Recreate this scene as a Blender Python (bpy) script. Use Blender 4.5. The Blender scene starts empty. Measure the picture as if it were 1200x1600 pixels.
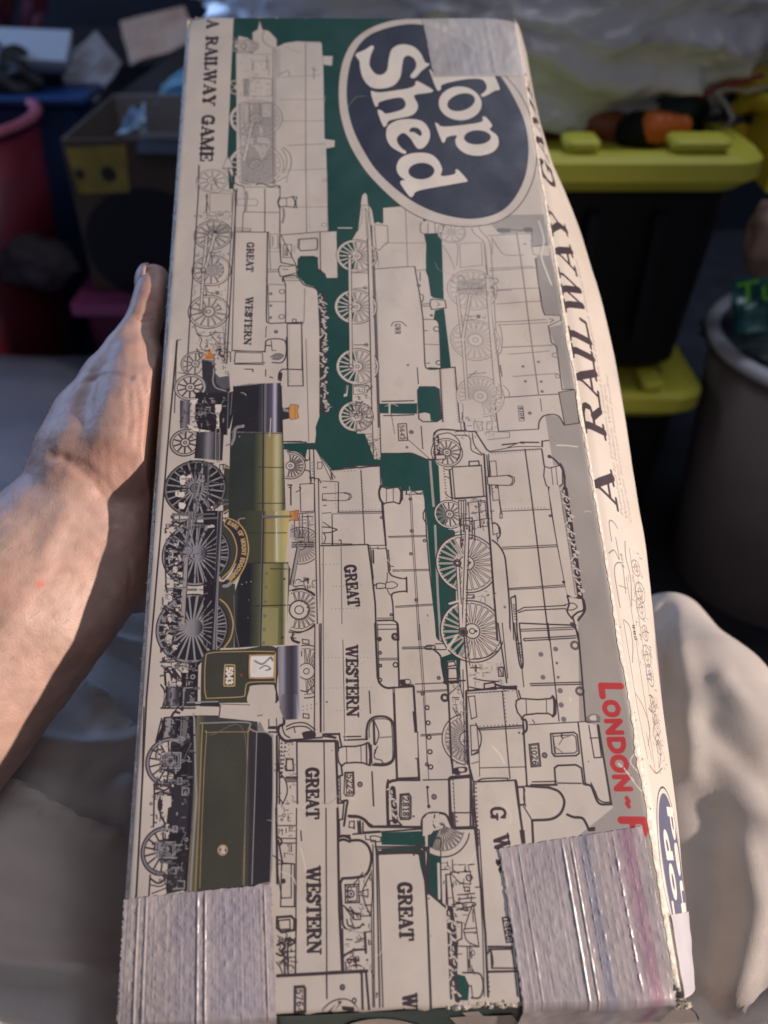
import bpy, bmesh, math, random
import numpy as np
from mathutils import Vector, Matrix, noise as mnoise
random.seed(7); rng = np.random.default_rng(7)
PI = math.pi
SC = bpy.context.scene
COL = SC.collection

# ------------------------------------------------------------------ camera
PITCH = math.radians(38.0)
CAM = np.array([0.0, 0.0, 1.05])
RX = np.array([1.0, 0.0, 0.0])
FW = np.array([0.0, math.cos(PITCH), -math.sin(PITCH)])
UP = np.array([0.0, math.sin(PITCH), math.cos(PITCH)])
FL = 1300.0
cd = bpy.data.cameras.new('camera'); cam = bpy.data.objects.new('camera', cd); COL.objects.link(cam)
cam.location = CAM; cam.rotation_euler = (PI/2 - PITCH, 0, 0)
cd.sensor_fit = 'HORIZONTAL'; cd.sensor_width = 36.0; cd.lens = 36.0*FL/1200.0
cd.clip_start = 0.02; cd.clip_end = 60.0
cd.dof.use_dof = True; cd.dof.focus_distance = 0.425; cd.dof.aperture_fstop = 7.6
SC.camera = cam

# ------------------------------------------------------------------ light
SC.view_settings.view_transform = 'Standard'; SC.view_settings.look = 'None'
SC.view_settings.exposure = 0.0; SC.view_settings.gamma = 1.0
SC.cycles.max_bounces = 6
world = bpy.data.worlds.new('World'); SC.world = world; world.use_nodes = True
wb = world.node_tree.nodes['Background']
wb.inputs[0].default_value = (0.50, 0.56, 0.80, 1); wb.inputs[1].default_value = 0.115

def area(name, loc, target, sx, sy, power, col):
    l = bpy.data.lights.new(name, 'AREA'); l.shape = 'RECTANGLE'; l.size = sx; l.size_y = sy
    l.energy = power; l.color = col
    o = bpy.data.objects.new(name, l); COL.objects.link(o); o.location = loc
    d = Vector(target) - Vector(loc); o.rotation_euler = d.to_track_quat('-Z', 'Y').to_euler()
    return o
# warm spot lamp from the right, cool window behind left
wl_ = bpy.data.lights.new('warm_lamp', 'SPOT'); wl_.energy = 445; wl_.color = (1.0, .82, .71); wl_.shadow_soft_size = .045
wl_.spot_size = math.radians(49); wl_.spot_blend = 1.0
wlo = bpy.data.objects.new('warm_lamp', wl_); COL.objects.link(wlo); wlo.location = (2.4, -.28, 1.47)
wlo.rotation_euler = (Vector((.16, .12, .58))-wlo.location).to_track_quat('-Z', 'Y').to_euler()
area('cool_window', (-2.6, 2.3, 2.1), (0.0, 1.0, 0.5), 1.6, 1.4, 58, (0.36, 0.56, 1.0))
area('background_fill', (0.75, 1.25, 2.55), (0.45, 1.35, 0.4), .7, .7, 10, (0.86, 0.90, 1.0))  # unseen fill lamp added to lift the dark right background
area('room_bounce', (0.3, -1.1, 2.3), (0, 0.3, 0.7), 1.6, 1.2, 3.2, (0.95, 0.84, 0.82))

# ------------------------------------------------------------------ helpers
def raydir(px, py):
    return (px-600)/FL*RX - (py-800)/FL*UP + FW
def W(px, py, d):
    return CAM + d*raydir(px, py)
def cv(v): return v[0]*RX - v[1]*UP + v[2]*FW

def tag(o, label=None, cat=None, group=None, kind=None):
    if label: o['label'] = label
    if cat: o['category'] = cat
    if group: o['group'] = group
    if kind: o['kind'] = kind
    return o
def empty(name, loc=(0, 0, 0), label=None, cat=None, group=None):
    o = bpy.data.objects.new(name, None); COL.objects.link(o); o.location = loc
    o.empty_display_size = .05
    bpy.context.view_layer.update()
    return tag(o, label, cat, group)
def mesh_obj(name, verts, faces, mat, parent=None, smooth=False, uvs=None):
    me = bpy.data.meshes.new(name)
    me.from_pydata([tuple(map(float, v)) for v in verts], [], faces)
    if smooth:
        me.polygons.foreach_set('use_smooth', [True]*len(me.polygons))
    if uvs is not None:
        ul = me.uv_layers.new(name='UVMap')
        li = np.empty(len(me.loops), dtype=np.int32); me.loops.foreach_get('vertex_index', li)
        ul.data.foreach_set('uv', np.asarray(uvs, dtype=np.float32)[li].ravel())
    me.update()
    o = bpy.data.objects.new(name, me); COL.objects.link(o)
    if mat: me.materials.append(mat)
    if parent is not None:
        o.parent = parent; o.matrix_parent_inverse = Matrix.Translation(-Vector(parent.location))
    return o
def bm_obj(name, bm, mat, parent=None, smooth=False):
    me = bpy.data.meshes.new(name); bm.to_mesh(me); bm.free()
    if smooth: me.polygons.foreach_set('use_smooth', [True]*len(me.polygons))
    o = bpy.data.objects.new(name, me); COL.objects.link(o)
    if mat: me.materials.append(mat)
    if parent is not None:
        o.parent = parent; o.matrix_parent_inverse = Matrix.Translation(-Vector(parent.location))
    return o
def grid_mesh(name, P, mat, parent=None, smooth=True, uv=None, thick=0, flip=False):
    """P: array (n,m,3) of points"""
    n, m, _ = P.shape
    idx = np.arange(n*m).reshape(n, m)
    f = np.stack([idx[:-1, :-1], idx[:-1, 1:], idx[1:, 1:], idx[1:, :-1]], -1).reshape(-1, 4)
    if flip: f = f[:, ::-1]
    uvs = uv.reshape(-1, 2) if uv is not None else None
    o = mesh_obj(name, P.reshape(-1, 3), f.tolist(), mat, parent, smooth, uvs)
    if thick:
        md = o.modifiers.new('s', 'SOLIDIFY'); md.thickness = thick; md.offset = -1
    return o

# ---- materials
def mat(name, col, rough=.6, metal=0, spec=.5, bump=0, bscale=200, var=0, vscale=8, col2=None, sss=0, alpha=1, coat=0, sheen=0, detail=4):
    m = bpy.data.materials.new(name); m.use_nodes = True
    nt = m.node_tree; b = nt.nodes['Principled BSDF']
    b.inputs['Base Color'].default_value = (*col, 1); b.inputs['Roughness'].default_value = rough
    b.inputs['Metallic'].default_value = metal; b.inputs['Specular IOR Level'].default_value = spec
    if coat: b.inputs['Coat Weight'].default_value = coat; b.inputs['Coat Roughness'].default_value = .25
    if sheen: b.inputs['Sheen Weight'].default_value = sheen
    if alpha < 1: b.inputs['Alpha'].default_value = alpha
    if sss:
        b.inputs['Subsurface Weight'].default_value = sss
        b.inputs['Subsurface Radius'].default_value = (.012, .005, .003); b.inputs['Subsurface Scale'].default_value = .6
    tc = nt.nodes.new('ShaderNodeTexCoord')
    if var or col2:
        n = nt.nodes.new('ShaderNodeTexNoise'); n.inputs['Scale'].default_value = vscale; n.inputs['Detail'].default_value = detail
        nt.links.new(tc.outputs['Object'], n.inputs['Vector'])
        r = nt.nodes.new('ShaderNodeValToRGB')
        c2 = col2 or tuple(max(0, c*(1-var)) for c in col)
        r.color_ramp.elements[0].position = .35; r.color_ramp.elements[1].position = .65
        r.color_ramp.elements[0].color = (*c2, 1); r.color_ramp.elements[1].color = (*col, 1)
        nt.links.new(n.outputs['Fac'], r.inputs['Fac']); nt.links.new(r.outputs['Color'], b.inputs['Base Color'])
    if bump:
        n = nt.nodes.new('ShaderNodeTexNoise'); n.inputs['Scale'].default_value = bscale; n.inputs['Detail'].default_value = 5
        nt.links.new(tc.outputs['Object'], n.inputs['Vector'])
        bp = nt.nodes.new('ShaderNodeBump'); bp.inputs['Strength'].default_value = bump; bp.inputs['Distance'].default_value = .002
        nt.links.new(n.outputs['Fac'], bp.inputs['Height']); nt.links.new(bp.outputs['Normal'], b.inputs['Normal'])
    return m

# ------------------------------------------------------------------ the box frame
QUAD = np.array([[293, 26], [805, 28], [1066, 1562], [182, 1597]], float)
BW, BD = 0.24, 0.036
def homog(src, dst):
    A = []
    for (u, v), (x, y) in zip(src, dst):
        A.append([u, v, 1, 0, 0, 0, -x*u, -x*v, -x]); A.append([0, 0, 0, u, v, 1, -y*u, -y*v, -y])
    return np.linalg.svd(np.array(A))[2][-1].reshape(3, 3)
_H = homog([(0, 0), (1, 0), (1, 1), (0, 1)], QUAD)
_M = np.linalg.inv(np.array([[FL, 0, 600], [0, FL, 800], [0, 0, 1]])) @ _H
if _M[2, 2] < 0: _M = -_M
_M *= BW/np.linalg.norm(_M[:, 0])
BA, BB, BO = cv(_M[:, 0]), cv(_M[:, 1]), CAM + cv(_M[:, 2])   # width vector, length vector, top-left corner
BL = float(np.linalg.norm(BB))
BN = np.cross(BA, BB); BN /= np.linalg.norm(BN)
if BN @ FW < 0: BN = -BN                                    # points away from the viewer, into the box
def box(u, v, d=0.0):
    """point of the box: u across, v down the length, d metres below its front"""
    u = np.asarray(u, float)[..., None]; v = np.asarray(v, float)[..., None]; d = np.asarray(d, float)[..., None]
    return BO + u*BA + v*BB + d*BN
def BX(px, py, d):
    r = raydir(px, py); t = ((BO + d*BN - CAM) @ BN)/(r @ BN); return CAM + t*r
_HI = np.linalg.inv(_H)
def px2uv(p):
    p = np.asarray(p, float); q = np.c_[p, np.ones(len(p))] @ _HI.T
    return q[:, :2]/q[:, 2:]
def proj(P):
    r = np.asarray(P) - CAM; z = r @ FW
    return np.stack([600 + FL*(r @ RX)/z, 800 - FL*(r @ UP)/z], -1)
# ------------------------------------------------------------------ printed artwork, painted into the panel's own coordinates
TW, TH = 1240, 3250
def _lin(c): c = np.asarray(c, float)/255; return np.where(c <= .04045, c/12.92, ((c+.055)/1.055)**2.4)
PAPER = np.array([.60, .555, .505])
def ink(r, g, b): return np.clip(_lin((r, g, b))/_lin((152, 138, 129))*PAPER, .004, .8)
INK = dict(k=ink(48, 38, 42), g=ink(95, 84, 82), p=PAPER, G=ink(22, 50, 46), n=ink(37, 38, 50), r=ink(138, 40, 42), m=ink(120, 110, 106),
           o=ink(158, 108, 56), b=ink(40, 36, 40), d=ink(30, 26, 30), y=ink(116, 109, 76), c=ink(140, 112, 76), s=ink(112, 105, 106),
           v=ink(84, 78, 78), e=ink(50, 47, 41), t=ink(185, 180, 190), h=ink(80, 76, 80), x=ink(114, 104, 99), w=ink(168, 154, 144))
class Canvas:
    def __init__(s, w, h, tf):
        s.a = np.empty((h, w, 3), np.float32); s.a[:] = PAPER; s.w, s.h, s.tf = w, h, tf; s.x0, s.y0, s.s = 0, 0, 1
    def crop(s, x0, y0, k): s.x0, s.y0, s.s = x0, y0, k
    def T(s, pts):
        p = np.asarray(pts, float).reshape(-1, 2)/s.s + (s.x0, s.y0)
        return s.tf(p)
    def blend(s, x0, y0, cov, col):
        h, w = cov.shape; v = s.a[y0:y0+h, x0:x0+w]; v += (np.asarray(col, np.float32)-v)*cov[..., None].astype(np.float32)
    def stroke(s, P, w, col, al=1.0):
        if w < 6: w = w*1.38
        for (ax, ay), (bx, by) in zip(P[:-1], P[1:]):
            r = w/2+1
            x0, x1 = max(0, int(min(ax, bx)-r)), min(s.w, int(max(ax, bx)+r)+2)
            y0, y1 = max(0, int(min(ay, by)-r)), min(s.h, int(max(ay, by)+r)+2)
            if x1 <= x0 or y1 <= y0: continue
            X, Y = np.meshgrid(np.arange(x0, x1)+.5, np.arange(y0, y1)+.5)
            dx, dy = bx-ax, by-ay; L = dx*dx+dy*dy+1e-9
            t = np.clip(((X-ax)*dx+(Y-ay)*dy)/L, 0, 1)
            d = np.hypot(X-ax-t*dx, Y-ay-t*dy)
            s.blend(x0, y0, np.clip(w/2+.5-d, 0, 1)*al, col)
    def cover(s, polys):
        allp = np.concatenate(polys)
        x0, y0 = np.maximum(np.floor(allp.min(0)).astype(int)-1, 0); x1, y1 = np.ceil(allp.max(0)).astype(int)+2
        x1, y1 = min(x1, s.w), min(y1, s.h)
        if x1 <= x0 or y1 <= y0: return None
        SS = 3; W_ = x1-x0; cov = np.zeros((y1-y0, W_+1), np.float32)
        A = np.concatenate(polys); B = np.concatenate([np.roll(p, -1, 0) for p in polys])
        for j in range((y1-y0)*SS):
            y = y0+(j+.5)/SS
            m = (A[:, 1] <= y) != (B[:, 1] <= y)
            if not m.any(): continue
            a, b = A[m], B[m]
            xs = np.sort(a[:, 0]+(y-a[:, 1])/(b[:, 1]-a[:, 1])*(b[:, 0]-a[:, 0]))-x0
            row = cov[j//SS]
            for l, r in zip(xs[::2], xs[1::2]):
                l = min(max(l, 0), W_); r = min(max(r, 0), W_)
                if r <= l: continue
                il, ir = int(l), int(r)
                if il == ir: row[il] += r-l
                else:
                    row[il] += il+1-l; row[il+1:ir] += 1
                    row[ir] += r-ir
        return x0, y0, np.minimum(cov[:, :W_]/SS, 1)
    def fill(s, polys, col, al=1.0):
        c = s.cover(polys)
        if c is None: return
        x0, y0, cov = c
        s.blend(x0, y0, cov*al, col)
    def gfill(s, P, stops, al=1.0):
        """airbrushed fill: stops = [(x in texels, colour)]"""
        c = s.cover([P])
        x0, y0, cov = c; X = np.arange(x0, x0+cov.shape[1])+.5
        st = sorted(stops, key=lambda q: q[0]); xs = [q[0] for q in st]
        colr = np.stack([np.interp(X, xs, [q[1][k] for q in st]) for k in range(3)], -1)
        h, w = cov.shape; v = s.a[y0:y0+h, x0:x0+w]; v += (colr[None]-v)*cov[..., None]*al
    def run(s, txt):
        for line in txt.strip().splitlines():
            line = line.strip()
            if not line or line[0] == '#': continue
            head, *pt = line.split(); q = head.split(','); op = q[0]
            colr = INK[q[1]] if len(q) > 1 and q[1] else INK['k']; w = float(q[2]) if len(q) > 2 and q[2] else 1.8
            al = float(q[3]) if len(q) > 3 else 1.0
            pts = [tuple(map(float, z.split(','))) for z in pt]
            if op == 'l': s.stroke(s.T(pts), w, colr, al)
            elif op == 'c': P = s.T(pts); s.stroke(np.r_[P, P[:1]], w, colr, al)
            elif op == 's': s.stroke(spline(s.T(pts)), w, colr, al)
            elif op == 'S': P = spline(s.T(pts), True); s.stroke(np.r_[P, P[:1]], w, colr, al)
            elif op == 'f': s.fill([s.T(pts)], colr, al)
            elif op == 'F': s.fill([spline(s.T(pts), True)], colr, al)
            elif op == 'b': P = s.T(pts); s.fill([P], INK['p'] if w < 9 else INK['p'], 1); s.stroke(np.r_[P, P[:1]], w, colr)
            elif op == 'o':
                for x, y, r in pts:
                    c, R = s.cr(x, y, r); s.stroke(circ(c, R), w, colr, al)
            elif op == 'O':
                for x, y, r in pts:
                    c, R = s.cr(x, y, r); s.fill([circ(c, R)], colr, al)
            elif op == 'd':      # dotted line: rivets
                P = s.T(pts)
                for a, b in zip(P[:-1], P[1:]):
                    n = max(1, int(np.linalg.norm(b-a)/9))
                    for k in range(n):
                        z = a+(b-a)*k/n; s.stroke([z, z+.01], w, colr, al)
            elif op == 'z': s.coal(s.T(pts), w)
    def clutter(s, poly, n, cols, seed=0, ln=9, w=2.2, al=.9):
        """small printed machinery: short bars, rings and curls inside a polygon"""
        P = s.T(poly); r = np.random.default_rng(seed); lo, hi = P.min(0), P.max(0); k = 0; A, B = P, np.roll(P, -1, 0)
        for _ in range(n*6):
            z = lo+(hi-lo)*r.random(2); m = (A[:, 1] <= z[1]) != (B[:, 1] <= z[1])
            xs = A[m, 0]+(z[1]-A[m, 1])/(B[m, 1]-A[m, 1])*(B[m, 0]-A[m, 0])
            if (xs < z[0]).sum() % 2 == 0: continue
            k += 1
            if k > n: break
            c = INK[cols[r.integers(len(cols))]]; t = r.random(); L = ln*r.uniform(.4, 1.5)
            if t < .4: s.stroke([z, z+(L, r.normal(0, 1))], w*r.uniform(.6, 1.5), c, al)
            elif t < .7: s.stroke([z, z+(r.normal(0, 1), L)], w*r.uniform(.6, 1.5), c, al)
            elif t < .85: s.stroke(circ(z, L*.35, 14), w*.7, c, al)
            else: s.stroke(spline(z+np.array([(0, 0), (L*.4, L*.5), (L*.1, L), (L*.8, L*1.1)])), w*.8, c, al)
    def cr(s, x, y, r):
        P = s.T([(x, y), (x, y-r), (x, y+r)]); return P[0], np.linalg.norm(P[2]-P[1])/2
    def coal(s, P, w):
        r = np.random.default_rng(3)
        for a, b in zip(P[:-1], P[1:]):
            n = max(2, int(np.linalg.norm(b-a)/7)); t = (b-a)/n; nn = np.array([t[1], -t[0]])/np.linalg.norm(t)
            s.stroke([a, b], w, INK['k'])
            for k in range(n):
                z = a+t*k+nn*r.uniform(-.55, .55)*w
                q = [z+r.normal(0, w*.22, 2) for _ in range(4)]
                s.stroke(spline(np.array(q)), 2.0, INK['p'] if r.random() < .75 else INK['m'])
    def wheel(s, x, y, r, n=14, hub=.3, col='k', w=2.0, tyre=.12, a0=0, a1=360, body=None, spoke=1.5, cw=None, al=1):
        """spoked wheel seen square on; angles measured in the panel plane"""
        c, R = s.cr(x, y, r); col_ = INK[col]
        A = np.radians(np.linspace(a0, a1, 60)); u = np.stack([np.cos(A), np.sin(A)], -1)
        if body: s.fill([np.r_[c+u*R, [c]] if a1-a0 < 360 else c+u*R], INK[body], al)
        mid = c+u*R*(1-tyre/2)
        if tyre > .02:
            s.stroke(mid, R*tyre, INK['p'] if body != 'd' else INK['v'])
        s.stroke(c+u*R, w, col_, al); s.stroke(c+u*R*(1-tyre), w*.7, col_, al)
        for k in range(n):
            a = math.radians(a0+(k+.5)*(a1-a0)/n); v = np.array([math.cos(a), math.sin(a)]); q = np.array([-v[1], v[0]])
            if body == 'd': s.stroke([c+v*R*hub, c+v*R*(1-tyre)], spoke*2.0, INK['s'])
            else:
                s.stroke([c+v*R*hub, c+v*R*(1-tyre)], R*.05+2, INK['p'])
                for e in (-1, 1): s.stroke([c+v*R*hub+q*e*R*.035, c+v*R*(1-tyre)+q*e*R*.022], spoke, col_, al)
        s.fill([circ(c, R*hub)], INK['p'] if body != 'd' else INK['v']); s.stroke(circ(c, R*hub), w*.8, col_, al)
        s.stroke(circ(c, R*hub*.35), w*.7, col_, al)
        if cw:
            A = np.radians(np.linspace(cw[0], cw[1], 20)); v = np.stack([np.cos(A), np.sin(A)], -1)
            s.fill([np.r_[c+v*R*(1-tyre), (c+v*R*.62)[::-1]]], INK['v' if body == 'd' else 'p']); s.stroke(c+v*R*.62, w*.8, col_, al)
    def text(s, t, a, b, h, col='k', font=None, track=0, shear=0, al=1, bold=1.0):
        bold *= 1.4 if font == 'sans' else 1.55 if h > 18 else 1.12
        """slab letters along baseline a->b (current crop coordinates), height h in texels"""
        P = s.T([a, b]); d = P[1]-P[0]; L = np.linalg.norm(d); e = d/L; up = np.array([e[1], -e[0]])
        adv = [(SANS if font == 'sans' else SLAB).get(ch, (.5, []))[0] for ch in t]
        tot = sum(adv)+track*(len(t)-1); k = L/tot; x = 0
        for ch, w in zip(t, adv):
            for st in (SANS if font == 'sans' else SLAB).get(ch, (0, []))[1]:
                wd = st[0]; pp = np.array(st[1], float)
                if len(pp) > 3 and st[0] > 0: pp = spline(pp, False, 5)
                q = P[0]+np.outer((x+pp[:, 0])*k+pp[:, 1]*h*shear, e)+np.outer(pp[:, 1]*h, up)
                s.stroke(q, abs(wd)*h*bold, INK[col], al)
            x += w+track
def circ(c, R, n=40):
    A = np.linspace(0, 2*PI, n); return np.asarray(c)+np.stack([np.cos(A), np.sin(A)], -1)*R
def spline(P, closed=False, n=6):
    P = np.asarray(P, float)
    if len(P) < 3: return P
    Q = np.r_[P[-1:], P, P[:2]] if closed else np.r_[2*P[:1]-P[1:2], P, 2*P[-1:]-P[-2:-1]]
    t = np.linspace(0, 1, n, endpoint=False)[:, None]; out = []
    for i in range(1, len(Q)-2):
        a, b, c, d = Q[i-1], Q[i], Q[i+1], Q[i+2]
        out.append(.5*(2*b+(c-a)*t+(2*a-5*b+4*c-d)*t*t+(3*b-a-3*c+d)*t**3))
    out = np.concatenate(out)
    return out if closed else np.r_[out, P[-1:]]
# --- a slab letter = (advance, [(stroke width, points)]); widths < 0 keep straight segments
def _st(x, w=.17, y0=0, y1=1, sw=.17):
    return [(w, [(x, y0+.05), (x, y1-.05)])] + [(.07, [(x-sw, y), (x+sw, y)]) for y in ((y0+.035,) if y1 < 1 else (y0+.035, y1-.035))]
SLAB = {
 'A': (.92, [(-.07, [(.14, .03), (.44, .97)]), (-.17, [(.46, .92), (.76, .05)]), (-.07, [(.25, .33), (.62, .33)]), (-.07, [(.02, .035), (.28, .035)]), (-.07, [(.58, .035), (.92, .035)])]),
 'R': (.95, _st(.22)+[(.08, [(.22, .96), (.5, .96), (.7, .85), (.74, .74), (.68, .6), (.5, .52), (.22, .52)]), (-.13, [(.7, .84), (.7, .64)]), (-.15, [(.5, .5), (.74, .08)]), (-.07, [(.72, .035), (.92, .035)])]),
 'I': (.46, _st(.23)), 'L': (.82, _st(.22)+[(-.07, [(.22, .035), (.74, .035)]), (-.09, [(.74, .05), (.76, .3)])]),
 'W': (1.25, [(-.16, [(.16, .95), (.4, .05)]), (-.07, [(.42, .05), (.62, .93)]), (-.16, [(.6, .95), (.84, .05)]), (-.07, [(.86, .05), (1.08, .95)]), (-.07, [(0, .965), (.32, .965)]), (-.07, [(.48, .965), (.74, .965)]), (-.07, [(.96, .965), (1.22, .965)])]),
 'Y': (.95, [(-.16, [(.18, .95), (.47, .45)]), (-.07, [(.78, .95), (.49, .45)]), (-.17, [(.47, .48), (.47, .05)]), (-.07, [(.02, .965), (.36, .965)]), (-.07, [(.64, .965), (.92, .965)]), (-.07, [(.3, .035), (.64, .035)])]),
 'G': (.98, [(.12, [(.76, .76), (.62, .93), (.45, .96), (.25, .86), (.15, .5), (.25, .14), (.45, .04), (.64, .1), (.74, .25)]), (-.1, [(.17, .65), (.17, .35)]), (-.15, [(.75, .4), (.75, .06)]), (-.07, [(.56, .42), (.93, .42)]), (-.06, [(.79, .95), (.79, .68)])]),
 'M': (1.15, [(-.07, [(.16, .05), (.16, .95)]), (-.16, [(.2, .93), (.54, .08)]), (-.07, [(.54, .08), (.88, .95)]), (-.17, [(.92, .95), (.92, .05)]), (-.07, [(0, .035), (.32, .035)]), (-.07, [(.74, .035), (1.1, .035)]), (-.07, [(0, .965), (.24, .965)]), (-.07, [(.86, .965), (1.1, .965)])]),
 'E': (.86, _st(.22)+[(-.07, [(.22, .035), (.76, .035)]), (-.07, [(.22, .965), (.74, .965)]), (-.07, [(.22, .5), (.56, .5)]), (-.08, [(.76, .05), (.78, .3)]), (-.08, [(.74, .95), (.76, .72)]), (-.08, [(.56, .62), (.56, .38)])]),
 'T': (.9, [(-.17, [(.45, .05), (.45, .95)]), (-.07, [(.26, .035), (.64, .035)]), (-.07, [(.06, .965), (.84, .965)]), (-.08, [(.07, .96), (.05, .7)]), (-.08, [(.83, .96), (.85, .7)])]),
 'S': (.78, [(.15, [(.62, .74), (.52, .9), (.38, .94), (.2, .88), (.17, .72), (.3, .58), (.52, .45), (.6, .28), (.52, .1), (.36, .05), (.2, .12), (.12, .28)]), (-.06, [(.66, .97), (.66, .7)]), (-.06, [(.09, .03), (.09, .3)])]),
 'N': (1.02, [(-.07, [(.18, .05), (.18, .95)]), (-.17, [(.22, .92), (.78, .08)]), (-.07, [(.82, .05), (.82, .95)]), (-.07, [(.02, .035), (.34, .035)]), (-.07, [(.02, .965), (.3, .965)]), (-.07, [(.66, .965), (.98, .965)])]),
 'D': (.98, _st(.22)+[(.08, [(.22, .96), (.5, .95), (.75, .8), (.82, .5), (.75, .2), (.5, .05), (.22, .04)]), (-.14, [(.8, .7), (.8, .3)])]),
 'P': (.88, _st(.22)+[(.08, [(.22, .96), (.5, .96), (.7, .87), (.76, .72), (.68, .55), (.5, .47), (.22, .47)]), (-.13, [(.72, .84), (.72, .6)])]),
 'O': (1.0, [(.12, [(.5, .96), (.22, .85), (.12, .5), (.22, .15), (.5, .04), (.78, .15), (.88, .5), (.78, .85), (.5, .96)])]),
 'U': (1.0, [(.12, [(.2, .95), (.2, .35), (.3, .08), (.5, .04), (.7, .1), (.8, .35), (.8, .95)]), (-.07, [(.02, .965), (.38, .965)]), (-.07, [(.64, .965), (.96, .965)])]),
 'C': (.9, [(.12, [(.76, .76), (.62, .93), (.45, .96), (.25, .86), (.15, .5), (.25, .14), (.45, .04), (.64, .1), (.76, .27)])]),
 'B': (.9, _st(.22)+[(.1, [(.22, .96), (.55, .94), (.68, .74), (.5, .54), (.22, .52)]), (.1, [(.5, .52), (.76, .4), (.76, .15), (.55, .04), (.22, .04)])]),
 'F': (.84, _st(.22)+[(-.07, [(.22, .965), (.74, .965)]), (-.07, [(.22, .5), (.56, .5)]), (-.08, [(.74, .95), (.76, .7)])]),
 '-': (.6, [(-.14, [(.1, .42), (.5, .42)])]), ' ': (.7, []),
 '0': (.8, [(.14, [(.4, .93), (.2, .8), (.15, .5), (.2, .2), (.4, .07), (.6, .2), (.65, .5), (.6, .8), (.4, .93)])]),
 '1': (.6, [(-.16, [(.32, .05), (.32, .95)]), (-.09, [(.12, .05), (.52, .05)]), (-.09, [(.12, .8), (.32, .95)])]),
 '2': (.8, [(.13, [(.15, .75), (.25, .93), (.5, .93), (.62, .75), (.5, .5), (.2, .15), (.14, .08)]), (-.14, [(.12, .08), (.68, .08)])]),
 '3': (.8, [(.13, [(.15, .85), (.4, .95), (.62, .75), (.4, .53), (.65, .3), (.4, .06), (.13, .16)])]),
 '4': (.8, [(-.14, [(.55, .05), (.55, .95)]), (-.1, [(.55, .93), (.1, .3)]), (-.1, [(.1, .3), (.72, .3)])]),
 '5': (.8, [(.13, [(.18, .52), (.4, .6), (.64, .45), (.62, .2), (.4, .06), (.14, .14)]), (-.12, [(.18, .52), (.2, .93)]), (-.13, [(.2, .92), (.62, .92)])]),
 '6': (.8, [(.13, [(.6, .85), (.4, .94), (.2, .7), (.15, .35), (.35, .07), (.6, .15), (.65, .38), (.45, .55), (.2, .42)])]),
 '7': (.8, [(-.13, [(.12, .92), (.66, .92)]), (-.15, [(.64, .9), (.3, .05)]), (-.08, [(.12, .92), (.12, .75)])]),
 '8': (.8, [(.13, [(.4, .94), (.2, .78), (.3, .56), (.6, .3), (.55, .1), (.4, .06), (.2, .12), (.18, .32), (.5, .56), (.6, .78), (.4, .94)])]),
 '9': (.8, [(.13, [(.2, .12), (.45, .06), (.62, .35), (.64, .68), (.45, .94), (.22, .88), (.16, .65), (.35, .46), (.6, .58)])]),
}
SANS = {
 'L': (.68, [(-.24, [(.18, .12), (.18, .9)]), (-.24, [(.18, .12), (.56, .12)])]),
 'O': (.98, [(.22, [(.49, .88), (.24, .76), (.16, .5), (.24, .24), (.49, .12), (.74, .24), (.82, .5), (.74, .76), (.49, .88)])]),
 'N': (.92, [(-.2, [(.16, .1), (.16, .9)]), (-.24, [(.18, .86), (.74, .14)]), (-.2, [(.76, .1), (.76, .9)])]),
 'D': (.92, [(-.22, [(.18, .12), (.18, .88)]), (.22, [(.18, .88), (.5, .86), (.74, .7), (.78, .5), (.74, .3), (.5, .14), (.18, .12)])]),
 'P': (.8, [(-.24, [(.18, .05), (.18, .88)]), (.2, [(.18, .88), (.5, .88), (.68, .78), (.7, .65), (.62, .5), (.42, .44), (.18, .44)])]),
 'A': (.95, [(-.2, [(.1, .08), (.44, .9)]), (-.22, [(.46, .9), (.82, .08)]), (-.16, [(.25, .32), (.66, .32)])]),
 'I': (.4, [(-.24, [(.2, .1), (.2, .9)])]), 'G': (.95, [(.2, [(.76, .72), (.5, .88), (.22, .75), (.14, .5), (.22, .24), (.5, .12), (.74, .22), (.76, .44)]), (-.18, [(.5, .46), (.8, .46)])]),
 'T': (.85, [(-.22, [(.42, .1), (.42, .86)]), (-.2, [(.08, .88), (.76, .88)])]), '-': (.7, [(-.16, [(.12, .46), (.3, .54), (.42, .44), (.58, .52)])]), ' ': (.3, []),
}
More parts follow.
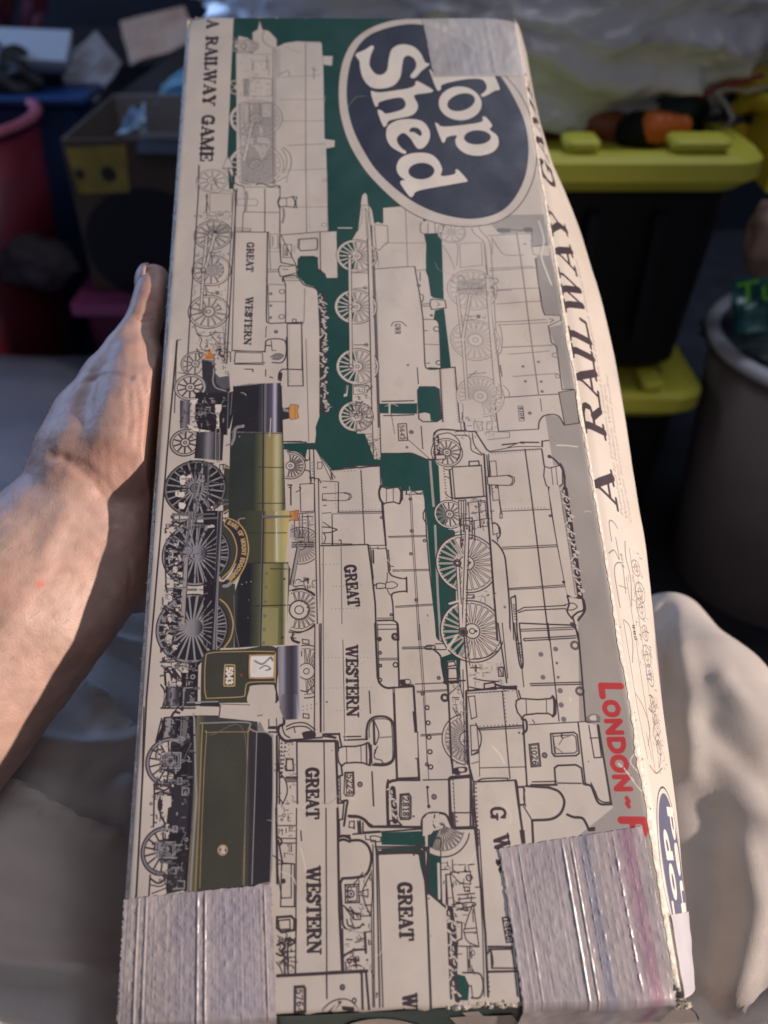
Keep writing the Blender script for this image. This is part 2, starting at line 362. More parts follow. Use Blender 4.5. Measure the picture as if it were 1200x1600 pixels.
def paint_colour_engine(K):
    DK = ink(30, 27, 31); D2 = ink(52, 47, 52); OL = ink(112, 100, 64); OD = ink(54, 51, 41); HI = ink(146, 134, 106); GY = ink(104, 97, 102); CR = ink(190, 170, 100)
    def g(pts, st):
        P = K.T([tuple(map(float, z.split(','))) for z in pts.split()])
        K.gfill(P, [(K.T([(x, y)])[0][0], c) for x, y, c in st])
    K.crop(230, 530, 4)
    # leading buffer, frame, valve gear
    K.run('''
f,p 350,100 860,270 860,620 300,600 230,400
s,k,2 190,205 300,215 340,180 360,150
F,o 360,120 375,75 388,52 402,75 412,120
f,r,1,.5 365,100 405,100 412,122 358,122
f,b 340,125 420,130 425,210 450,235 512,225 518,320 500,330 500,600 320,590 320,330 345,290
f,h,1,.6 425,210 450,235 512,225 515,300 470,310 430,270
s,s,3 410,140 415,200 410,260 430,300 490,320
l,s,1.6 345,130 415,135
''')
    K.wheel(268, 298, 82, 10, .3, 'k', 3, .16, spoke=2); K.run('o,v,2 268,298,82')
    g('205,380 270,385 265,560 205,560', [(205, 470, DK), (235, 470, GY), (268, 470, DK)])
    K.wheel(238, 648, 82, 10, .3, 'k', 3, .16, spoke=2)
    K.run('''
f,d 300,330 500,330 500,600 330,590 300,500
f,w 270,380 320,370 300,410 265,400
f,w 250,530 300,560 400,575 340,590 270,580
f,w 425,405 465,405 462,440 448,470 452,560 432,560 435,480 420,440
l,v,2 310,430 390,440
l,v,2 330,470 400,455
l,v,2.4 365,430 365,480
l,v,2 340,420 335,490
l,s,2 400,460 450,470 430,500
''')
    g('310,580 480,580 470,760 295,745', [(300, 660, DK), (350, 660, D2), (380, 660, GY), (420, 660, D2), (480, 660, DK)])
    K.run('''
l,s,1.8 430,560 428,760
l,s,1.8 455,560 452,770
l,v,2 445,590 440,770
''')
    # splashers
    K.run('''
F,e 485,795 530,815 565,865 573,930 560,1000 530,1050 478,1090 478,940
s,c,3 488,800 530,818 565,868 573,930 560,1000 530,1050 480,1082
''')
    K.wheel(300, 930, 172, 22, .16, 'd', 2.5, .09, body='d', spoke=1.6)
    K.run('''
F,w 205,860 240,850 235,900 210,910
F,w 360,1090 400,1040 430,1080 400,1130 370,1130
F,w 250,850 275,850 270,880 248,880
F,w 180,950 230,955 225,985 180,980
F,w 200,1020 240,1030 225,1060 200,1050
l,v,4 305,780 290,1000
l,v,4 385,780 375,1000
l,s,2.5 300,1000 385,1000
l,s,3 345,780 345,860
o,s,3 342,870,16
f,b 310,780 335,780 325,850 300,850
f,b 352,785 380,785 375,900 360,900
l,s,3 330,890 250,1220
l,s,3 345,890 290,1220
l,v,5 338,900 270,1220
s,v,5 365,990 390,1050 420,1100
l,v,4 160,1090 470,1120
l,v,3 150,1140 470,1150
l,s,2 270,1110 470,1130
s,b,4 150,1110 200,1150 260,1130
s,b,4 180,1180 230,1150 300,1180
''')
    K.clutter([(180, 780), (300, 740), (480, 780), (480, 1180), (150, 1180)], 120, 'dkbv', 2, 11, 2.6)
    K.clutter([(300, 330), (480, 330), (480, 600), (320, 580)], 60, 'svdk', 3, 8, 2)
    K.clutter([(200, 380), (300, 380), (300, 600), (190, 600)], 30, 'kv', 4, 8, 2)
    K.clutter([(330, 0), (500, 20), (500, 200), (420, 200)], 46, 'kv', 9, 8, 1.8)
    # boiler: smokebox, barrel
    g('535,290 640,275 835,270 840,400 845,585 520,580 540,450', [(530, 430, DK), (690, 430, DK), (715, 430, D2), (735, 430, GY), (750, 430, D2), (780, 430, ink(70, 62, 78)), (798, 430, ink(150, 140, 150)), (815, 430, D2), (840, 430, DK)])
    g('520,582 845,585 862,1200 505,1200', [(515, 880, ink(38, 40, 38)), (665, 880, ink(38, 40, 37)), (712, 880, ink(72, 69, 50)), (745, 880, OL), (780, 880, OL), (808, 880, HI), (825, 880, ink(130, 121, 88)), (853, 880, OD)])
    K.run('''
l,k,2 610,585 845,590
l,s,2 545,290 690,276
l,d,3 728,275 722,1200
l,v,1.6 738,275 733,1200
l,b,2 700,802 855,802
l,b,2 690,1025 858,1025
s,p,2 765,610 770,560 772,495
l,b,2 838,290 862,1060
f,d 500,330 545,320 540,460 515,560 500,560
l,v,2 508,330 500,600
l,v,2 530,330 520,470
l,s,6 495,665 530,655
s,v,9 525,660 540,620 545,570 565,548 600,545
s,s,4 530,660 545,620 550,572 568,552 600,548
O,s 600,540,7 577,610,4
s,s,2 580,1150 570,1130 585,1118
l,s,2.6 610,1118 840,1112
l,p,1.5 610,1113 840,1108
''')
    # chimney and dome in brass
    K.run('''
F,b 835,400 850,430 890,430 895,490 850,505 838,520
f,s 848,430 890,440 890,460 850,450
F,o 890,416 920,410 946,418 938,450 946,488 925,500 890,494
S,k,1.2 890,416 920,410 946,418 938,450 946,488 925,500 890,494
l,c,2 905,415 905,495
l,r,2,.6 925,420 925,500
F,o 850,1068 880,1078 920,1073 948,1070 940,1100 944,1132 905,1130 880,1142 862,1182 850,1130
S,k,1.2 850,1068 880,1078 920,1073 948,1070 940,1100 944,1132 905,1130 880,1142 862,1182 850,1130
F,r,1,.4 915,1074 948,1071 940,1100 943,1131 918,1130
f,w 855,1078 870,1080 866,1100 852,1090
l,k,2 860,1108 905,1105
l,v,5 835,1110 900,1105
''')
    K.crop(210, 800, 4)
    g('590,-10 970,-10 945,320 600,320', [(600, 200, ink(38, 40, 36)), (740, 200, ink(50, 50, 38)), (800, 200, OD), (830, 200, ink(112, 100, 64)), (870, 200, OL), (890, 200, HI), (915, 200, ink(128, 120, 84)), (945, 200, ink(150, 130, 78))])
    g('690,315 960,315 975,360 945,830 780,840 625,850 620,520', [(625, 560, ink(50, 52, 42)), (650, 560, DK), (720, 560, DK), (790, 560, ink(66, 66, 48)), (806, 560, ink(90, 90, 62)), (830, 560, ink(108, 96, 56)), (900, 560, ink(84, 80, 50)), (925, 560, ink(60, 60, 40)), (948, 560, HI), (962, 560, OD)])
    K.run('''
f,y,1,.7 800,600 900,600 895,830 790,835
f,e 525,430 630,450 622,850 520,850
l,b,2 700,130 950,130
l,b,2.4 690,318 960,318
l,b,2 850,355 975,357
l,b,2.4 740,588 970,582
l,b,3 808,0 788,840
l,v,1.5 800,0 782,840
l,v,1.6 622,520 625,700 655,850
l,w,2,.6 960,330 945,830
l,w,2.4,.8 885,0 892,300
o,v,2 828,385,6 823,470,6 820,560,6 815,650,7 812,735,8 806,820,7
O,b 938,418,7 925,785,8
O,p 672,452,3 700,440,3 728,436,3 714,550,2 710,660,2
l,k,3 810,35 930,30
l,v,5 810,28 960,28
s,s,2 655,70 650,50 665,40 690,38
''')
    # big splasher with nameplate
    P = K.T([(525, 85), (600, 60), (660, 105), (700, 180), (708, 240), (690, 330), (650, 400), (590, 465), (555, 460), (530, 430)])
    K.run('''
F,e 540,60 600,100 640,170 650,240 640,300 600,370 540,420 520,240
F,d 575,30 640,60 690,120 712,200 712,260 690,340 650,410 590,468 555,468 552,440 600,400 640,340 655,260 650,190 620,130 570,75
''')
    K.run('''
f,b 580,40 640,68 690,130 708,200 708,260 690,330 645,400 590,455 565,440 610,380 640,310 645,240 632,170 600,110 560,75
s,c,2.6 580,35 640,62 690,120 710,200 710,260 690,335 650,405 590,462
s,c,2.2 562,80 605,125 632,185 640,240 630,300 600,360 545,415
s,s,9 560,462 580,460 600,445
l,c,2 560,70 580,35
''')
    arc = K.T([(585, 62), (640, 95), (675, 160), (685, 240), (672, 310), (638, 372), (590, 428)]); arc = spline(arc, False, 20)
    cum = np.r_[0, np.cumsum(np.linalg.norm(np.diff(arc, axis=0), axis=1))]
    word = 'EARL OF MOUNT EDGCUMBE'; tot = sum(SLAB.get(c, (.5,))[0] for c in word); s_ = 0
    tf = K.tf; K.tf = lambda p: p; K.crop(0, 0, 1)
    for ch in word:
        a = SLAB.get(ch, (.5,))[0]; q = [np.array([np.interp(t/tot*cum[-1], cum, arc[:, i]) for i in (0, 1)]) for t in (s_, s_+a)]
        e = q[1]-q[0]; nrm = np.array([e[1], -e[0]])/np.linalg.norm(e)
        K.text(ch, tuple(q[0]-nrm*5), tuple(q[1]-nrm*5), 10.5, 'c', bold=1.5); s_ += a
    K.tf = tf; K.crop(210, 800, 4)
    K.run('''
s,c,2.6 535,545 575,580 605,640 617,710 600,790 560,850
f,d 430,-10 520,-10 520,440 495,850 400,960 395,1190 350,1200 330,900 430,600
''')
    K.wheel(385, 262, 195, 22, .2, 'd', 2.5, .07, body='d', spoke=1.7); K.wheel(360, 725, 215, 24, .18, 'd', 2.5, .07, body='d', spoke=1.7)
    for (x, y, r) in ((385, 262, 195), (360, 725, 215)):
        c, R = K.cr(x, y, r); A_ = np.radians(np.linspace(80, 265, 40)); u = np.stack([np.cos(A_), np.sin(A_)], -1)
        K.stroke(c+u*R*.96, R*.055, GY); K.stroke(c+u*R, 2, INK['d'])
    K.run('''
F,p 215,245 240,240 238,300 215,320
F,p 245,170 275,180 270,215 250,205
F,p 455,85 495,80 505,120 480,140 455,120
F,p 265,270 300,275 290,300 255,330
F,p 245,340 270,345 262,380 240,370
F,p 190,705 215,715 205,765 185,760
F,p 210,640 240,650 225,690 205,680
F,p 200,770 235,775 225,820 200,830
F,p 260,590 290,575 285,610 262,620
F,p 270,375 300,380 295,410 268,405
F,p 240,830 270,835 262,860 240,855
f,d 455,100 520,90 500,480 488,850 430,850 430,480
''')
    for (x, y, r) in ((385, 262, 195), (360, 725, 215)):
        c, R = K.cr(x, y, r)
        for k in range(13):
            a = math.radians(-85+k*14); v = np.array([math.cos(a), math.sin(a)]); K.stroke([c+v*R*.22, c+v*R*.93], 2.2, INK['s'], .8)
        A_ = np.radians(np.linspace(-90, 80, 30)); u = np.stack([np.cos(A_), np.sin(A_)], -1)
    g('520,-10 555,-10 525,500 515,860 480,860 500,480', [(500, 430, ink(60, 54, 62)), (512, 430, GY), (522, 430, D2), (535, 430, ink(56, 50, 56))])
    K.run('''
l,s,1.8 545,0 520,500 513,860
l,d,3 530,0 505,500 480,870
''')
    for (x, y, rx) in ((400, 255, 48), (370, 722, 52)):
        c = K.T([(x, y)])[0]; R = K.cr(x, y, rx)[1]
        P = circ(c, R*1.05); K.gfill(P, [(c[0]-R, INK['s']), (c[0], GY), (c[0]+R, DK)])
    K.run('''
O,v 335,240,30 298,705,28
o,s,2.2 332,240,20 298,705,20 298,705,10 332,238,10
l,m,11 325,290 303,690
l,s,2 315,290 292,690
l,k,2 337,290 316,690
l,v,7 350,0 325,215
l,s,2 340,0 315,210
l,s,2 365,0 345,200
l,s,2 380,0 350,210
l,v,4 240,50 520,35
l,v,3 230,20 500,10
l,b,4 230,80 330,110
l,v,3 200,480 320,470
l,v,5 330,485 385,485
f,d 240,480 300,480 290,540 240,540
l,d,4 195,460 205,500
l,v,3 190,490 240,490
l,k,3 190,240 198,470
s,v,4 170,960 220,990 300,960 350,980
s,b,6 190,970 260,1040 240,980 300,1060
s,v,3 250,960 300,1010 330,1060
l,d,4 190,1000 195,1080
l,s,2 215,1080 290,1085
f,d 290,1005 400,1000 390,1100 300,1100
f,b 200,1090 385,1090 380,1215 190,1215
l,s,2.4 310,1100 305,1210
l,s,2 330,1010 325,1090
o,s,2 365,1030,12
s,k,3 165,1080 185,1110 190,1160 175,1225
l,k,3 200,1090 190,1225
''')
    g('195,1095 300,1100 295,1210 185,1210', [(200, 1150, DK), (235, 1150, GY), (262, 1150, D2), (290, 1150, DK)])
    K.run('''
l,d,3 165,1225 380,1225
l,s,2 310,1100 400,1095
''')
    K.clutter([(190, 60), (320, 60), (300, 480), (200, 480)], 110, 'dkkvs', 5, 9, 2.6)
    K.clutter([(170, 500), (290, 500), (260, 950), (160, 950)], 120, 'dkkvs', 6, 9, 2.6)
    K.clutter([(160, 930), (390, 930), (390, 1230), (170, 1230)], 90, 'dkbvs', 7, 9, 2.4)
    K.clutter([(330, 40), (500, 90), (490, 850), (440, 850)], 46, 'dkv', 8, 8, 1.8)
    # cab
    K.run('''
F,e 480,866 650,862 890,850 890,1090 890,1190 700,1188 430,1195 415,1180 418,960 430,900
f,e 440,880 890,855 885,1190 415,1195 420,930
f,e 460,866 893,848 893,900 440,900
s,c,1.6 450,1165 440,1100 445,920 480,880 700,872 875,872
s,c,1.6 450,1165 660,1155 690,1140 695,1100 720,1065 870,1060 880,1050 882,880
f,d 530,1190 415,1195 415,1215 530,1215
F,p 735,1085 850,1080 875,1095 875,1195 715,1195 718,1110
f,p 720,1120 875,1110 877,1240 720,1200
F,t 722,910 740,898 860,896 875,910 872,1020 860,1035 740,1036 720,1020
S,c,3 722,910 740,898 860,896 875,910 872,1020 860,1035 740,1036 720,1020
F,w,1,.7 740,920 770,950 760,1010 735,1000
s,n,4,.4 750,930 800,950 850,910 865,930
s,n,3,.4 780,980 820,960 850,980 820,990
l,b,2 712,910 710,1030
O,r,1,.6 668,1018,9
''')
    K.run('''
F,c 562,960 575,952 620,952 630,965 630,1075 620,1090 570,1090 556,1078
F,e 570,968 580,960 615,960 622,970 621,1072 612,1082 575,1082 564,1072
''')
    K.text('5043', (574, 968), (572, 1078), 17, 'w', bold=1.4)
    g('893,840 1035,830 1036,1000 1038,1275 945,1280 905,1195', [(895, 1000, ink(95, 86, 92)), (925, 1000, ink(120, 112, 120)), (950, 1000, ink(60, 54, 64)), (985, 1000, ink(40, 36, 44)), (1015, 1000, ink(70, 64, 76)), (1036, 1000, ink(150, 142, 150))])
    K.run('''
l,b,2 893,845 885,1195
f,p 885,1195 915,1200 950,1280 780,1300 720,1200
s,k,2.2 530,1200 535,1230 528,1290
l,k,1.8 410,1210 540,1215
l,k,1.4 525,1200 720,1205
l,k,1.6 770,1275 800,1268
''')
    # ---- tender
    K.crop(190, 1090, 4)
    g('1000,-20 1095,-20 1110,135 1015,140 985,60', [(1005, 60, ink(95, 86, 92)), (1035, 60, ink(60, 54, 64)), (1065, 60, ink(44, 38, 46)), (1090, 60, ink(80, 74, 86)), (1108, 60, ink(150, 142, 150))])
    K.run('''
l,k,2.2 140,60 125,600
f,b 265,120 480,110 440,800 410,1200 280,1230 300,800 330,500 240,300 250,150
f,s 275,130 310,125 300,270 262,260
f,b 310,125 340,125 330,270 300,270
f,d 345,120 470,112 430,270 330,270
f,v 385,120 420,118 400,270 375,260
l,s,1.6 375,125 368,245
l,k,3 250,130 215,275
f,d 215,270 265,140 255,290
s,k,6 310,120 330,90 360,95
s,k,3 330,95 350,60 380,80
l,s,2.4 410,30 600,25
f,b 410,40 600,35 600,45 410,55
f,b 480,110 605,112 602,150 478,148
l,s,2 490,125 600,128
''')
    g('470,110 850,150 850,1200 410,1215 440,800', [(415, 1190, ink(90, 84, 60)), (440, 800, ink(88, 80, 58)), (470, 800, ink(70, 66, 52)), (500, 800, ink(52, 48, 44)), (830, 800, ink(50, 46, 44))])
    K.run('''
f,e 490,160 790,155 835,200 845,215 825,1170 490,1195 510,500
f,b 795,160 835,180 845,215 900,215 940,250 945,500 930,1150 825,1170 790,1170 800,700
F,d,1,.6 845,215 900,215 935,240 945,270 945,700 930,1150 825,1170
s,c,1.3,.7 490,1190 510,600 530,240 545,218 780,215 790,225 775,700 765,1170
s,v,1.3 550,235 770,228 758,1170
s,s,2.2 490,160 780,155 800,190 835,212 895,215 935,235 945,275 945,700 930,1155
l,s,1.5 845,215 830,700 815,1165
l,s,3 450,100 470,620 430,1200
l,s,3 455,130 465,620 432,1205
l,d,5 440,130 430,620 400,1205
l,c,2.4,.6 505,170 480,800 462,1205
o,c,2 632,953,30
O,c,1,.5 632,953,28
l,s,3 615,935 655,940
l,s,3 610,965 655,965
l,b,3 620,950 650,955
''')
    K.text('GWR', (622, 930), (624, 976), 8, 'w', bold=.8)
    for (x, y) in ((300, 400), (265, 958)):
        c, R = K.cr(x, y, 152); A_ = np.radians(np.linspace(85, 270, 40)); u = np.stack([np.cos(A_), np.sin(A_)], -1)
        K.fill([np.r_[c+u*R*.9, [c]]], INK['p'])
        for k in range(8):
            a = math.radians(95+k*24); v = np.array([math.cos(a), math.sin(a)]); K.stroke([c+v*R*.2, c+v*R*.88], 3, INK['k'])
        K.stroke(c+u*R*.93, R*.14, GY); K.stroke(c+u*R*.98, R*.04, INK['v']); K.stroke(c+u*R*1.0, 2.4, INK['k']); K.stroke(c+u*R*.86, 2, INK['k'])
    K.run('''
f,b 240,370 300,340 320,480 250,450
f,b 330,480 380,460 420,560 300,540
f,b 215,900 290,880 400,820 400,1040 240,1030
f,d 310,300 440,280 410,500 330,510
f,d 290,860 400,820 395,1060 330,1060
f,b 300,560 420,560 410,790 280,790 290,690 310,680
c,s,2 380,565 420,568 418,610 378,608
c,s,2 350,1145 395,1148 392,1195 345,1192
''')
    for (x, y) in ((305, 395), (272, 955)):
        K.run(f'''
c,s,2.6 {x-55},{y-50} {x+65},{y-50} {x+60},{y+45} {x-55},{y+45}
c,s,1.8 {x-40},{y-38} {x+50},{y-38} {x+48},{y+32} {x-42},{y+32}
o,s,2.4 {x},{y},26
O,v {x},{y},20
O,k {x},{y},12
d,s,3 {x-55},{y-50} {x+65},{y-50}
d,s,3 {x-55},{y+45} {x+60},{y+45}
l,v,3 {x-30},{y-38} {x-30},{y+32}
l,v,3 {x+30},{y-38} {x+30},{y+32}
f,v {x+65},{y-15} {x+110},{y-5} {x+65},{y+20}
l,v,3 {x+20},{y-135} {x+120},{y-140}
l,s,4 {x+20},{y-130} {x+60},{y-120}
c,s,2 {x+50},{y-150} {x+75},{y-150} {x+75},{y-115} {x+50},{y-115}
l,v,3 {x+10},{y+125} {x+110},{y+125}
c,s,2 {x+45},{y+108} {x+70},{y+108} {x+70},{y+145} {x+45},{y+145}
l,v,2 {x+130},{y-110} {x+80},{y}
''')
    K.clutter([(250, 130), (440, 120), (400, 1200), (250, 1220), (210, 300)], 220, 'dkbvs', 10, 9, 2.2)
    K.clutter([(190, 300), (300, 300), (280, 1200), (170, 1200)], 60, 'kkv', 11, 8, 2.2)
    K.run('''
l,k,3 205,540 200,800
s,k,3 210,550 260,580 300,560
s,k,3 210,600 250,590 300,610
c,k,2 200,540 310,545 310,600 205,605
F,b 228,640 240,630 252,645 255,690 240,715 225,690
l,k,3 240,620 240,640
s,k,3 240,715 250,750 275,790
f,p 255,615 310,615 310,680 285,690 283,740 262,720
s,k,3 180,1130 230,1160 280,1130
s,k,2 180,1170 240,1180 280,1160
l,k,3 180,1110 172,1240
l,k,2 190,1225 280,1190
''')
    # ground rules and the outer margin line
    K.run('l,k,3.2 205,-1100 200,-1100')
    K.crop(0, 0, 1)
    K.run('l,k,3.6 277,531 266,650\nl,k,3.6 276,533 229,1090\nl,k,3.6 229,1090 213,1400\nl,k,2.6 212,1400 205,1500')

def paint_left_engines(K):
    # ---- engine under GREAT WESTERN 5224 (middle)
    K.crop(430, 680, 4)
    K.run('''
f,G 253,60 400,-10 560,-10 620,150 960,180 1000,150 1040,200 1030,320 990,460 1000,560 960,560 935,370 850,345 780,325 690,315 665,195 500,205 380,220 345,215
f,p 200,85 255,90 350,215 395,215 410,205 500,195 655,195 668,320 700,330 780,325 800,350 930,345 945,620 1000,1280 80,1280 80,100
l,k,3 55,42 195,45
l,k,3 55,85 190,85
s,k,3 75,100 130,100 175,130 195,160
f,G 55,55 195,50 195,75 230,80 250,60 255,90 200,90 190,140 160,110 60,90
l,k,2.6 240,90 245,290
l,k,2 215,90 220,290
d,k,2.4 230,170 235,280
l,k,2 255,90 375,265
l,k,1.6 265,105 350,280
s,k,2.6 180,75 210,80 215,130 205,155 130,165 128,215 205,220 220,250 225,290
l,k,2 130,170 150,165 150,215
c,k,1.6 265,168 290,170 295,190 290,208 265,210
l,k,2.4 345,215 360,275
l,k,2.4 355,218 655,192
d,k,2 365,228 520,222
s,k,3 395,215 430,203 500,200 530,205 590,198 650,195
l,k,2.4 460,175 510,182
l,k,1.6 490,190 530,180
l,k,2.4 540,190 640,188
l,k,2.2 535,220 560,685
d,k,1.8 540,230 555,470
l,k,2.4 395,295 395,475
d,k,2 375,290 380,470
l,k,1.8 295,285 395,290
l,k,2 300,325 320,323
l,k,2 300,400 320,400
l,k,2 300,440 320,438
l,k,1.6 348,220 350,280
c,k,1.8 295,365 440,358 470,368 478,385 465,402 440,408 295,408
s,k,1.6 430,362 458,368 465,385 455,402
l,k,2.4 390,482 680,480
d,k,2 400,472 670,468
l,k,1.6 360,492 680,490
l,k,2.2 355,495 360,690
l,k,2.6 655,195 668,480 690,690
l,k,3.6 672,430 692,690
o,k,2 665,517,6
l,k,1.8 285,490 350,485
l,k,2 300,545 345,575
s,k,2.4 285,575 340,578 385,590 375,598 340,610 285,612
s,k,2 305,615 315,640 305,680
l,k,1.6 355,615 355,685
s,k,2 400,660 405,655 412,660 412,678
l,k,3.6 215,300 225,300
c,k,2 155,305 245,300 245,475 160,480
l,k,2.4 250,270 270,270 285,290 292,690
l,k,2 245,300 265,1280
l,k,2 270,275 283,1280
l,k,3 275,690 290,690
l,k,3 215,265 250,268
s,k,2 150,325 160,330 150,345 130,355
l,k,3 80,310 105,312
l,k,3 97,310 98,435
l,k,2.4 85,325 100,330
''')
    K.wheel(95, 190, 82, 12, .3, 'k', 2.2, .14, a0=-100, a1=110)
    K.wheel(160, 690, 115, 20, .22, 'k', 2, .12, a0=-120, a1=110, spoke=1.1)
    K.wheel(150, 1092, 135, 14, .42, 'k', 2.2, .14, a0=-115, a1=115)
    K.run('''
f,p 245,300 292,300 292,1280 250,1280
l,k,2.4 245,300 265,1280
l,k,2.4 270,275 286,1280
d,k,1.8 252,480 268,1280
d,k,2 145,1035 205,1060
O,p 150,1092,24
o,k,2 150,1092,26 150,1092,60
d,k,3 195,1050 210,1130
l,k,2 160,490 240,485
l,k,2 165,510 235,508
c,k,1.8 150,490 170,490 170,640 150,640
l,k,2 120,510 120,640
l,k,2 205,500 208,670
l,k,2.4 140,640 180,640
f,v,1,.4 105,670 240,670 240,700 105,700
l,k,2.6 105,672 240,670
l,k,2.6 105,700 240,698
l,k,1.6 108,685 240,684
d,k,2 105,690 235,690
l,k,5 140,705 95,930
l,k,2 155,705 112,940
l,m,5 148,705 104,935
l,k,2 130,905 150,900 165,915 200,905
l,k,3 185,900 210,900
l,k,3 205,895 205,925
s,k,2 115,945 180,940 190,960
s,k,4 110,970 170,960 225,985 245,1000
s,k,2.4 85,1230 150,1235 210,1210 245,1180
s,k,2 120,1245 105,1260 130,1270
f,v,1,.4 100,555 150,575 150,640 90,640
b,,3 655,320 700,335 770,325 795,345 795,400 775,430 740,418 690,425 675,435 655,400 650,350
l,k,1.6 695,335 695,420
l,k,1.6 738,332 738,418
s,k,4.5 665,318 650,350 655,400 678,432
s,k,4 770,325 785,350 785,400 778,428
b,,2.6 935,465 980,470 1050,462 1075,480 1075,540 1050,552 985,545 945,555 925,520 925,490
l,k,1.6 975,472 978,545
l,k,1.6 1015,468 1018,548
s,k,4 1050,462 1060,480 1060,540 1050,552
''')
    K.run('''
f,p 292,692 580,688 640,1290 275,1290
l,k,3 285,692 580,686
l,k,2 290,678 480,682
l,k,3.6 580,688 600,830 625,1050 632,1280
l,k,1.6 592,690 615,900
l,k,1.6 300,700 300,1280
l,k,1.4 412,700 418,1280
d,k,1.6 295,810 410,805
d,k,1.6 360,945 560,940
d,k,1.6 355,1085 540,1082
l,k,2 585,692 690,690
l,k,1.8 585,710 640,708 645,700
l,k,2.4 690,690 695,715 710,850
l,k,2 640,712 690,710
l,k,3.4 612,720 615,800
l,k,1.8 600,720 605,800
c,k,2.4 697,720 707,722 718,845 708,850
l,k,2 715,820 740,822
O,k 605,848,6
s,k,3 710,855 730,880 780,895 818,898
l,k,3.6 820,890 823,980
s,k,3 820,975 770,980 735,990 728,1010 735,1060 740,1160
s,k,1.8 700,860 700,900 695,920
b,,2.2 632,930 655,925 690,932 690,955 655,960 632,958
s,k,2.2 610,960 620,940 635,935
s,k,1.8 690,925 735,918 765,938 735,958 690,958
s,k,1.8 700,965 712,990 725,1005
l,k,1.8 640,1145 742,1143
s,k,3.4 640,1160 730,1158 762,1175 768,1200 772,1280
l,k,1.8 642,1185 758,1184
l,k,1.8 644,1215 760,1213
o,k,2 725,1123,7 745,1252,12
f,k 645,1262 660,1262 660,1280 645,1280
l,k,2.8 945,620 965,850 1000,1150 1010,1280
l,k,3 935,370 945,620
l,k,1.8 705,635 945,628
l,k,1.4 710,642 945,635
l,k,1.8 735,845 965,838
l,k,1.4 735,853 968,846
l,k,1.8 750,1070 985,1055
l,k,1.4 752,1078 985,1063
l,k,1.4 842,370 852,600 880,1020 895,1280
l,k,1.4 852,370 862,600 890,1020 905,1280
o,k,2 844,400,7 854,600,8 848,742,7 882,1030,8 933,660,7
s,k,2 840,380 850,355 890,345 930,342
l,k,2 815,370 925,368
l,k,3 820,352 820,370
s,k,2.4 870,355 900,365 930,350
l,k,1.6 950,1122 955,1132
l,m,7 968,170 990,450
l,m,7 1000,565 1035,1050 1040,1200
l,g,1.8 995,565 1030,1050
o,k,1.6 823,77,5
''')
    K.text('GREAT', (432, 812), (458, 1075), 30)
    # ---- 5224 cab, engine chimney, tender below it
    K.crop(420, 980, 4)
    K.wheel(235, 275, 165, 14, .3, 'k', 2.2, .13, a0=-100, a1=95)
    K.run('''
f,p 285,-20 475,-20 475,660 288,660
l,k,2.4 288,-20 285,650
l,k,2 315,-20 322,655
l,k,3.2 326,-20 325,655
l,k,1.4 340,-20 345,650
s,k,2.2 195,395 240,400 285,360
d,k,2 215,495 290,480
d,k,2 215,520 290,500
c,k,2 215,540 250,545 252,570 215,565
c,k,2 210,75 250,80 252,105 212,100
l,k,2 205,150 205,180
s,k,4 140,65 160,85 190,95
s,k,3 150,40 145,80 185,100
d,k,2 300,480 320,475
l,k,1.4 463,80 475,700
d,k,1.4 350,190 660,190
d,k,1.4 350,380 660,378
d,k,1.4 425,522 600,518
O,k 362,467,6
l,k,4.4 665,-20 680,310
s,k,4 680,310 690,345 715,370 745,380 785,377
l,k,1.8 680,-20 690,320
l,k,3.6 803,-20 815,370
l,k,1.8 680,15 800,12
l,k,1.8 690,205 805,203
l,k,1.6 685,195 805,193
o,k,2.4 790,60,15 792,235,14 692,75,10 695,160,8 697,240,8 695,330,10
o,k,1.6 790,60,22
l,k,3 815,368 900,360
F,k 820,330 850,325 880,325 890,350 860,360 825,360
F,p 855,332 880,332 882,348 860,352
l,k,2.6 628,400 635,538
l,k,3 645,905 655,1115
c,k,3.4 778,378 905,370 940,940 800,945
l,k,4.4 905,370 940,945
l,k,2.2 785,385 805,940
l,k,4 800,955 942,955
f,k 898,525 912,525 928,655 910,655
f,p 912,655 930,655 935,820 915,820
l,k,2 912,655 930,655 935,820 917,820
s,k,4 610,700 612,640 625,590 660,562 720,558 760,575 778,610 785,700 785,800 765,845 720,862 650,860
s,k,1.8 628,690 628,620 650,580 700,572 750,580 768,620 775,800 755,840 710,852 660,850
l,k,3 610,640 615,700 475,706
l,k,2.6 470,685 575,682
l,k,4.4 655,585 660,730
s,k,2.2 660,590 685,650 685,690 668,735
l,g,2.4 690,690 765,685
F,k 660,765 672,765 668,790 662,790
s,k,2 680,745 660,790 665,820 700,830 715,850
b,,3 435,755 470,745 540,745 590,735 615,722 640,740 643,845 625,862 590,848 540,845 475,850 455,870 435,840 430,790
l,k,1.6 485,750 488,845
l,k,1.6 575,740 578,848
s,k,6 625,725 635,790 632,862
l,k,3 610,730 612,858
s,k,5 430,720 432,760 425,790 432,840
l,k,3.4 452,860 460,925 428,935
l,k,3.4 440,665 445,700 455,745
l,k,4 340,670 440,668
l,k,3 340,682 400,690
l,k,2.4 400,690 430,710
c,k,2.2 475,908 530,905 535,1040 525,1055 482,1055 470,1040
c,k,1.8 481,915 524,912 528,1040 486,1045
o,k,2 570,982,14
O,k,1,.7 570,982,9
''')
    K.text('WESTERN', (483, 112), (488, 562), 30)
    K.text('5224', (487, 918), (490, 1042), 15, bold=.9)
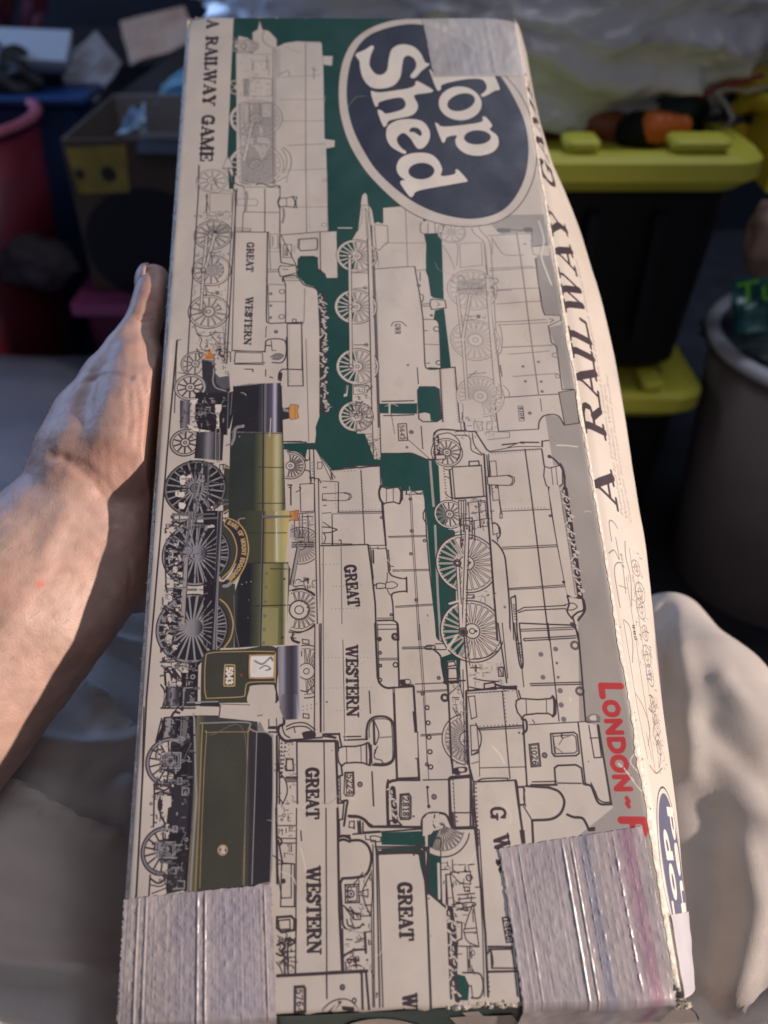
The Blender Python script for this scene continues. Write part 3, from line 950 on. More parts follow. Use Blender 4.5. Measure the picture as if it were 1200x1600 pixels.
    K.run('''
l,k,5 500,1180 545,1182
s,k,5 505,1182 560,1185 600,1205 625,1235 640,1245
l,k,4.4 640,1247 960,1250
l,k,3.6 745,955 745,1240
s,k,5 745,1240 740,1000 760,965 800,955
z,,14 775,1010 790,1210
c,k,3 755,1210 800,1205 830,1238 755,1240
c,k,3 822,1045 875,1040 888,1060 888,1190 878,1200 825,1200 818,1180
c,k,1.8 830,1052 870,1050 878,1065 878,1188 830,1190
d,k,3.6 905,1182 950,1182
l,k,2.4 990,1000 998,1125
o,k,1.8 992,1000,6 1000,1120,8
o,k,2 1033,1060,14
O,k,1,.8 1033,1060,8
l,k,2.4 965,955 1130,952
l,k,3.4 1050,0 1055,60
''')
    K.text('2818', (835, 1057), (840, 1185), 15, bold=.9)
    # boiler with rivets (2818), dome
    K.run('''
f,G 1045,-20 1180,-20 1200,180 1190,350 1110,350 1095,300 1075,190 1045,60
f,p 1040,50 1085,90 1170,100 1180,150 1075,190 1030,140
s,k,3.4 1048,50 1060,75 1100,95 1175,105
s,k,3.4 1030,140 1060,165 1075,190 1082,250 1100,340
l,k,2 835,125 1020,122
l,k,2 835,135 1020,132
s,k,2.4 975,130 990,115 1030,115 1040,125 1030,138 985,138 975,130
s,k,2.2 1040,105 1100,105 1125,122 1100,140 1040,140
l,k,1.4 930,-20 965,420 1000,950
l,k,1.4 942,-20 975,420 990,850
l,k,2 915,355 1095,348
l,k,1.8 925,400 1115,390
l,k,1.4 928,408 1115,398
l,k,1.8 950,672 1135,660
l,k,1.4 950,680 1135,668
s,k,3.4 1095,348 1115,360 1122,420
l,k,3.4 1122,420 1150,915
o,k,2.2 990,502,12 996,597,12 1002,687,12 1008,778,13 1012,873,13 960,415,8 988,857,8 1062,317,8
o,k,2.4 1100,440,16 1118,735,16
o,k,2 1100,440,24 1118,735,24
f,p 1110,215 1170,205 1175,340 1115,335
l,k,2.4 1105,205 1178,205
l,k,2 1115,260 1170,258
l,k,3 1110,215 1118,330
l,k,2 1100,345 1190,340
''')
    K.wheel(1240, 700, 160, 14, .3, 'k', 2, .12, a0=100, a1=260, spoke=1.3)
    K.run('''
l,k,2 1125,420 1170,380
l,k,1.8 1150,500 1180,560
l,k,1.8 1170,520 1200,560
s,k,2.6 1150,910 1175,885 1195,890
F,k 1155,885 1195,880 1195,920 1160,920
c,k,3.4 1125,945 1140,935 1200,930 1260,940 1260,1250 1150,1255 1130,1200
d,k,3 1150,950 1165,1235
''')
    # ---- left column of engines beneath: tender GREAT WESTERN and pipes
    K.run('''
f,p 60,690 425,700 450,1290 20,1290
l,k,3 0,655 55,655 50,640
s,k,5 0,490 55,490 85,530 95,600 65,620 60,660 85,700 120,712 180,705
s,k,2.4 70,540 95,580 85,620 100,670 130,690
l,k,4 50,680 50,1290
l,k,2.4 65,690 60,900
l,k,4 0,630 50,630
l,k,2.4 0,510 50,505
c,k,2 0,540 45,545 50,620 0,622
s,k,3 210,665 250,655 285,680
F,k 215,655 285,650 290,690 240,700 215,690
l,k,5 180,712 415,712
l,k,3 130,705 330,690 350,670 420,690
s,k,2.4 110,620 160,600 230,600 290,640
s,k,2.4 110,640 160,622 230,622 280,655
l,k,2 155,620 165,660
l,k,4.4 418,712 440,1290
l,k,3 175,712 180,1290
l,k,2.4 345,715 352,1290
l,k,1.8 395,770 395,770.5
d,k,3.6 80,725 75,960
d,k,3.6 105,725 75,960
d,k,2 125,735 170,735
d,k,2 125,765 170,765
d,k,2 125,795 170,795
c,k,3 110,825 150,825 155,895 108,895
l,k,4.4 110,940 175,940
l,k,2 108,955 175,953
l,k,2 108,965 175,963
s,k,2.4 70,910 105,960 115,1030 90,1100 65,1140
l,k,3 65,770 68,1290
l,k,2 105,1215 175,1213
l,k,2 105,1203 175,1201
s,k,2 60,1060 90,1120 90,1290
c,k,2.4 430,940 445,940 448,1080 435,1080
d,k,3 432,945 440,1070
f,p 430,1100 465,1095 480,1200 435,1205
c,k,3 430,1100 470,1098 460,1200 435,1205
s,k,4 455,1090 490,1085 485,1130 470,1240
l,k,2.4 555,1210 560,1290
l,k,3.4 570,1210 575,1290
c,k,2 505,1215 535,1212 530,1255 500,1250
l,k,2 590,1220 590,1280
''')
    K.text('GREAT', (233, 877), (235, 1200), 30)

def paint_lower(K):
    K.crop(420, 1270, 3)
    K.run('''
f,G 528,92 730,85 735,155 528,150
f,G 528,165 700,160 735,185 740,370 710,250 700,188 528,188
f,G 745,80 800,80 815,430 745,380
f,G 880,755 920,765 940,810 935,880 880,880
f,p 40,-40 325,-40 350,760 35,760
s,k,4 380,18 430,22 460,45 490,65
l,k,4 490,65 615,62
l,k,3 395,100 525,90 720,75
l,k,4 720,80 720,40
s,k,4 715,75 720,30 745,5 790,0 830,10 850,50 860,75
l,k,4 860,75 965,72
l,k,4 860,0 865,60
c,k,2.4 870,0 955,0 955,65 875,68
d,k,3 878,0 885,60
l,k,2 400,40 402,75
l,k,4 425,45 428,95
l,k,2 440,45 440,90 520,85
l,k,2 452,105 455,125 500,130
c,k,2 475,110 500,108 525,115 525,135 480,135
c,k,3 500,160 720,158 745,165 748,178 510,182
l,k,2 510,170 740,160
F,k 690,150 720,152 715,168 690,165
l,k,3 500,140 505,200 520,910
l,k,2.4 488,150 495,910
l,k,2.4 512,190 535,910
s,k,4 512,192 680,188 715,205 728,240
l,k,4 728,240 745,500 760,920
s,k,4 722,165 745,190 738,320 750,370 815,430
l,k,4 815,430 838,450 855,870
l,k,1.8 728,200 740,380
d,k,3.4 680,197 705,197
d,k,3 750,402 752,402.5
l,k,2.4 150,85 153,130
l,k,2.4 130,-20 125,760
l,k,2.4 268,-20 272,870
l,k,4.4 322,-20 330,450 345,750
l,k,2 330,450 350,750
s,k,6 325,115 350,108 380,118
s,k,6 325,132 350,125 380,135
l,k,3 325,108 380,106
s,k,4.4 380,130 430,130 465,155 480,200 475,250 455,290 410,303 345,308
l,k,4.4 345,308 335,330 345,500
l,k,4 330,320 330,440
s,k,3.4 345,500 350,530 380,555 450,570
f,p 352,545 450,568 455,650 352,665
l,k,4.4 450,562 455,655
s,k,3.4 455,640 400,645 360,665 345,680
l,k,3 345,545 350,750
l,k,5 40,765 460,742
l,k,4 435,745 440,920
l,k,4 455,742 470,920
l,k,2 285,745 440,738
l,k,2.4 270,760 272,870
o,k,2.4 345,818,11
O,k 345,818,5
''')
    K.text('WESTERN', (178, 252), (180, 665), 31)
    K.crop(420, 980, 4); K.text('GREAT', (233, 877), (235, 1200), 30); K.crop(420, 1270, 3)
    K.text('GREAT', (605, 325), (615, 600), 31)
    K.text('5764', (128, 826), (132, 940), 14, bold=.9); K.text('WESTERN', (628, 848), (640, 1230), 31)
    K.run('''
c,k,3 120,815 165,812 172,825 172,930 165,940 120,940
c,k,1.8 126,822 160,820 165,830 165,935 126,935
F,k 255,935 270,900 310,875 360,870 400,890 420,930 380,950
F,p 262,935 275,905 312,882 360,877 395,895 412,935
f,k 275,935 330,880 345,885 300,940
f,p 290,930 320,890 330,892 305,935
f,k 340,905 400,910 400,935 345,925
o,k,2 400,880,10
c,k,2.6 358,338 420,335 425,420 360,422
c,k,2 368,348 412,346 414,412 370,414
o,k,2 385,380,16
O,k 385,380,7
d,k,3.6 358,340 420,337
d,k,3.6 360,420 425,418
d,k,3.6 362,340 364,420
F,p 420,372 465,355 465,390 420,385
c,k,1.8 420,372 440,368 465,358 465,392 440,388 420,388
s,k,2.2 478,285 455,330 440,370 450,420 475,480
s,k,1.8 480,270 485,380 478,485
s,k,2 440,280 420,310 400,330
l,k,2.4 355,440 400,500
l,k,2 380,440 420,490
s,k,2.4 350,435 380,460 430,480
c,k,2 395,475 430,470 430,500 400,500
l,k,2 430,485 480,482
s,k,2.4 365,500 375,530 420,540 440,520
s,k,2 385,500 400,540
d,k,3.4 445,525 480,525
l,k,2 480,430 488,910
s,k,2.4 365,690 380,685 420,695 420,680
o,k,2.4 378,695,9 405,692,9
l,k,2.4 360,700 362,740
s,k,2 385,720 410,712 435,720
l,k,2 480,740 490,770
l,k,2 505,845 505,865
d,k,3.4 508,848 508,870
l,g,1.6 750,575 760,578
l,k,3 5,-20 5,320
l,k,2 40,60 130,60
l,k,2 50,120 130,120
l,k,2 50,142 130,142
s,k,3 40,110 60,130 55,150
l,k,3 45,130 65,240 
l,k,2 20,200 60,230
l,k,4.4 35,-20 40,330
c,k,2 35,240 105,238 105,398 60,400
O,k 68,320,6
o,k,2 68,320,9
c,k,2.4 60,235 120,240 120,440 55,440
c,k,4 38,490 105,485 120,500 118,550 60,560 38,540
c,k,2.4 45,505 98,500 100,545 50,548
s,k,4 75,605 90,590 120,600 125,590
s,k,3 90,590 95,620 120,610
s,k,4 40,620 60,610 75,630 60,650 75,680 60,700
s,k,3 35,660 60,670 85,650 85,690
l,k,3 88,620 90,765
l,k,3 73,690 75,765
s,k,2 35,700 55,730 65,765
l,k,2 122,760 130,500
''')
    K.clutter([(350, 320), (480, 290), (478, 740), (352, 740)], 60, 'kkg', 21, 9, 1.8)
    K.clutter([(800, 230), (960, 230), (1000, 740), (890, 740)], 60, 'kkg', 22, 10, 1.8)
    K.clutter([(36, 560), (125, 560), (125, 750), (40, 750)], 30, 'kk', 23, 9, 2)
    K.clutter([(10, -20), (125, -20), (125, 220), (40, 220)], 24, 'kkg', 24, 10, 1.8)
    # coal bunker and hanging frame between GREAT and G W R
    K.run('z,,15 850,455 872,620\nz,,15 872,620 868,780\nz,,13 868,780 885,875')
    K.wheel(810, 65, 140, 9, .12, 'k', 2.2, .2, a0=15, a1=120, spoke=1.6)
    K.run('''
O,p 812,65,16
o,k,2.4 812,65,10
f,p 760,100 790,60 775,20 800,0 745,5 722,30 722,110
s,k,2.4 778,10 770,50 780,80 755,120
l,p,4 760,20 800,60
l,p,3 765,45 810,70
l,p,3 775,80 800,72
s,k,3 750,120 750,200 745,380
l,k,3 752,120 800,118
l,k,2 755,268 840,265
l,p,6 795,240 800,400
l,k,2 805,120 808,430
l,k,2.4 830,290 832,430
c,k,2.4 830,290 850,288 870,440 840,440
l,k,2 860,220 862,270 890,285
l,k,2 890,245 950,243
l,k,2 920,243 920,275
c,k,2 850,280 945,275 945,335 895,330
o,k,2 938,305,14
c,k,2 918,348 940,348 940,368 918,368
l,k,2 885,385 965,378
l,k,2 888,405 968,398
s,k,2.4 880,420 905,425 910,445 880,455
s,k,2.2 860,430 950,420 965,435 880,455
l,k,2 960,430 985,625
s,k,2 955,430 920,540 930,600 985,628
l,k,2 890,625 985,628
l,k,2.4 880,510 905,515 905,590 885,600
f,p 915,545 975,540 975,560 915,562
c,k,1.8 915,545 975,540 975,560 915,562
l,k,2 930,630 935,750
l,k,2 940,630 945,750
s,k,2.6 910,750 980,752 1000,775 1005,820 990,865 950,868
l,k,2 935,810 950,812 955,865
l,k,4 965,70 1015,560 1028,860
l,k,2 975,70 1003,560 1010,860
d,k,3 970,80 1012,560
d,k,3 1016,600 1035,860
l,k,2.4 985,80 1020,640
l,k,3.4 1030,628 1140,628
l,k,3 1030,640 1140,638
s,k,3 1025,660 1040,645 1050,700 1045,725
l,k,2.4 1045,728 1160,728
l,k,3.6 1030,745 1160,742
l,k,2.4 1040,640 1045,728
l,k,2.4 1140,640 1165,860
''')

def paint_right(K):
    K.crop(660, 660, 3.53)
    K.run('''
f,G 0,210 90,210 100,430 130,430 130,560 145,590 200,590 195,900 205,1200 85,1200 60,1000 35,700 20,480 0,370
f,p 130,560 180,600 190,1200 210,1200 200,590
l,m,7 42,210 62,460
l,m,6 70,570 85,950 100,1200
f,p 90,0 220,0 300,50 345,100 370,165 655,150 670,240 755,240 760,350 700,360 760,680 800,960 880,970 895,1060 835,1070 860,1200 210,1200 200,600 100,440 90,240 60,205 60,100
''')
    K.wheel(135, 165, 76, 14, .24, 'k', 2.2, .14)
    K.run('''
s,k,4 230,0 240,45 290,50
l,k,2 210,0 215,45
l,k,4 65,60 70,200
s,k,4 65,90 72,55 110,40 200,45 230,45
z,,10 82,80 90,170
f,p 72,180 125,178 125,200 75,205
c,k,2.4 72,180 125,178 128,200 75,205
l,k,4.4 30,205 70,205
s,k,2.4 85,70 150,60 200,100 210,160 190,210
s,k,2 180,55 200,50 290,50 300,60
d,k,3 190,70 275,68
s,k,2.4 180,70 250,75 265,100 270,150 300,170 330,180
s,k,2.4 275,60 285,120 320,165 340,175
d,k,3 275,90 300,160
l,k,3.6 295,55 355,150 370,160
l,k,4 340,175 365,560 415,1200
l,k,2.6 355,180 385,560 435,1200
l,k,2 345,250 380,700
l,k,2.4 365,175 375,400
d,k,3 118,250 135,430
c,k,2.6 165,245 325,235 340,405 180,415
l,k,4 150,260 165,420
c,k,3 258,215 310,212 315,238 258,240
d,k,3 190,242 250,240
s,k,2 120,255 150,260 165,250
l,k,2 125,295 150,305
s,k,2 125,385 150,410 190,418
l,k,3.4 180,420 345,405
l,k,2 345,430 270,430
s,k,2 370,160 430,150 500,138 570,135 650,135
l,k,2.6 375,165 655,148
l,k,4 660,105 660,135
l,k,3 665,105 695,100
l,k,3.6 440,125 520,118
l,k,3.6 540,112 640,112
l,k,2 470,140 530,115 560,120
d,k,2 385,175 640,158
l,k,3 565,150 610,480 650,800 700,1200
c,k,1.8 370,215 405,213 425,425 390,430
d,k,2.4 385,345 395,400
b,,2.2 358,300 480,292 505,305 508,325 495,345 470,348 362,342
s,k,1.8 470,295 492,305 497,325 485,345
o,k,2 410,355,6
s,k,3.4 658,150 670,240
b,,2.6 672,245 700,255 755,240 770,250 772,340 760,352 700,362 682,350 668,300
l,k,1.6 710,255 720,355
l,k,1.6 735,250 745,352
l,k,3 695,362 710,480 745,680 785,880 805,960
l,k,2 430,490 700,480
d,k,2 440,478 690,470
l,k,2 440,690 745,675
l,k,2 440,700 745,685
l,k,2 480,915 790,895
l,k,2 480,922 790,905
F,p 700,365 755,358 780,500 800,640 835,850 850,960 805,955 780,850 740,640 715,480
f,x 760,360 780,360 820,560 850,760 880,960 860,965 835,850 800,640 770,480
l,g,1.8 755,360 800,640 845,950
z,,15 785,370 815,560
z,,15 815,560 845,760
z,,15 845,760 872,960
s,k,6 695,190 720,200 745,225 765,250 780,290 785,360
O,k 700,190,10
s,k,4 760,230 775,260 785,310
s,k,4.4 805,955 830,970 880,968 895,1000 895,1040 860,1090
f,p 800,960 880,975 885,1030 830,1060
s,k,3.4 800,955 810,1000 800,1040 825,1080
s,k,3.4 885,975 890,1030 860,1045 840,1060 830,1070
l,k,2.4 525,1040 560,1020 790,1008
l,k,2.4 530,1048 570,1035 790,1025
s,k,2 785,1005 830,995 855,1015 830,1032 790,1032
o,k,2.4 825,1110,6
O,k 780,880,9
l,k,2 540,1140 845,1128
l,k,2 545,1150 830,1140
s,k,3.4 830,1070 850,1150 860,1200
o,k,2 705,515,5
''')
    K.wheel(150, 505, 78, 14, .24, 'k', 2.2, .14)
    K.wheel(245, 775, 160, 24, .24, 'k', 2.6, .09, spoke=1.3)
    K.wheel(275, 1150, 170, 26, .24, 'k', 2.6, .09, spoke=1.3)
    # green showing between the left-hand spokes
    for (x, y, r) in ((245, 775, 160), (275, 1150, 170)):
        c, R = K.cr(x, y, r); A = np.radians(np.linspace(118, 242, 20)); u = np.stack([np.cos(A), np.sin(A)], -1)
        K.fill([np.r_[c+u*R*.88, (c+u*R*.42)[::-1]]], INK['G'])
        for k in range(9):
            a = math.radians(122+k*14.5); v = np.array([math.cos(a), math.sin(a)]); K.stroke([c+v*R*.3, c+v*R*.9], 3.6, INK['p']); K.stroke([c+v*R*.3, c+v*R*.9], 1, INK['k'])
    K.run('''
f,p 195,430 330,430 340,600 290,560 200,600
c,k,2.4 200,430 240,425 240,560 205,570
c,k,2 255,440 345,430 355,530 260,545
l,k,2 215,430 215,560
l,k,2 228,430 228,560
l,k,3 310,440 320,580
f,v,1,.6 308,470 325,470 325,495 308,495
l,k,2 270,500 305,495
l,k,2 325,490 350,485
l,k,2 320,575 385,570
c,k,2.6 210,530 275,525 275,640 215,650
c,k,2 225,540 262,540 262,600 228,605
o,k,3 245,583,14
O,k 245,583,6
l,k,2.4 285,540 290,650
s,k,2.4 210,650 215,690 225,640
l,p,11 245,600 230,850 222,1150
l,k,2.2 238,600 218,1150
l,k,2.2 258,600 240,1150
l,p,8 195,790 215,1150
l,k,2 186,790 205,1140
l,k,2 203,790 215,1000
O,p 193,775,18
o,k,2.6 193,775,18 193,775,10
O,p 226,1155,22
o,k,2.6 226,1155,22 226,1155,13 226,1155,5
o,k,1.8 263,773,3 297,1150,4
s,k,2 88,690 140,630 200,600
l,k,2.4 150,910 155,1020
l,p,4 150,1000 200,985
c,k,2.4 245,950 285,950 285,968 245,968
d,k,2 290,960 380,955
s,k,3 385,560 400,555 425,580 428,620 410,650
f,p 365,560 385,560 430,700 465,800 482,1000 485,1200 415,1200
l,k,4 365,560 415,1200
s,k,3.4 385,650 420,680 450,730 462,800 480,1000 485,1200
c,k,2 385,555 415,560 425,610 390,620
l,k,2 410,620 415,660
l,k,3 425,430 435,500
c,k,2 428,500 440,500 440,528 428,528
l,k,2 375,490 395,488
d,k,3 380,480 385,520
s,k,3 490,965 505,962 515,975 525,1200
s,k,2.4 488,970 500,1100 505,1200
O,k,1,.7 455,1018,8
''')
    K.text('COUNTY', (498, 1000), (508, 1092), 8.5, bold=.95)
    # ---- 1026 cab and tender
    K.crop(660, 980, 3)
    K.run('''
f,p 215,190 370,170 440,290 470,330 600,325 625,345 625,410 480,420 470,460 770,445 880,830 820,825 800,750 745,735 665,820 620,900 515,910 515,1020 250,1020 240,730 225,680 210,300
''')
    K.run('''
f,p 370,-20 400,-20 470,180 460,300 395,260
l,k,3 355,-20 395,260
l,k,2 375,-20 400,240
s,k,2.2 235,150 300,140 350,110
l,k,3 195,30 215,300
l,k,2 205,30 222,180
l,p,7 120,100 160,40
l,k,2.4 225,190 270,190
l,k,4 250,180 250,205
c,k,2.4 355,190 378,188 380,230 358,230
l,k,2.4 362,195 375,225
s,k,2.4 240,240 290,250 360,255
s,k,2.4 220,280 280,290 340,280
l,k,4 210,298 360,285 440,290
c,k,3 290,265 340,258 345,290 290,292
s,k,4 340,268 390,280 440,278
s,k,3.4 380,290 410,280 440,283
l,k,3 450,298 460,335
l,k,1.6 205,310 400,298
d,k,2 215,310 440,300
l,k,2.4 375,300 410,710
d,k,2 380,300 395,460
c,k,2 215,325 245,322 255,420 230,430
d,k,2.4 270,465 460,455
l,k,3 260,475 465,462
l,k,2 265,483 470,472
l,k,2 440,295 475,460 490,740
l,k,3.4 470,430 490,740
s,k,2.4 250,450 275,510 265,570 230,580
c,k,2 225,460 255,460 265,580 230,600
s,k,2 232,600 260,590 265,580
l,k,1.6 265,580 268,700
l,k,1.6 230,640 265,630
l,k,1.8 270,660 480,655
s,k,2.4 260,720 290,710 390,708 400,715
b,,3 440,345 460,335 540,340 600,335 610,325 625,345 625,405 612,418 590,405 540,405 480,412 465,425 445,400 437,370
l,k,1.8 485,342 488,408
l,k,1.6 580,338 582,405
s,k,5 610,325 618,345 618,405 610,418
s,k,4 465,430 485,440 488,480 470,500
O,k 453,495,5
l,k,2 500,458 770,442
l,k,2 515,435 525,450
c,k,2.6 500,550 545,545 555,650 510,655
c,k,1.6 507,556 540,552 548,644 515,648
o,k,2 573,600,11
O,k,1,.7 573,600,8
c,k,3 600,500 710,493 725,505 735,590 720,602 620,605 608,590
c,k,2 612,512 705,505 718,515 725,580 712,590 625,593
l,g,2 620,560 660,590
l,g,2 690,510 660,520 640,550
l,k,1.6 610,505 620,600
l,k,3 730,450 765,740
l,k,3.4 625,735 620,660 635,648 720,645 745,660 755,735
l,k,2.4 635,730 745,732
l,k,4 510,740 630,738
l,k,2.4 515,725 630,722
l,k,2.4 780,460 805,610
l,k,2.4 820,460 840,610
l,k,2 785,520 825,518
l,k,2.4 805,612 840,610
l,k,4 825,460 885,830
s,k,4 885,830 840,830 820,815 805,780 790,745 760,735
s,k,2.4 790,730 810,770 825,805 850,820 880,820
l,k,3 770,445 830,440
F,g 770,420 800,405 830,415 830,440 770,440
F,p 785,420 810,412 815,435 790,435
d,k,2.4 778,630 792,640
l,k,4 485,745 600,752
s,k,4.4 590,750 640,770 665,810 660,850 640,880 600,900 520,905
l,k,4.4 515,905 520,1010
l,k,2.4 475,840 515,905
s,k,2.2 480,760 475,800 485,840
s,k,4.4 680,878 710,890 750,895 770,925 780,950
f,k 775,940 810,935 810,955 780,958
l,k,3 440,720 445,745 475,1010
l,k,3 450,750 470,750
c,k,3.4 445,750 475,748 480,830 450,835
c,k,3.4 460,955 475,955 480,1010 468,1010
l,k,3.6 240,735 245,860 260,1020
l,k,3 245,725 435,718
d,k,3 250,735 262,1010
l,k,4.4 435,718 470,960
l,k,3 225,670 240,730
c,k,4.4 125,715 145,705 225,695 240,940 150,940 135,920
l,k,2 140,712 220,705
d,k,2.4 145,720 152,920
l,k,3.4 120,250 135,620 145,680
F,k 150,660 205,655 205,680 155,682
F,p 170,662 195,662 195,675 175,676
s,k,4 205,300 215,600 225,690
l,k,4 205,300 210,640
l,k,2 190,200 200,640
l,k,2 175,200 180,290
s,k,2 130,265 165,262 180,290 190,330
l,k,2 140,330 170,330
c,k,2.6 118,165 150,160 155,180 118,185
c,k,2.6 120,195 160,192 165,240 120,242
l,k,3 100,255 200,250
''')
    K.text('1026', (508, 558), (517, 648), 14, bold=.9)
    K.text('SALOP', (446, 70), (455, 145), 8.5, bold=.9)
    K.run('''
s,k,2.4 440,-20 462,160 470,180
s,k,3 430,-20 455,170 472,168 455,-20
s,k,2 465,180 475,280
l,k,3 460,-20 720,-10
l,k,2.4 590,-20 640,440
s,k,3.4 700,-10 725,20 735,80 765,440
l,k,2.4 480,52 720,40
l,k,2.4 482,62 720,50
l,k,2.4 505,265 745,258
l,k,2.4 508,274 745,268
s,k,2 480,50 475,57 482,64
s,k,2.4 655,500 650,510 655,520
O,v 556,127,8 565,235,8 625,102,8 630,168,7 636,235,7 645,298,9 650,365,9 662,432,9
o,g,2 556,127,9 565,235,9 625,102,9 645,298,10 650,365,10 662,432,10
o,k,2 715,85,14 738,300,14
o,k,1.6 715,85,20 738,300,20
s,m,2 755,225 800,235 880,248 935,240
s,w,3 920,640 960,680 990,720
s,w,2.4 690,330 695,345
s,w,3,.7 330,560 365,600 385,640
l,k,1.6 975,55 980,60
''')
    K.text('G', (318, 838), (322, 905), 36)
    K.text('W', (332, 975), (345, 1060), 36)
    K.text('R', (345, 1090), (362, 1150), 36)
    # red route lettering
    K.text('L', (822, 252), (832, 338), 64, 'r', 'sans', bold=.8); K.text('ONDON', (838, 338), (900, 775), 46, 'r', 'sans', bold=.9)
    K.text('-', (915, 790), (922, 850), 46, 'r', 'sans'); K.text('P', (922, 880), (935, 990), 66, 'r', 'sans', bold=.8)
    K.text('ADDINGTON', (948, 995), (1030, 1800), 46, 'r', 'sans', bold=.9)
    K.crop(760, 1250, 3.53)
    K.text('1466', (92, 655), (114, 778), 14, bold=.9)
    K.run('''
c,k,2.6 88,650 125,645 150,780 110,785
l,k,3 75,260 160,780 190,1110
''')
def panel_tf(p): return px2uv(p)*(TW, TH)
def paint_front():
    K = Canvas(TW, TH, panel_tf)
    # grey ground on the right, darker than the paper, and the green ground
    K.crop(0, 0, 1)
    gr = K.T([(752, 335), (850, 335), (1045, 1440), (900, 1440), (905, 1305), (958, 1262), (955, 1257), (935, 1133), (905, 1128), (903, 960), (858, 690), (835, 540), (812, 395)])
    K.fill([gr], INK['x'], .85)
    K.run('''
f,G 365,27 700,27 700,350 512,352 358,296 355,245
f,G 512,340 700,338 690,366 705,570 690,690 690,780 596,780 590,730 495,738 475,700 442,693 492,692 495,667 499,655 499,460 490,448 478,445 464,430 456,425 455,412 464,410 464,400 496,400 498,420 508,425 512,434 527,435 527,361 512,362
''')
    # ---- pale express engine, top left
    K.crop(270, 0, 4)
    K.run('''
f,p 395,335 500,330 498,200 530,182 543,128 560,182 600,190 648,240 650,288 700,266 780,256 920,262 930,270 935,350 1000,352 995,412 940,405 948,870 1012,880 1010,920 958,930 972,1440 700,1440 400,1240 400,1000
f,p 410,225 470,235 520,290 480,330 410,330
f,m,1,.35 395,480 440,480 440,600 395,600
f,m,1,.35 400,640 620,640 630,1150 430,1150
f,w 460,660 500,650 500,900 430,1000 430,700
f,w 530,780 560,780 560,860 610,870 610,900 530,890
l,g,1.6 500,330 498,200 530,182 543,128 560,182 600,190 648,240 650,288
s,g,2.4 570,190 560,230 580,270 640,300
l,g,1.6 650,290 700,266 780,256 930,268
l,g,2.6 626,300 626,1150
l,g,2 640,300 640,1150
l,g,2.4 830,268 832,1440
l,g,1.4 655,480 925,470
l,g,1.4 660,625 940,618
l,g,1.4 690,760 945,755
l,g,2 720,910 950,900
l,g,1.4 700,1060 960,1055
l,g,1.4 700,1100 965,1100
l,g,1.6 650,300 655,470
l,g,1.4 665,300 668,460
l,g,1.2 700,290 800,330
s,g,2.2 655,475 690,450 720,440 730,470
l,g,2.6 870,430 900,440
l,g,2.6 882,420 882,490
c,g,1.2 935,350 1000,352 995,412 940,408
l,g,1.8 400,340 620,335
l,g,1.8 490,380 600,380 600,470
l,g,2.6 590,345 585,430
l,g,3 500,390 500,440
l,g,1.8 405,480 620,490
f,v,1,.7 440,490 480,490 480,600 440,600
c,g,1.6 480,490 620,490 620,600 480,600
f,v,1,.3 450,360 490,360 480,440 440,440
l,g,1.6 400,340 400,480
''')
    for x, y, r in [(455, 285, 45), (480, 285, 38), (405, 290, 35), (405, 545, 45)]: K.wheel(x, y, r, 6, .35, 'g', 1.8, .14)
    K.run('''
f,p 400,330 490,330 490,600 400,600
l,g,1.8 400,335 490,335
f,v,1,.6 440,490 480,490 480,600 440,600
''')
    K.wheel(520, 740, 118, 20, .25, 'g', 2, .12, spoke=1); K.wheel(520, 1030, 128, 20, .25, 'g', 2, .12, spoke=1)
    K.run('''
f,v,1,.35 412,650 625,640 632,1150 430,1150
f,p,1,.75 560,650 615,650 615,730 560,730
f,p,1,.7 425,650 470,650 470,780 425,800
f,p,1,.7 500,905 610,905 560,1000
l,p,5 500,760 445,1000
l,g,1.6 510,770 458,1010
l,g,1.6 490,750 436,990
l,g,2.2 480,640 480,760
l,g,2.2 545,640 545,770
l,g,2.2 480,760 560,770
l,g,2 440,640 620,640
l,g,2 440,700 450,820
l,g,3.2 626,620 630,1150
s,g,2.6 690,920 730,960 740,1020 720,1080 690,1120
s,g,2.2 680,930 705,970 712,1020 695,1075 680,1110
o,g,1.6 505,1020,14 505,1020,30
c,g,1.4 345,980 360,1010 360,1050 315,1050
f,p 345,985 360,1010 355,1050 320,1050
f,p 400,335 408,335 408,1200 400,1200
''')
    # title strip lettering
    K.run('f,p 80,95 380,110 340,960 330,1100 60,1200 40,1190')
    K.text('A RAILWAY GAME', (218, 122), (172, 1012), 40, bold=1.5)
    K.run('''
l,k,2.4 162,1030 158,1240
s,g,1.6 310,1052 345,980 385,1052
l,k,2.4 310,1052 390,1052
f,p 320,1048 345,990 378,1048
s,k,2.8 390,1052 385,1120 395,1200 400,1260
s,g,1.6 320,1060 360,1100 380,1180
''')
    K.wheel(245, 1130, 72, 10, .3, 'g', 2, .14)
    K.run('l,k,2.5 255,1115 275,1155')
    # ---- tank engine 4566, left edge
    K.crop(250, 270, 4)
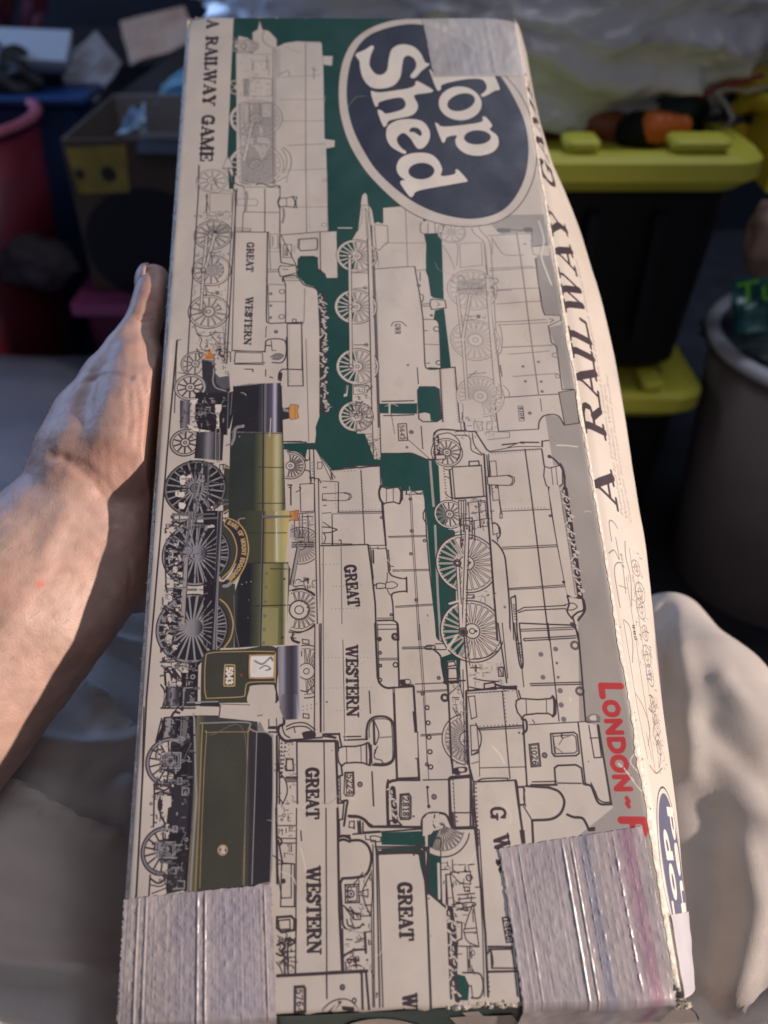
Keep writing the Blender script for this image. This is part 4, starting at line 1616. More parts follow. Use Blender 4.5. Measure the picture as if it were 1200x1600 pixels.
    K.run('''
f,p 470,30 520,80 600,75 750,75 750,370 1105,365 1110,660 1040,660 1030,630 1010,610 990,590 990,530 960,520 880,520 862,540 862,600 850,640 770,650 770,680 960,720 995,760 1000,1440 200,1440 215,1000 300,120 460,100
f,p 750,0 1040,0 1048,360 750,370
l,g,2.4 912,0 916,370
l,g,1.4 760,210 1045,210
l,g,1.4 790,60 800,0
s,g,2 700,60 740,50 790,20
l,g,1.4 1045,0 1048,360
o,g,1.2 1025,325,12 1030,45,9
d,g,2 930,20 935,360
s,g,4.5 770,220 775,260 765,310
f,m,1,.3 540,-40 740,-40 700,60 520,80
s,k,3 460,-20 465,60 520,85
s,k,3 600,75 640,68 690,85 735,78 750,95
l,k,2.4 750,80 748,370 745,440 755,560
l,k,1.6 520,90 750,90
l,g,2 520,90 550,150 525,250
l,k,2.4 655,100 655,370
l,k,1.8 520,245 750,245
l,g,2.4 530,240 535,210
f,v,1,.5 525,120 550,120 545,240 525,240
c,g,1.6 485,165 600,165 615,185 600,205 485,205
s,k,2.2 745,150 735,180 745,215
b,,2.6 750,155 790,155 830,145 855,148 848,180 855,215 830,212 790,205 750,210 738,185
l,k,1.6 790,155 790,205
s,k,3.4 830,148 845,180 838,212
l,k,1.8 520,250 515,370
l,k,1.6 470,345 565,350 565,365 470,360
l,k,1.6 750,250 752,370
c,g,1.6 312,130 450,130 450,245 312,245
l,k,3.4 295,135 290,240
l,g,2 285,140 310,235
s,g,2 300,120 360,125 400,110 450,118
s,g,1.8 285,250 330,270 370,255 390,265
d,g,3 290,270 450,270
d,g,3 300,285 440,290
''')
    K.wheel(332, 388, 92, 14, .28, 'k', 2.2); K.wheel(322, 612, 96, 14, .3, 'k', 2.2, cw=(-60, 60)); K.wheel(305, 870, 103, 14, .28, 'k', 2.2, cw=(-50, -10))
    K.run('''
O,m,1,.8 338,612,40
f,v,1,.55 300,330 430,320 440,380 300,390
f,v,1,.7 240,850 290,850 290,885 240,885
f,g,1,.5 270,360 300,355 300,400 270,400
''')
    K.run('''
l,p,9 290,400 270,620
l,p,9 345,375 280,610
l,p,9 272,620 258,850
l,k,1.6 282,400 262,610
l,k,1.6 298,400 290,560
l,k,1.6 335,372 275,600
l,k,1.6 356,375 298,590
l,k,1.6 262,625 250,850
l,k,1.6 280,625 267,850
O,k 345,370,9
o,k,2 270,608,12
O,k,1,.7 270,625,7
s,k,2 310,495 350,500 380,490
s,k,2 290,745 330,755 365,745
f,v 350,740 370,740 370,765 350,765
l,k,2 285,710 290,770
l,k,3 245,-40 240,60
l,k,3 243,80 165,1260
l,k,3.2 480,100 412,1260
l,k,2 460,110 395,1260
s,k,3.2 455,60 458,100 480,120
l,k,2.2 470,120 470,370
l,k,1.6 445,545 455,555
s,k,2 215,950 240,1010 300,1020 340,1000
s,k,2 230,1005 260,1040 250,1080 270,1110
c,k,1.6 310,995 400,1000 400,1070 370,1070 330,1030
l,g,1.8 370,1000 375,1070
s,k,3.4 230,1100 245,1140 250,1160
s,k,4.5 350,1110 380,1100 370,1130 400,1150
l,k,2.4 400,1120 440,1120 440,1180
d,k,3 405,1070 430,1160
l,k,2.4 105,1045 90,1500
''')
    K.wheel(220, 1190, 75, 10, .25, 'k', 2)
    K.run('''
f,p 475,370 675,370 670,1115 445,1115
l,k,2.6 475,372 680,370
l,k,3.4 672,370 665,890
s,k,3 665,890 668,930 690,942
l,k,3 690,942 895,935
l,k,2.2 470,375 450,1115
l,k,2.2 455,1110 660,1118
l,k,2 470,1122 640,1125
l,k,2 640,1125 642,1180
l,k,3 655,1118 660,1070
l,k,2.6 655,1185 470,1190
l,k,2.4 470,1125 465,1185
l,k,2 665,960 660,1030
o,k,2 725,995,8
O,k,1,.6 725,995,6
''')
    K.text('GREAT', (545, 432), (540, 620), 21)
    K.text('WESTERN', (538, 775), (525, 1078), 21)
    K.run('''
s,k,3 660,1070 665,1050 700,1040 760,1042 785,1060 790,1110 780,1160 755,1185 700,1182
l,k,3 665,1080 695,1080
l,k,2 695,1050 700,1110 725,1110
s,k,2.4 690,1150 730,1130 770,1140 740,1165 700,1160
F,h,1,.8 700,1145 740,1128 765,1150 730,1170
l,k,1.6 680,375 690,600
l,g,1.6 750,380 755,470
c,g,1.6 690,380 735,380 735,470 690,470
l,g,2.6 705,395 705,455
l,g,1.6 680,490 740,490
l,k,2 675,605 740,605
l,k,2 675,618 740,618
b,,2.4 740,605 752,580 800,585 850,578 855,625 800,640 752,648
l,k,2 765,602 800,605
l,k,3 750,440 755,560 850,580
l,k,2.6 770,650 785,700 785,935
s,k,3.4 768,680 772,652 850,645 900,700 960,718 985,740 990,790
l,k,2.4 990,790 1000,1010
l,g,2 905,725 900,930
l,k,1.6 680,695 780,700
l,k,1.6 675,805 782,805
l,k,1.8 675,700 680,930
o,k,1.6 762,742,13 760,900,14
O,v 692,755,9 692,830,8 690,905,9
l,g,2.4 785,655 870,660
l,g,2.4 785,672 870,675
c,k,2.4 755,385 1000,368 1003,610 980,595 985,530 960,520 880,520 862,540 862,600 
c,k,2.2 1000,368 1105,365 1112,658 1040,660 1030,630 1003,612
f,p 870,412 980,408 982,480 875,482
c,k,3 870,412 980,408 985,430 982,480 880,484 868,470
l,k,1.4 862,410 858,470
c,k,2 770,445 822,445 822,528 770,528
l,k,2 795,460 798,515
l,g,1.4 840,450 840,500
l,k,2.4 800,945 895,945
c,k,2.6 795,945 885,938 895,1330 800,1330
s,k,2.2 830,930 830,915 850,918 850,932
d,k,1.8 808,960 812,1320
d,k,1.8 880,960 888,1320
''')
    K.text('4506', (778, 462), (780, 520), 9, bold=.9)
    K.crop(230, 530, 4)
    K.run('''
f,G 880,650 960,655 1000,670 1000,700 960,735 930,690 855,690 852,655
l,k,2.4 868,640 965,640
l,k,2 210,0 185,10
c,k,2.6 602,185 660,185 655,275 600,278
l,k,2.4 740,185 738,265
s,k,3 820,265 822,215 840,188 870,185 968,188
F,k 822,240 825,205 845,210 840,250 835,268
l,k,2.6 870,-10 876,185
l,k,2.4 968,-10 968,188
l,k,2.4 545,155 725,155
l,k,2 545,75 735,75
l,g,2 992,0 1010,640
l,k,1.8 1055,640 1060,550 1080,510
s,k,2.2 765,240 770,232 785,240
l,k,2.4 1000,655 1050,660 1050,870
''')
    K.text('4566', (612, 190), (610, 272), 15, bold=.9)
    # coal in the bunker of the green gap
    K.crop(480, 300, 3.81)
    K.run('''
f,G 70,585 190,500 185,1600 60,1600 50,1400 75,1330
l,k,2 75,600 75,1320
z,,18 95,620 105,1310
''')
    # ---- loco 5643 with the GWR roundel
    K.run('''
f,p 300,230 320,70 328,20 345,5 356,20 360,70 385,110 398,190 420,180 478,200 480,300 455,310 400,450 640,440 690,760 700,1000 725,1055 790,1050 880,1045 905,1420 790,1432 755,1455 762,1592 715,1590 640,1558 560,1556 440,1556 435,1620 350,1620 350,1500 300,1460 270,1240 265,290
f,p 448,95 590,80 690,160 695,250 708,310 705,460 722,505 738,620 820,640 828,690 760,705 752,758 780,775 795,1045 700,1040 640,440 455,310
f,p 395,320 480,298 700,298 708,462 640,444 400,452
F,p 690,180 740,165 800,185 800,240 750,248 690,245 672,210
f,G 712,250 790,245 800,560 810,640 745,630 730,520 708,460 715,330 700,260
f,G 765,708 822,695 845,1020 800,1045 782,770
f,p 800,245 860,250 905,1420 855,1030 815,690
f,G 425,1258 655,1255 655,1320 430,1316
f,G 660,1165 680,1155 760,1158 785,1175 800,1350 780,1368 735,1362 730,1320 700,1312 660,1320
f,p 665,1318 720,1320 732,1365 690,1368 668,1345
f,p 485,1258 495,1258 495,1316 485,1316
l,k,1.8 300,235 320,80 360,80
l,g,1.4 300,235 325,180 330,90
s,g,2 345,95 362,130 360,200 365,280
l,k,1.6 365,80 400,450
l,k,1.4 345,100 372,520
l,p,3 185,215 265,215
l,k,2.4 400,440 440,1590
l,k,3 383,200 425,1400
l,k,2 360,280 372,520 385,1290 395,1590
d,k,2 372,110 385,500
d,k,1.8 390,500 425,1580
d,k,1.8 415,600 437,1580
l,k,1.8 448,95 590,82 
l,g,1.8 585,90 598,440
l,g,1.6 455,300 700,300
l,k,1.8 450,95 452,180
l,k,1.6 405,195 478,200 482,300 450,320 430,345 410,335 400,200
l,g,1.6 415,350 425,420 420,440
l,k,2 400,455 640,442
l,k,3 640,442 668,600 690,760 700,1000
s,k,3 700,1000 705,1040 725,1053 760,1054
l,k,3 760,1054 790,1050
l,k,1.6 650,465 705,460
l,k,2 705,460 722,505 738,620
l,g,3.4 672,475 672,525
o,k,2 665,555,7
s,k,2.2 670,610 690,615 688,650 675,655
l,k,2 680,668 735,665
l,k,2 680,680 735,680
b,,2.6 735,640 760,640 820,645 828,690 780,695 740,700 730,670
l,k,1.6 770,655 790,670 770,680
l,k,2 690,758 770,760 785,790 795,1045
l,k,1.4 695,905 790,908
o,k,2 770,815,14 782,1015,12
l,k,2.2 695,825 715,825
l,k,2 710,1018 730,1018
o,k,2 740,735,5
F,k,1,.0 0,0 1,1 2,2
c,k,3 790,1050 880,1042 912,1418 810,1420
d,k,2 800,1060 815,1410
d,k,1.8 872,1055 900,1400
l,k,2.4 655,1045 662,1140
l,k,2.4 678,1395 688,1530
c,k,3 657,1180 670,1158 760,1158 785,1172 800,1350 770,1368 690,1368 665,1350
l,k,3 445,1245 635,1240
l,k,3 455,1330 635,1325
c,k,2.4 540,1380 590,1378 598,1480 545,1482
o,k,2 620,1430,9
O,g 620,1430,6 600,1030,7
l,k,1.4 500,1318 520,1440
l,k,1.8 440,1556 560,1556 640,1560
s,k,2 560,1556 620,1555 660,1570 715,1592
l,k,2 715,1592 762,1592
s,k,4 755,1592 752,1470 765,1435 800,1425 905,1420
l,k,1.6 560,1440 730,1590
l,k,1.6 448,1560 490,1575
s,k,2 680,180 672,210 685,245 750,248 798,245
l,k,1.6 720,185 718,245
l,k,1.6 760,180 762,245
''')
    for y, r, cw in [(378, 95, (-70, 60)), (683, 102, (-75, 60)), (1038, 106, None), (1335, 88, None)]:
        x = {378: 295, 683: 290, 1038: 300, 1335: 292}[y]
        c, R = K.cr(x, y, r); 
        K.wheel(x, y, r, 18, .24 if y < 1300 else .36, 'k', 2, .1, spoke=1.1)
        A = np.radians(np.linspace(95, 265, 30)); u = np.stack([np.cos(A), np.sin(A)], -1)
        gp = np.r_[c+u*R*.86, (c+u*R*.3)[::-1]]; K.fill([gp], INK['G'])
        for k in range(9):
            a = math.radians(100+k*20); v = np.array([math.cos(a), math.sin(a)]); K.stroke([c+v*R*.25, c+v*R*.88], 3, INK['p'])
        K.stroke(c+u*R*.94, R*.1, INK['p'])
    K.run('''
l,p,8 253,378 262,1035
l,k,1.6 243,378 250,1035
l,k,1.6 262,378 270,1035
o,k,1.6 255,380,12 258,683,12 262,1038,12
l,k,2.6 360,300 385,1290
l,p,9 372,300 398,1290
l,k,1.6 270,480 360,480
l,k,1.6 275,575 355,570
o,k,1.6 345,570,8 352,912,8
l,k,2 280,912 360,912
l,k,1.6 270,1150 370,1150
c,k,1.6 275,1155 340,1160 340,1200 275,1205
c,k,1.6 250,1260 320,1255 325,1330 250,1335
c,k,2 265,1270 308,1268 310,1320 268,1322
d,k,2.4 330,1255 335,1340
d,k,2.4 350,1160 355,1240
s,k,2 350,1145 370,1165 355,1190
f,p 235,1150 245,1150 238,1215 218,1220 218,1205 228,1200
l,k,1.6 230,1200 240,1150
l,G,14 235,1480 340,1560
F,G 230,1480 290,1470 340,1510 350,1570 300,1640 190,1640 190,1500
f,p 205,1460 280,1452 310,1440 380,1440 380,1510 345,1500 300,1470 215,1470
l,k,1.4 205,1460 290,1450 385,1440
d,k,1.6 330,1480 430,1560
d,k,1.8 350,1545 430,1555
s,k,1.8 345,1500 385,1495 360,1530 380,1545
''')
    K.text('5643', (549, 1385), (554, 1478), 14, bold=.85)
    c, R = K.cr(543, 817, 40)
    K.stroke(circ(c, R), 1.6, INK['k'], .0)
    K.text('GWR', (522, 785), (524, 850), 17, bold=.8)
    K.run('s,k,2 500,800 515,778 560,775 590,800')
    # ---- pale tank engine 8108
    K.crop(660, 330, 3.53)
    K.run('''
f,p 300,140 600,110 610,190 700,190 700,245 625,265 670,570 765,575 765,625 695,640 740,760 780,980 830,990 865,1165 780,1180 755,1135 690,1125 645,1160 640,1200 410,1215 380,1060 410,600 350,200
s,g,2 270,95 290,130 330,160 345,200 360,360 385,600 410,980 375,1030 380,1140
s,g,2 310,90 330,120 360,150 375,200 390,400 410,700 440,1015
l,g,2 360,135 600,120 610,190
s,g,4 420,100 480,98 540,105 600,95 605,115
F,v 415,95 480,95 480,115 420,115
F,v 560,92 600,88 608,110 570,115
s,k,2.4 605,195 650,190 685,180
l,g,1.8 605,120 600,190 612,240 700,250
s,g,1.8 380,140 420,210 460,245 560,245
l,g,2.8 520,120 560,400 600,700 640,1010
l,g,2 370,330 625,315
l,g,1.8 370,318 610,308
l,g,2 405,435 640,425
l,g,2 410,510 660,495
l,g,2.4 410,610 690,595
l,g,2 415,625 690,612
l,g,2.4 440,750 720,735
l,g,2 480,788 700,768
l,g,2 500,910 745,895
l,k,2.2 425,1028 770,1008
l,k,2.6 622,265 640,400 675,570
F,x 625,260 700,265 735,350 765,565 680,570 650,430
s,k,2.4 625,262 640,400 675,570 755,575
f,p 675,570 760,575 765,605 700,630
l,k,2 675,570 760,575 765,600 695,632
l,k,1.8 700,590 725,600 705,612
l,k,2.6 695,632 712,720 740,745 770,980
s,g,2 425,625 440,690 435,770 420,790
o,g,2 732,792,12 745,910,10
O,v 555,855,7 640,830,7 568,938,7 655,940,7 660,995,8
l,k,2.4 770,985 835,982
b,,2.6 752,1000 840,985 865,1168 785,1180
f,x 755,1003 838,990 862,1165 787,1176
s,k,3 780,1178 755,1135 720,1122 670,1130 645,1160 640,1200
l,k,2.2 640,1203 420,1215
s,k,2.4 420,1030 402,1050 405,1100 420,1215
l,k,1.8 650,1035 658,1105
l,g,1.6 385,150 385,240
o,g,1.6 565,182,5
c,g,2 527,1075 553,1075 562,1155 535,1158
o,g,2 592,1115,7
O,v 592,1115,6
l,g,1.4 340,200 350,320
c,g,1.4 205,180 325,175 330,300 210,310
s,g,1.6 175,160 195,200 190,300
s,g,1.4 110,190 150,250 180,320
''')
    K.text('8108', (533, 1080), (542, 1150), 12, 'k', bold=.9)
    for x, y, r in [(160, 115, 60), (275, 432, 110), (292, 710, 112), (320, 1020, 112)]:
        K.wheel(x, y, r, 10 if r < 80 else 20, .22 if y != 710 and y != 1020 else .3, 'g', 1.7, .1, spoke=1, al=.85, a0=0 if y < 1000 else -200, a1=360 if y < 1000 else 90)
    K.run('''
f,m,1,.6 190,380 330,370 335,460 190,460
l,g,3 200,430 340,425
d,g,3 200,390 330,400
l,p,8 190,460 220,710
l,p,8 262,460 222,710
l,p,8 222,710 248,1030
l,g,1.8 186,460 212,700
l,g,1.8 200,460 222,640
l,g,1.8 256,460 214,700
l,g,1.8 270,460 232,700
l,g,1.8 215,715 240,1030
l,g,1.8 232,715 256,1030
l,g,2 250,580 320,575
l,g,2 250,600 300,600
f,v 300,570 320,570 320,590 300,590
l,g,2 255,900 350,890
l,g,2 255,915 300,880
l,g,2 350,300 440,1020
l,p,9 358,360 408,960
l,g,2 345,350 395,960
s,g,2 370,370 410,375 415,395 390,410 400,480
l,g,1.8 400,440 490,438
s,g,1.8 445,960 475,990 480,1020
l,k,2 430,850 440,910
d,k,2 425,855 435,900
s,g,1.8 215,1150 225,1100 222,1060
s,k,2 220,1110 225,1160 240,1200 230,1220
c,g,1.6 285,1160 330,1160 330,1210 285,1210
c,g,1.6 355,1160 385,1160 385,1205 355,1205
l,g,1.8 360,1215 480,1220 480,1250 360,1260
''')
    # ---- logo
    K.crop(500, 0, 3.3333)
    OUT = '540,98 400,104 300,130 210,180 150,250 112,350 98,470 108,600 150,740 225,870 330,990 450,1090 580,1152 740,1178 880,1165 990,1112 1070,1020 1118,890 1125,740 1095,610 1040,490 960,390 870,290 760,195 640,125'
    K.run('S,k,5 '+OUT+'\nF,p '+OUT+'''
F,n 500,126 400,133 310,158 230,205 172,290 144,400 140,520 165,650 218,770 290,880 400,990 520,1070 640,1118 780,1140 900,1118 990,1060 1058,950 1085,820 1078,690 1040,570 960,425 860,310 740,215 610,148
''')
    GL = ['185,285 232,262 270,238 280,250 264,290 258,340 285,382 320,390 350,365 358,310 375,255 420,232 480,240 522,275 548,325 572,335 530,368 495,405 470,396 500,350 495,312 465,290 438,300 428,340 418,400 385,442 330,460 270,455 228,415 210,360 205,318',
          '265,475 290,478 340,478 480,452 500,422 530,432 585,465 585,478 555,484 505,490 490,502 508,540 506,572 475,602 400,618 358,630 345,656 328,655 300,575 325,577 345,590 422,572 446,548 438,520 410,508 312,530 302,550 285,548',
          '445,802 425,798 372,765 346,715 352,660 400,628 470,620 532,632 568,675 571,722 550,762 522,778 500,768 470,722 440,695 418,700 400,722 408,752 430,778 448,790',
          '398,870 420,825 480,800 560,800 608,828 636,880 632,918 700,908 706,885 722,888 765,936 765,946 725,954 600,976 505,996 484,1022 465,1022 420,960 425,940 442,938 412,912',
          '570,362 600,390 640,396 850,388 868,370 850,320 840,262 868,250 890,300 905,380 936,462 912,472 855,503 838,496 864,470 866,440 838,412 760,414 640,440 630,465 608,465',
          '600,645 615,645 650,660 832,640 845,612 865,615 897,655 884,676 924,710 928,760 895,795 830,812 760,800 716,765 705,730 714,706 690,706 660,716 650,738 635,738']
    for g in GL:
        P = K.T([tuple(map(float, z.split(','))) for z in g.split()]); P = spline(P, True, 4)
        K.stroke(np.r_[P, P[:1]], 7, ink(24, 22, 34), .8); K.fill([P], INK['w'])
    A = np.linspace(0, 2*PI, 30)
    def ell(cx, cy, rx, ry, t):
        t = math.radians(t); x = rx*np.cos(A); y = ry*np.sin(A)
        return K.T(np.stack([cx+x*math.cos(t)-y*math.sin(t), cy+x*math.sin(t)+y*math.cos(t)], -1))
    o1 = ell(730, 540, 112, 88, 5); K.stroke(o1, 5, ink(24, 22, 34), .8); K.fill([o1], INK['w'])
    for e in (ell(735, 533, 74, 44, -15), ell(820, 716, 70, 37, 0), ell(528, 892, 68, 43, 0), ell(498, 690, 34, 24, 25)): K.fill([e], INK['n'])
    K.run('f,w 440,690 470,722 500,720 525,715 490,690')
    paint_left_engines(K); paint_right(K); paint_lower(K); paint_colour_engine(K)
    K.crop(0, 0, 1); r_ = np.random.default_rng(5)
    for k in range(46):
        x, y = r_.uniform(230, 1000), r_.uniform(60, 1540); a = r_.uniform(0, 6.3); L = r_.uniform(4, 26)
        K.stroke(spline(K.T([(x, y), (x+L*math.cos(a), y+L*math.sin(a)), (x+1.6*L*math.cos(a+.3), y+1.6*L*math.sin(a+.3))])), r_.uniform(1, 1.8), INK['w' if r_.random() < .7 else 'm'], r_.uniform(.25, .7))
    for cr, poly, n, cols, ln in [((250, 270, 4), [(215, 235), (450, 235), (440, 305), (215, 310)], 46, 'gg', 8), ((250, 270, 4), [(210, 490), (430, 490), (430, 525), (205, 525)], 22, 'gk', 8), ((250, 270, 4), [(200, 705), (430, 705), (425, 770), (200, 770)], 24, 'gk', 8), ((250, 270, 4), [(200, 960), (420, 960), (410, 1180), (260, 1180)], 60, 'kgk', 9),
            ((660, 330, 3.53), [(150, 340), (400, 340), (400, 460), (150, 460)], 50, 'gg', 9), ((660, 330, 3.53), [(200, 1130), (400, 1130), (400, 1240), (200, 1240)], 40, 'gg', 9), ((660, 330, 3.53), [(200, 560), (380, 560), (390, 640), (200, 640)], 16, 'gg', 8), ((660, 660, 3.53), [(200, 420), (350, 420), (370, 600), (200, 600)], 56, 'kgk', 9), ((660, 660, 3.53), [(215, 930), (400, 930), (400, 990), (215, 990)], 16, 'kg', 8),
            ((270, 0, 4), [(420, 340), (620, 340), (620, 640), (420, 640)], 80, 'gm', 8), ((270, 0, 4), [(410, 650), (620, 650), (620, 1150), (440, 1150)], 150, 'gmg', 9), ((480, 300, 3.81), [(275, 1150), (385, 1150), (385, 1440), (275, 1440)], 60, 'kkg', 8), ((480, 300, 3.81), [(350, 1440), (430, 1440), (430, 1590), (350, 1590)], 40, 'kk', 6),
            ((430, 680, 4), [(80, 480), (240, 480), (240, 700), (90, 700)], 40, 'kgg', 9), ((430, 680, 4), [(110, 890), (240, 890), (240, 960), (110, 960)], 20, 'kk', 8), ((420, 980, 4), [(0, 640), (170, 720), (170, 1290), (60, 1290)], 40, 'kgg', 9), ((660, 980, 3), [(210, 160), (380, 160), (380, 280), (215, 280)], 30, 'kgg', 9), ((660, 980, 3), [(125, 260), (200, 260), (205, 640), (150, 640)], 34, 'kgg', 9)]:
        K.crop(*cr); K.clutter(poly, n, cols, int(poly[0][0]+poly[0][1]+cr[0]), ln, 1.5, .8)
    K.crop(0, 0, 1)
    K.run('s,w,4,.8 842,345 850,375 846,400 856,430 862,445\ns,w,3,.8 870,696 884,696 903,698\ns,m,3,.6 838,352 846,380 842,410 852,440\ns,w,2.4,.9 1000,1170 985,1190 1005,1215 1012,1235\ns,w,2,.9 975,1200 995,1228 1008,1240\ns,w,2.4,.8 470,1325 474,1340 478,1362\ns,w,2,.7 268,530 262,600\ns,m,2,.5 700,350 780,352 845,350')
    return K
# ------------------------------------------------------------------ right-hand side wall: it bellies outwards in the middle
_FV = np.linspace(0, 1, 17)
_FT = np.array([.0153, .0156, .0167, .022, .03, .0344, .0381, .0392, .0388, .0364, .0359, .0338, .0306, .0272, .0247, .0222, .018])
def flare(v): return np.interp(v, _FV, _FT)
def side(s, v):
    s = np.asarray(s, float); v = np.asarray(v, float)
    return box(1, v, s*BD) + (flare(v)*(1-(1-s)**1.35))[..., None]*(BA/BW)
def side_tf(p):
    p = np.asarray(p, float); s = np.full(len(p), .5); v = np.clip(p[:, 1]/1600, 0, 1)
    for _ in range(14):
        a, b = proj(side(0*s, v)), proj(side(0*s+1, v)); c = proj(side(s, v)); d = proj(side(s, v+.002))
        v = v+(p[:, 1]-c[:, 1])*.002/(d[:, 1]-c[:, 1])
        e = proj(side(s+.01, v)); c = proj(side(s, v)); s = np.clip(s+(p[:, 0]-c[:, 0])*.01/np.maximum(e[:, 0]-c[:, 0], .02), -.3, 1.3)
    return np.stack([s*SW, v*TH], -1)
SW = 290
def paint_side():
    K = Canvas(SW, TH, side_tf)
    I2 = INK['n']
    K.tf = lambda p: p; K.crop(0, 0, 1)
    def up(word, v0, v1, u0, h, col='k', bold=1.0):      # letter heads point towards the front edge
        K.text(word, (u0*SW, v0*TH), (u0*SW, v1*TH), h, col, bold=bold)
    up('A RAILWAY GAME', .627, .085, .325, 92, 'k', 1.12)
    for t, u, v0, v1 in [('Published by Dobsgame Limited Unit 24 Maybrook Industrial Estate', .40, .630, .34), ('Walsall West Midlands WS8 7DG', .475, .632, .49), ('Copyright Reserved Patent Pending', .55, .634, .475)]:
        small_text(K, t, u*SW, v0*TH, v1*TH, 13)
    def ln(w, *q): K.stroke(spline(np.array([(a*SW, b*TH) for a, b in q]), False, 4), w, INK['g'])
    ln(3, (.12, .66), (.13, .642), (.2, .64), (.26, .645)); ln(3, (.05, .672), (.14, .668), (.2, .675), (.2, .655)); ln(3, (.22, .705), (.24, .68), (.14, .68), (.08, .69), (.08, .72))
    ln(3.4, (.36, .655), (.33, .67), (.36, .69), (.3, .715)); ln(3, (.12, .73), (.2, .735), (.2, .75), (.14, .765)); ln(2.4, (.1, .73), (.1, .8), (.14, .84)); ln(2.4, (.28, .69), (.28, .85)); ln(2.2, (.42, .66), (.42, .85))
    ln(2.6, (.1, .79), (.22, .80), (.3, .815), (.2, .83)); ln(3, (.34, .80), (.5, .805), (.36, .82), (.52, .83), (.42, .845)); ln(3, (.16, .845), (.3, .85), (.5, .845)); ln(2, (.12, .70), (.26, .70)); ln(2.4, (.2, .82), (.24, .84))
    for k, (dv, R) in enumerate(((0, 24), (.022, 30), (.037, 30), (.058, 22), (.078, 30), (.094, 30), (.118, 20), (.134, 26), (.150, 26))):
        c = np.array([(.50+.03*(k % 2))*SW, (.677+dv)*TH])
        K.stroke(circ(c, R), 2.4, INK['g']); K.stroke(circ(c, R*.45), 2, INK['g']); K.stroke([c+(0, -R), c+(6, R)], 2, INK['g']); K.stroke([c+(-R, 3), c+(R*.6, -8)], 2, INK['g'])
    K.clutter([(.3*SW, .66*TH), (.62*SW, .66*TH), (.66*SW, .845*TH), (.32*SW, .845*TH)], 90, 'gk', 31, 16, 1.5)
    up('GWR', .745, .731, .30, 14, 'k'); up('8108', .682, .668, .27, 11, 'g')
    A = np.linspace(0, 2*PI, 60); cx, cy = .44*SW, .925*TH
    O = lambda a, b: np.stack([cx+a*np.cos(A), cy+b*np.sin(A)], -1)
    K.stroke(O(116, 212), 3.4, INK['n']); K.fill([O(104, 198)], ink(66, 64, 80))
    for t, u, v0, v1, h in (('Top', .36, .968, .892, 58), ('Shed', .70, .975, .875, 66)):
        V, T = font_polys(t); w = V[:, 0].max(); k = (v0-v1)*TH/w
        P = np.stack([u*SW-V[:, 1]*h/.72, v0*TH-V[:, 0]*k], -1)
        for f in T:
            K.fill([P[f]], INK['w']); q = P[f]; K.stroke(np.r_[q, q[:1]], 7, INK['w'])
    return K
def font_polys(t, shear=0.0):
    cu = bpy.data.curves.new('t', 'FONT'); cu.body = t; cu.size = 1; cu.shear = shear
    o = bpy.data.objects.new('t', cu); COL.objects.link(o); bpy.context.view_layer.update()
    me = bpy.data.meshes.new_from_object(o.evaluated_get(bpy.context.evaluated_depsgraph_get()))
    V = np.array([v.co[:2] for v in me.vertices]); T = [list(p.vertices) for p in me.polygons]
    bpy.data.objects.remove(o); bpy.data.curves.remove(cu); bpy.data.meshes.remove(me)
    return V, T
def small_text(K, t, u, v0, v1, h, col='g', x0=None):
    V, T = font_polys(t, .2); w = V[:, 0].max(); k = (v0-v1)/w; ch = h/.72
    P = np.stack([u-V[:, 1]*ch, v0-V[:, 0]*k], -1)
    for f in T: K.fill([P[f]], INK[col])
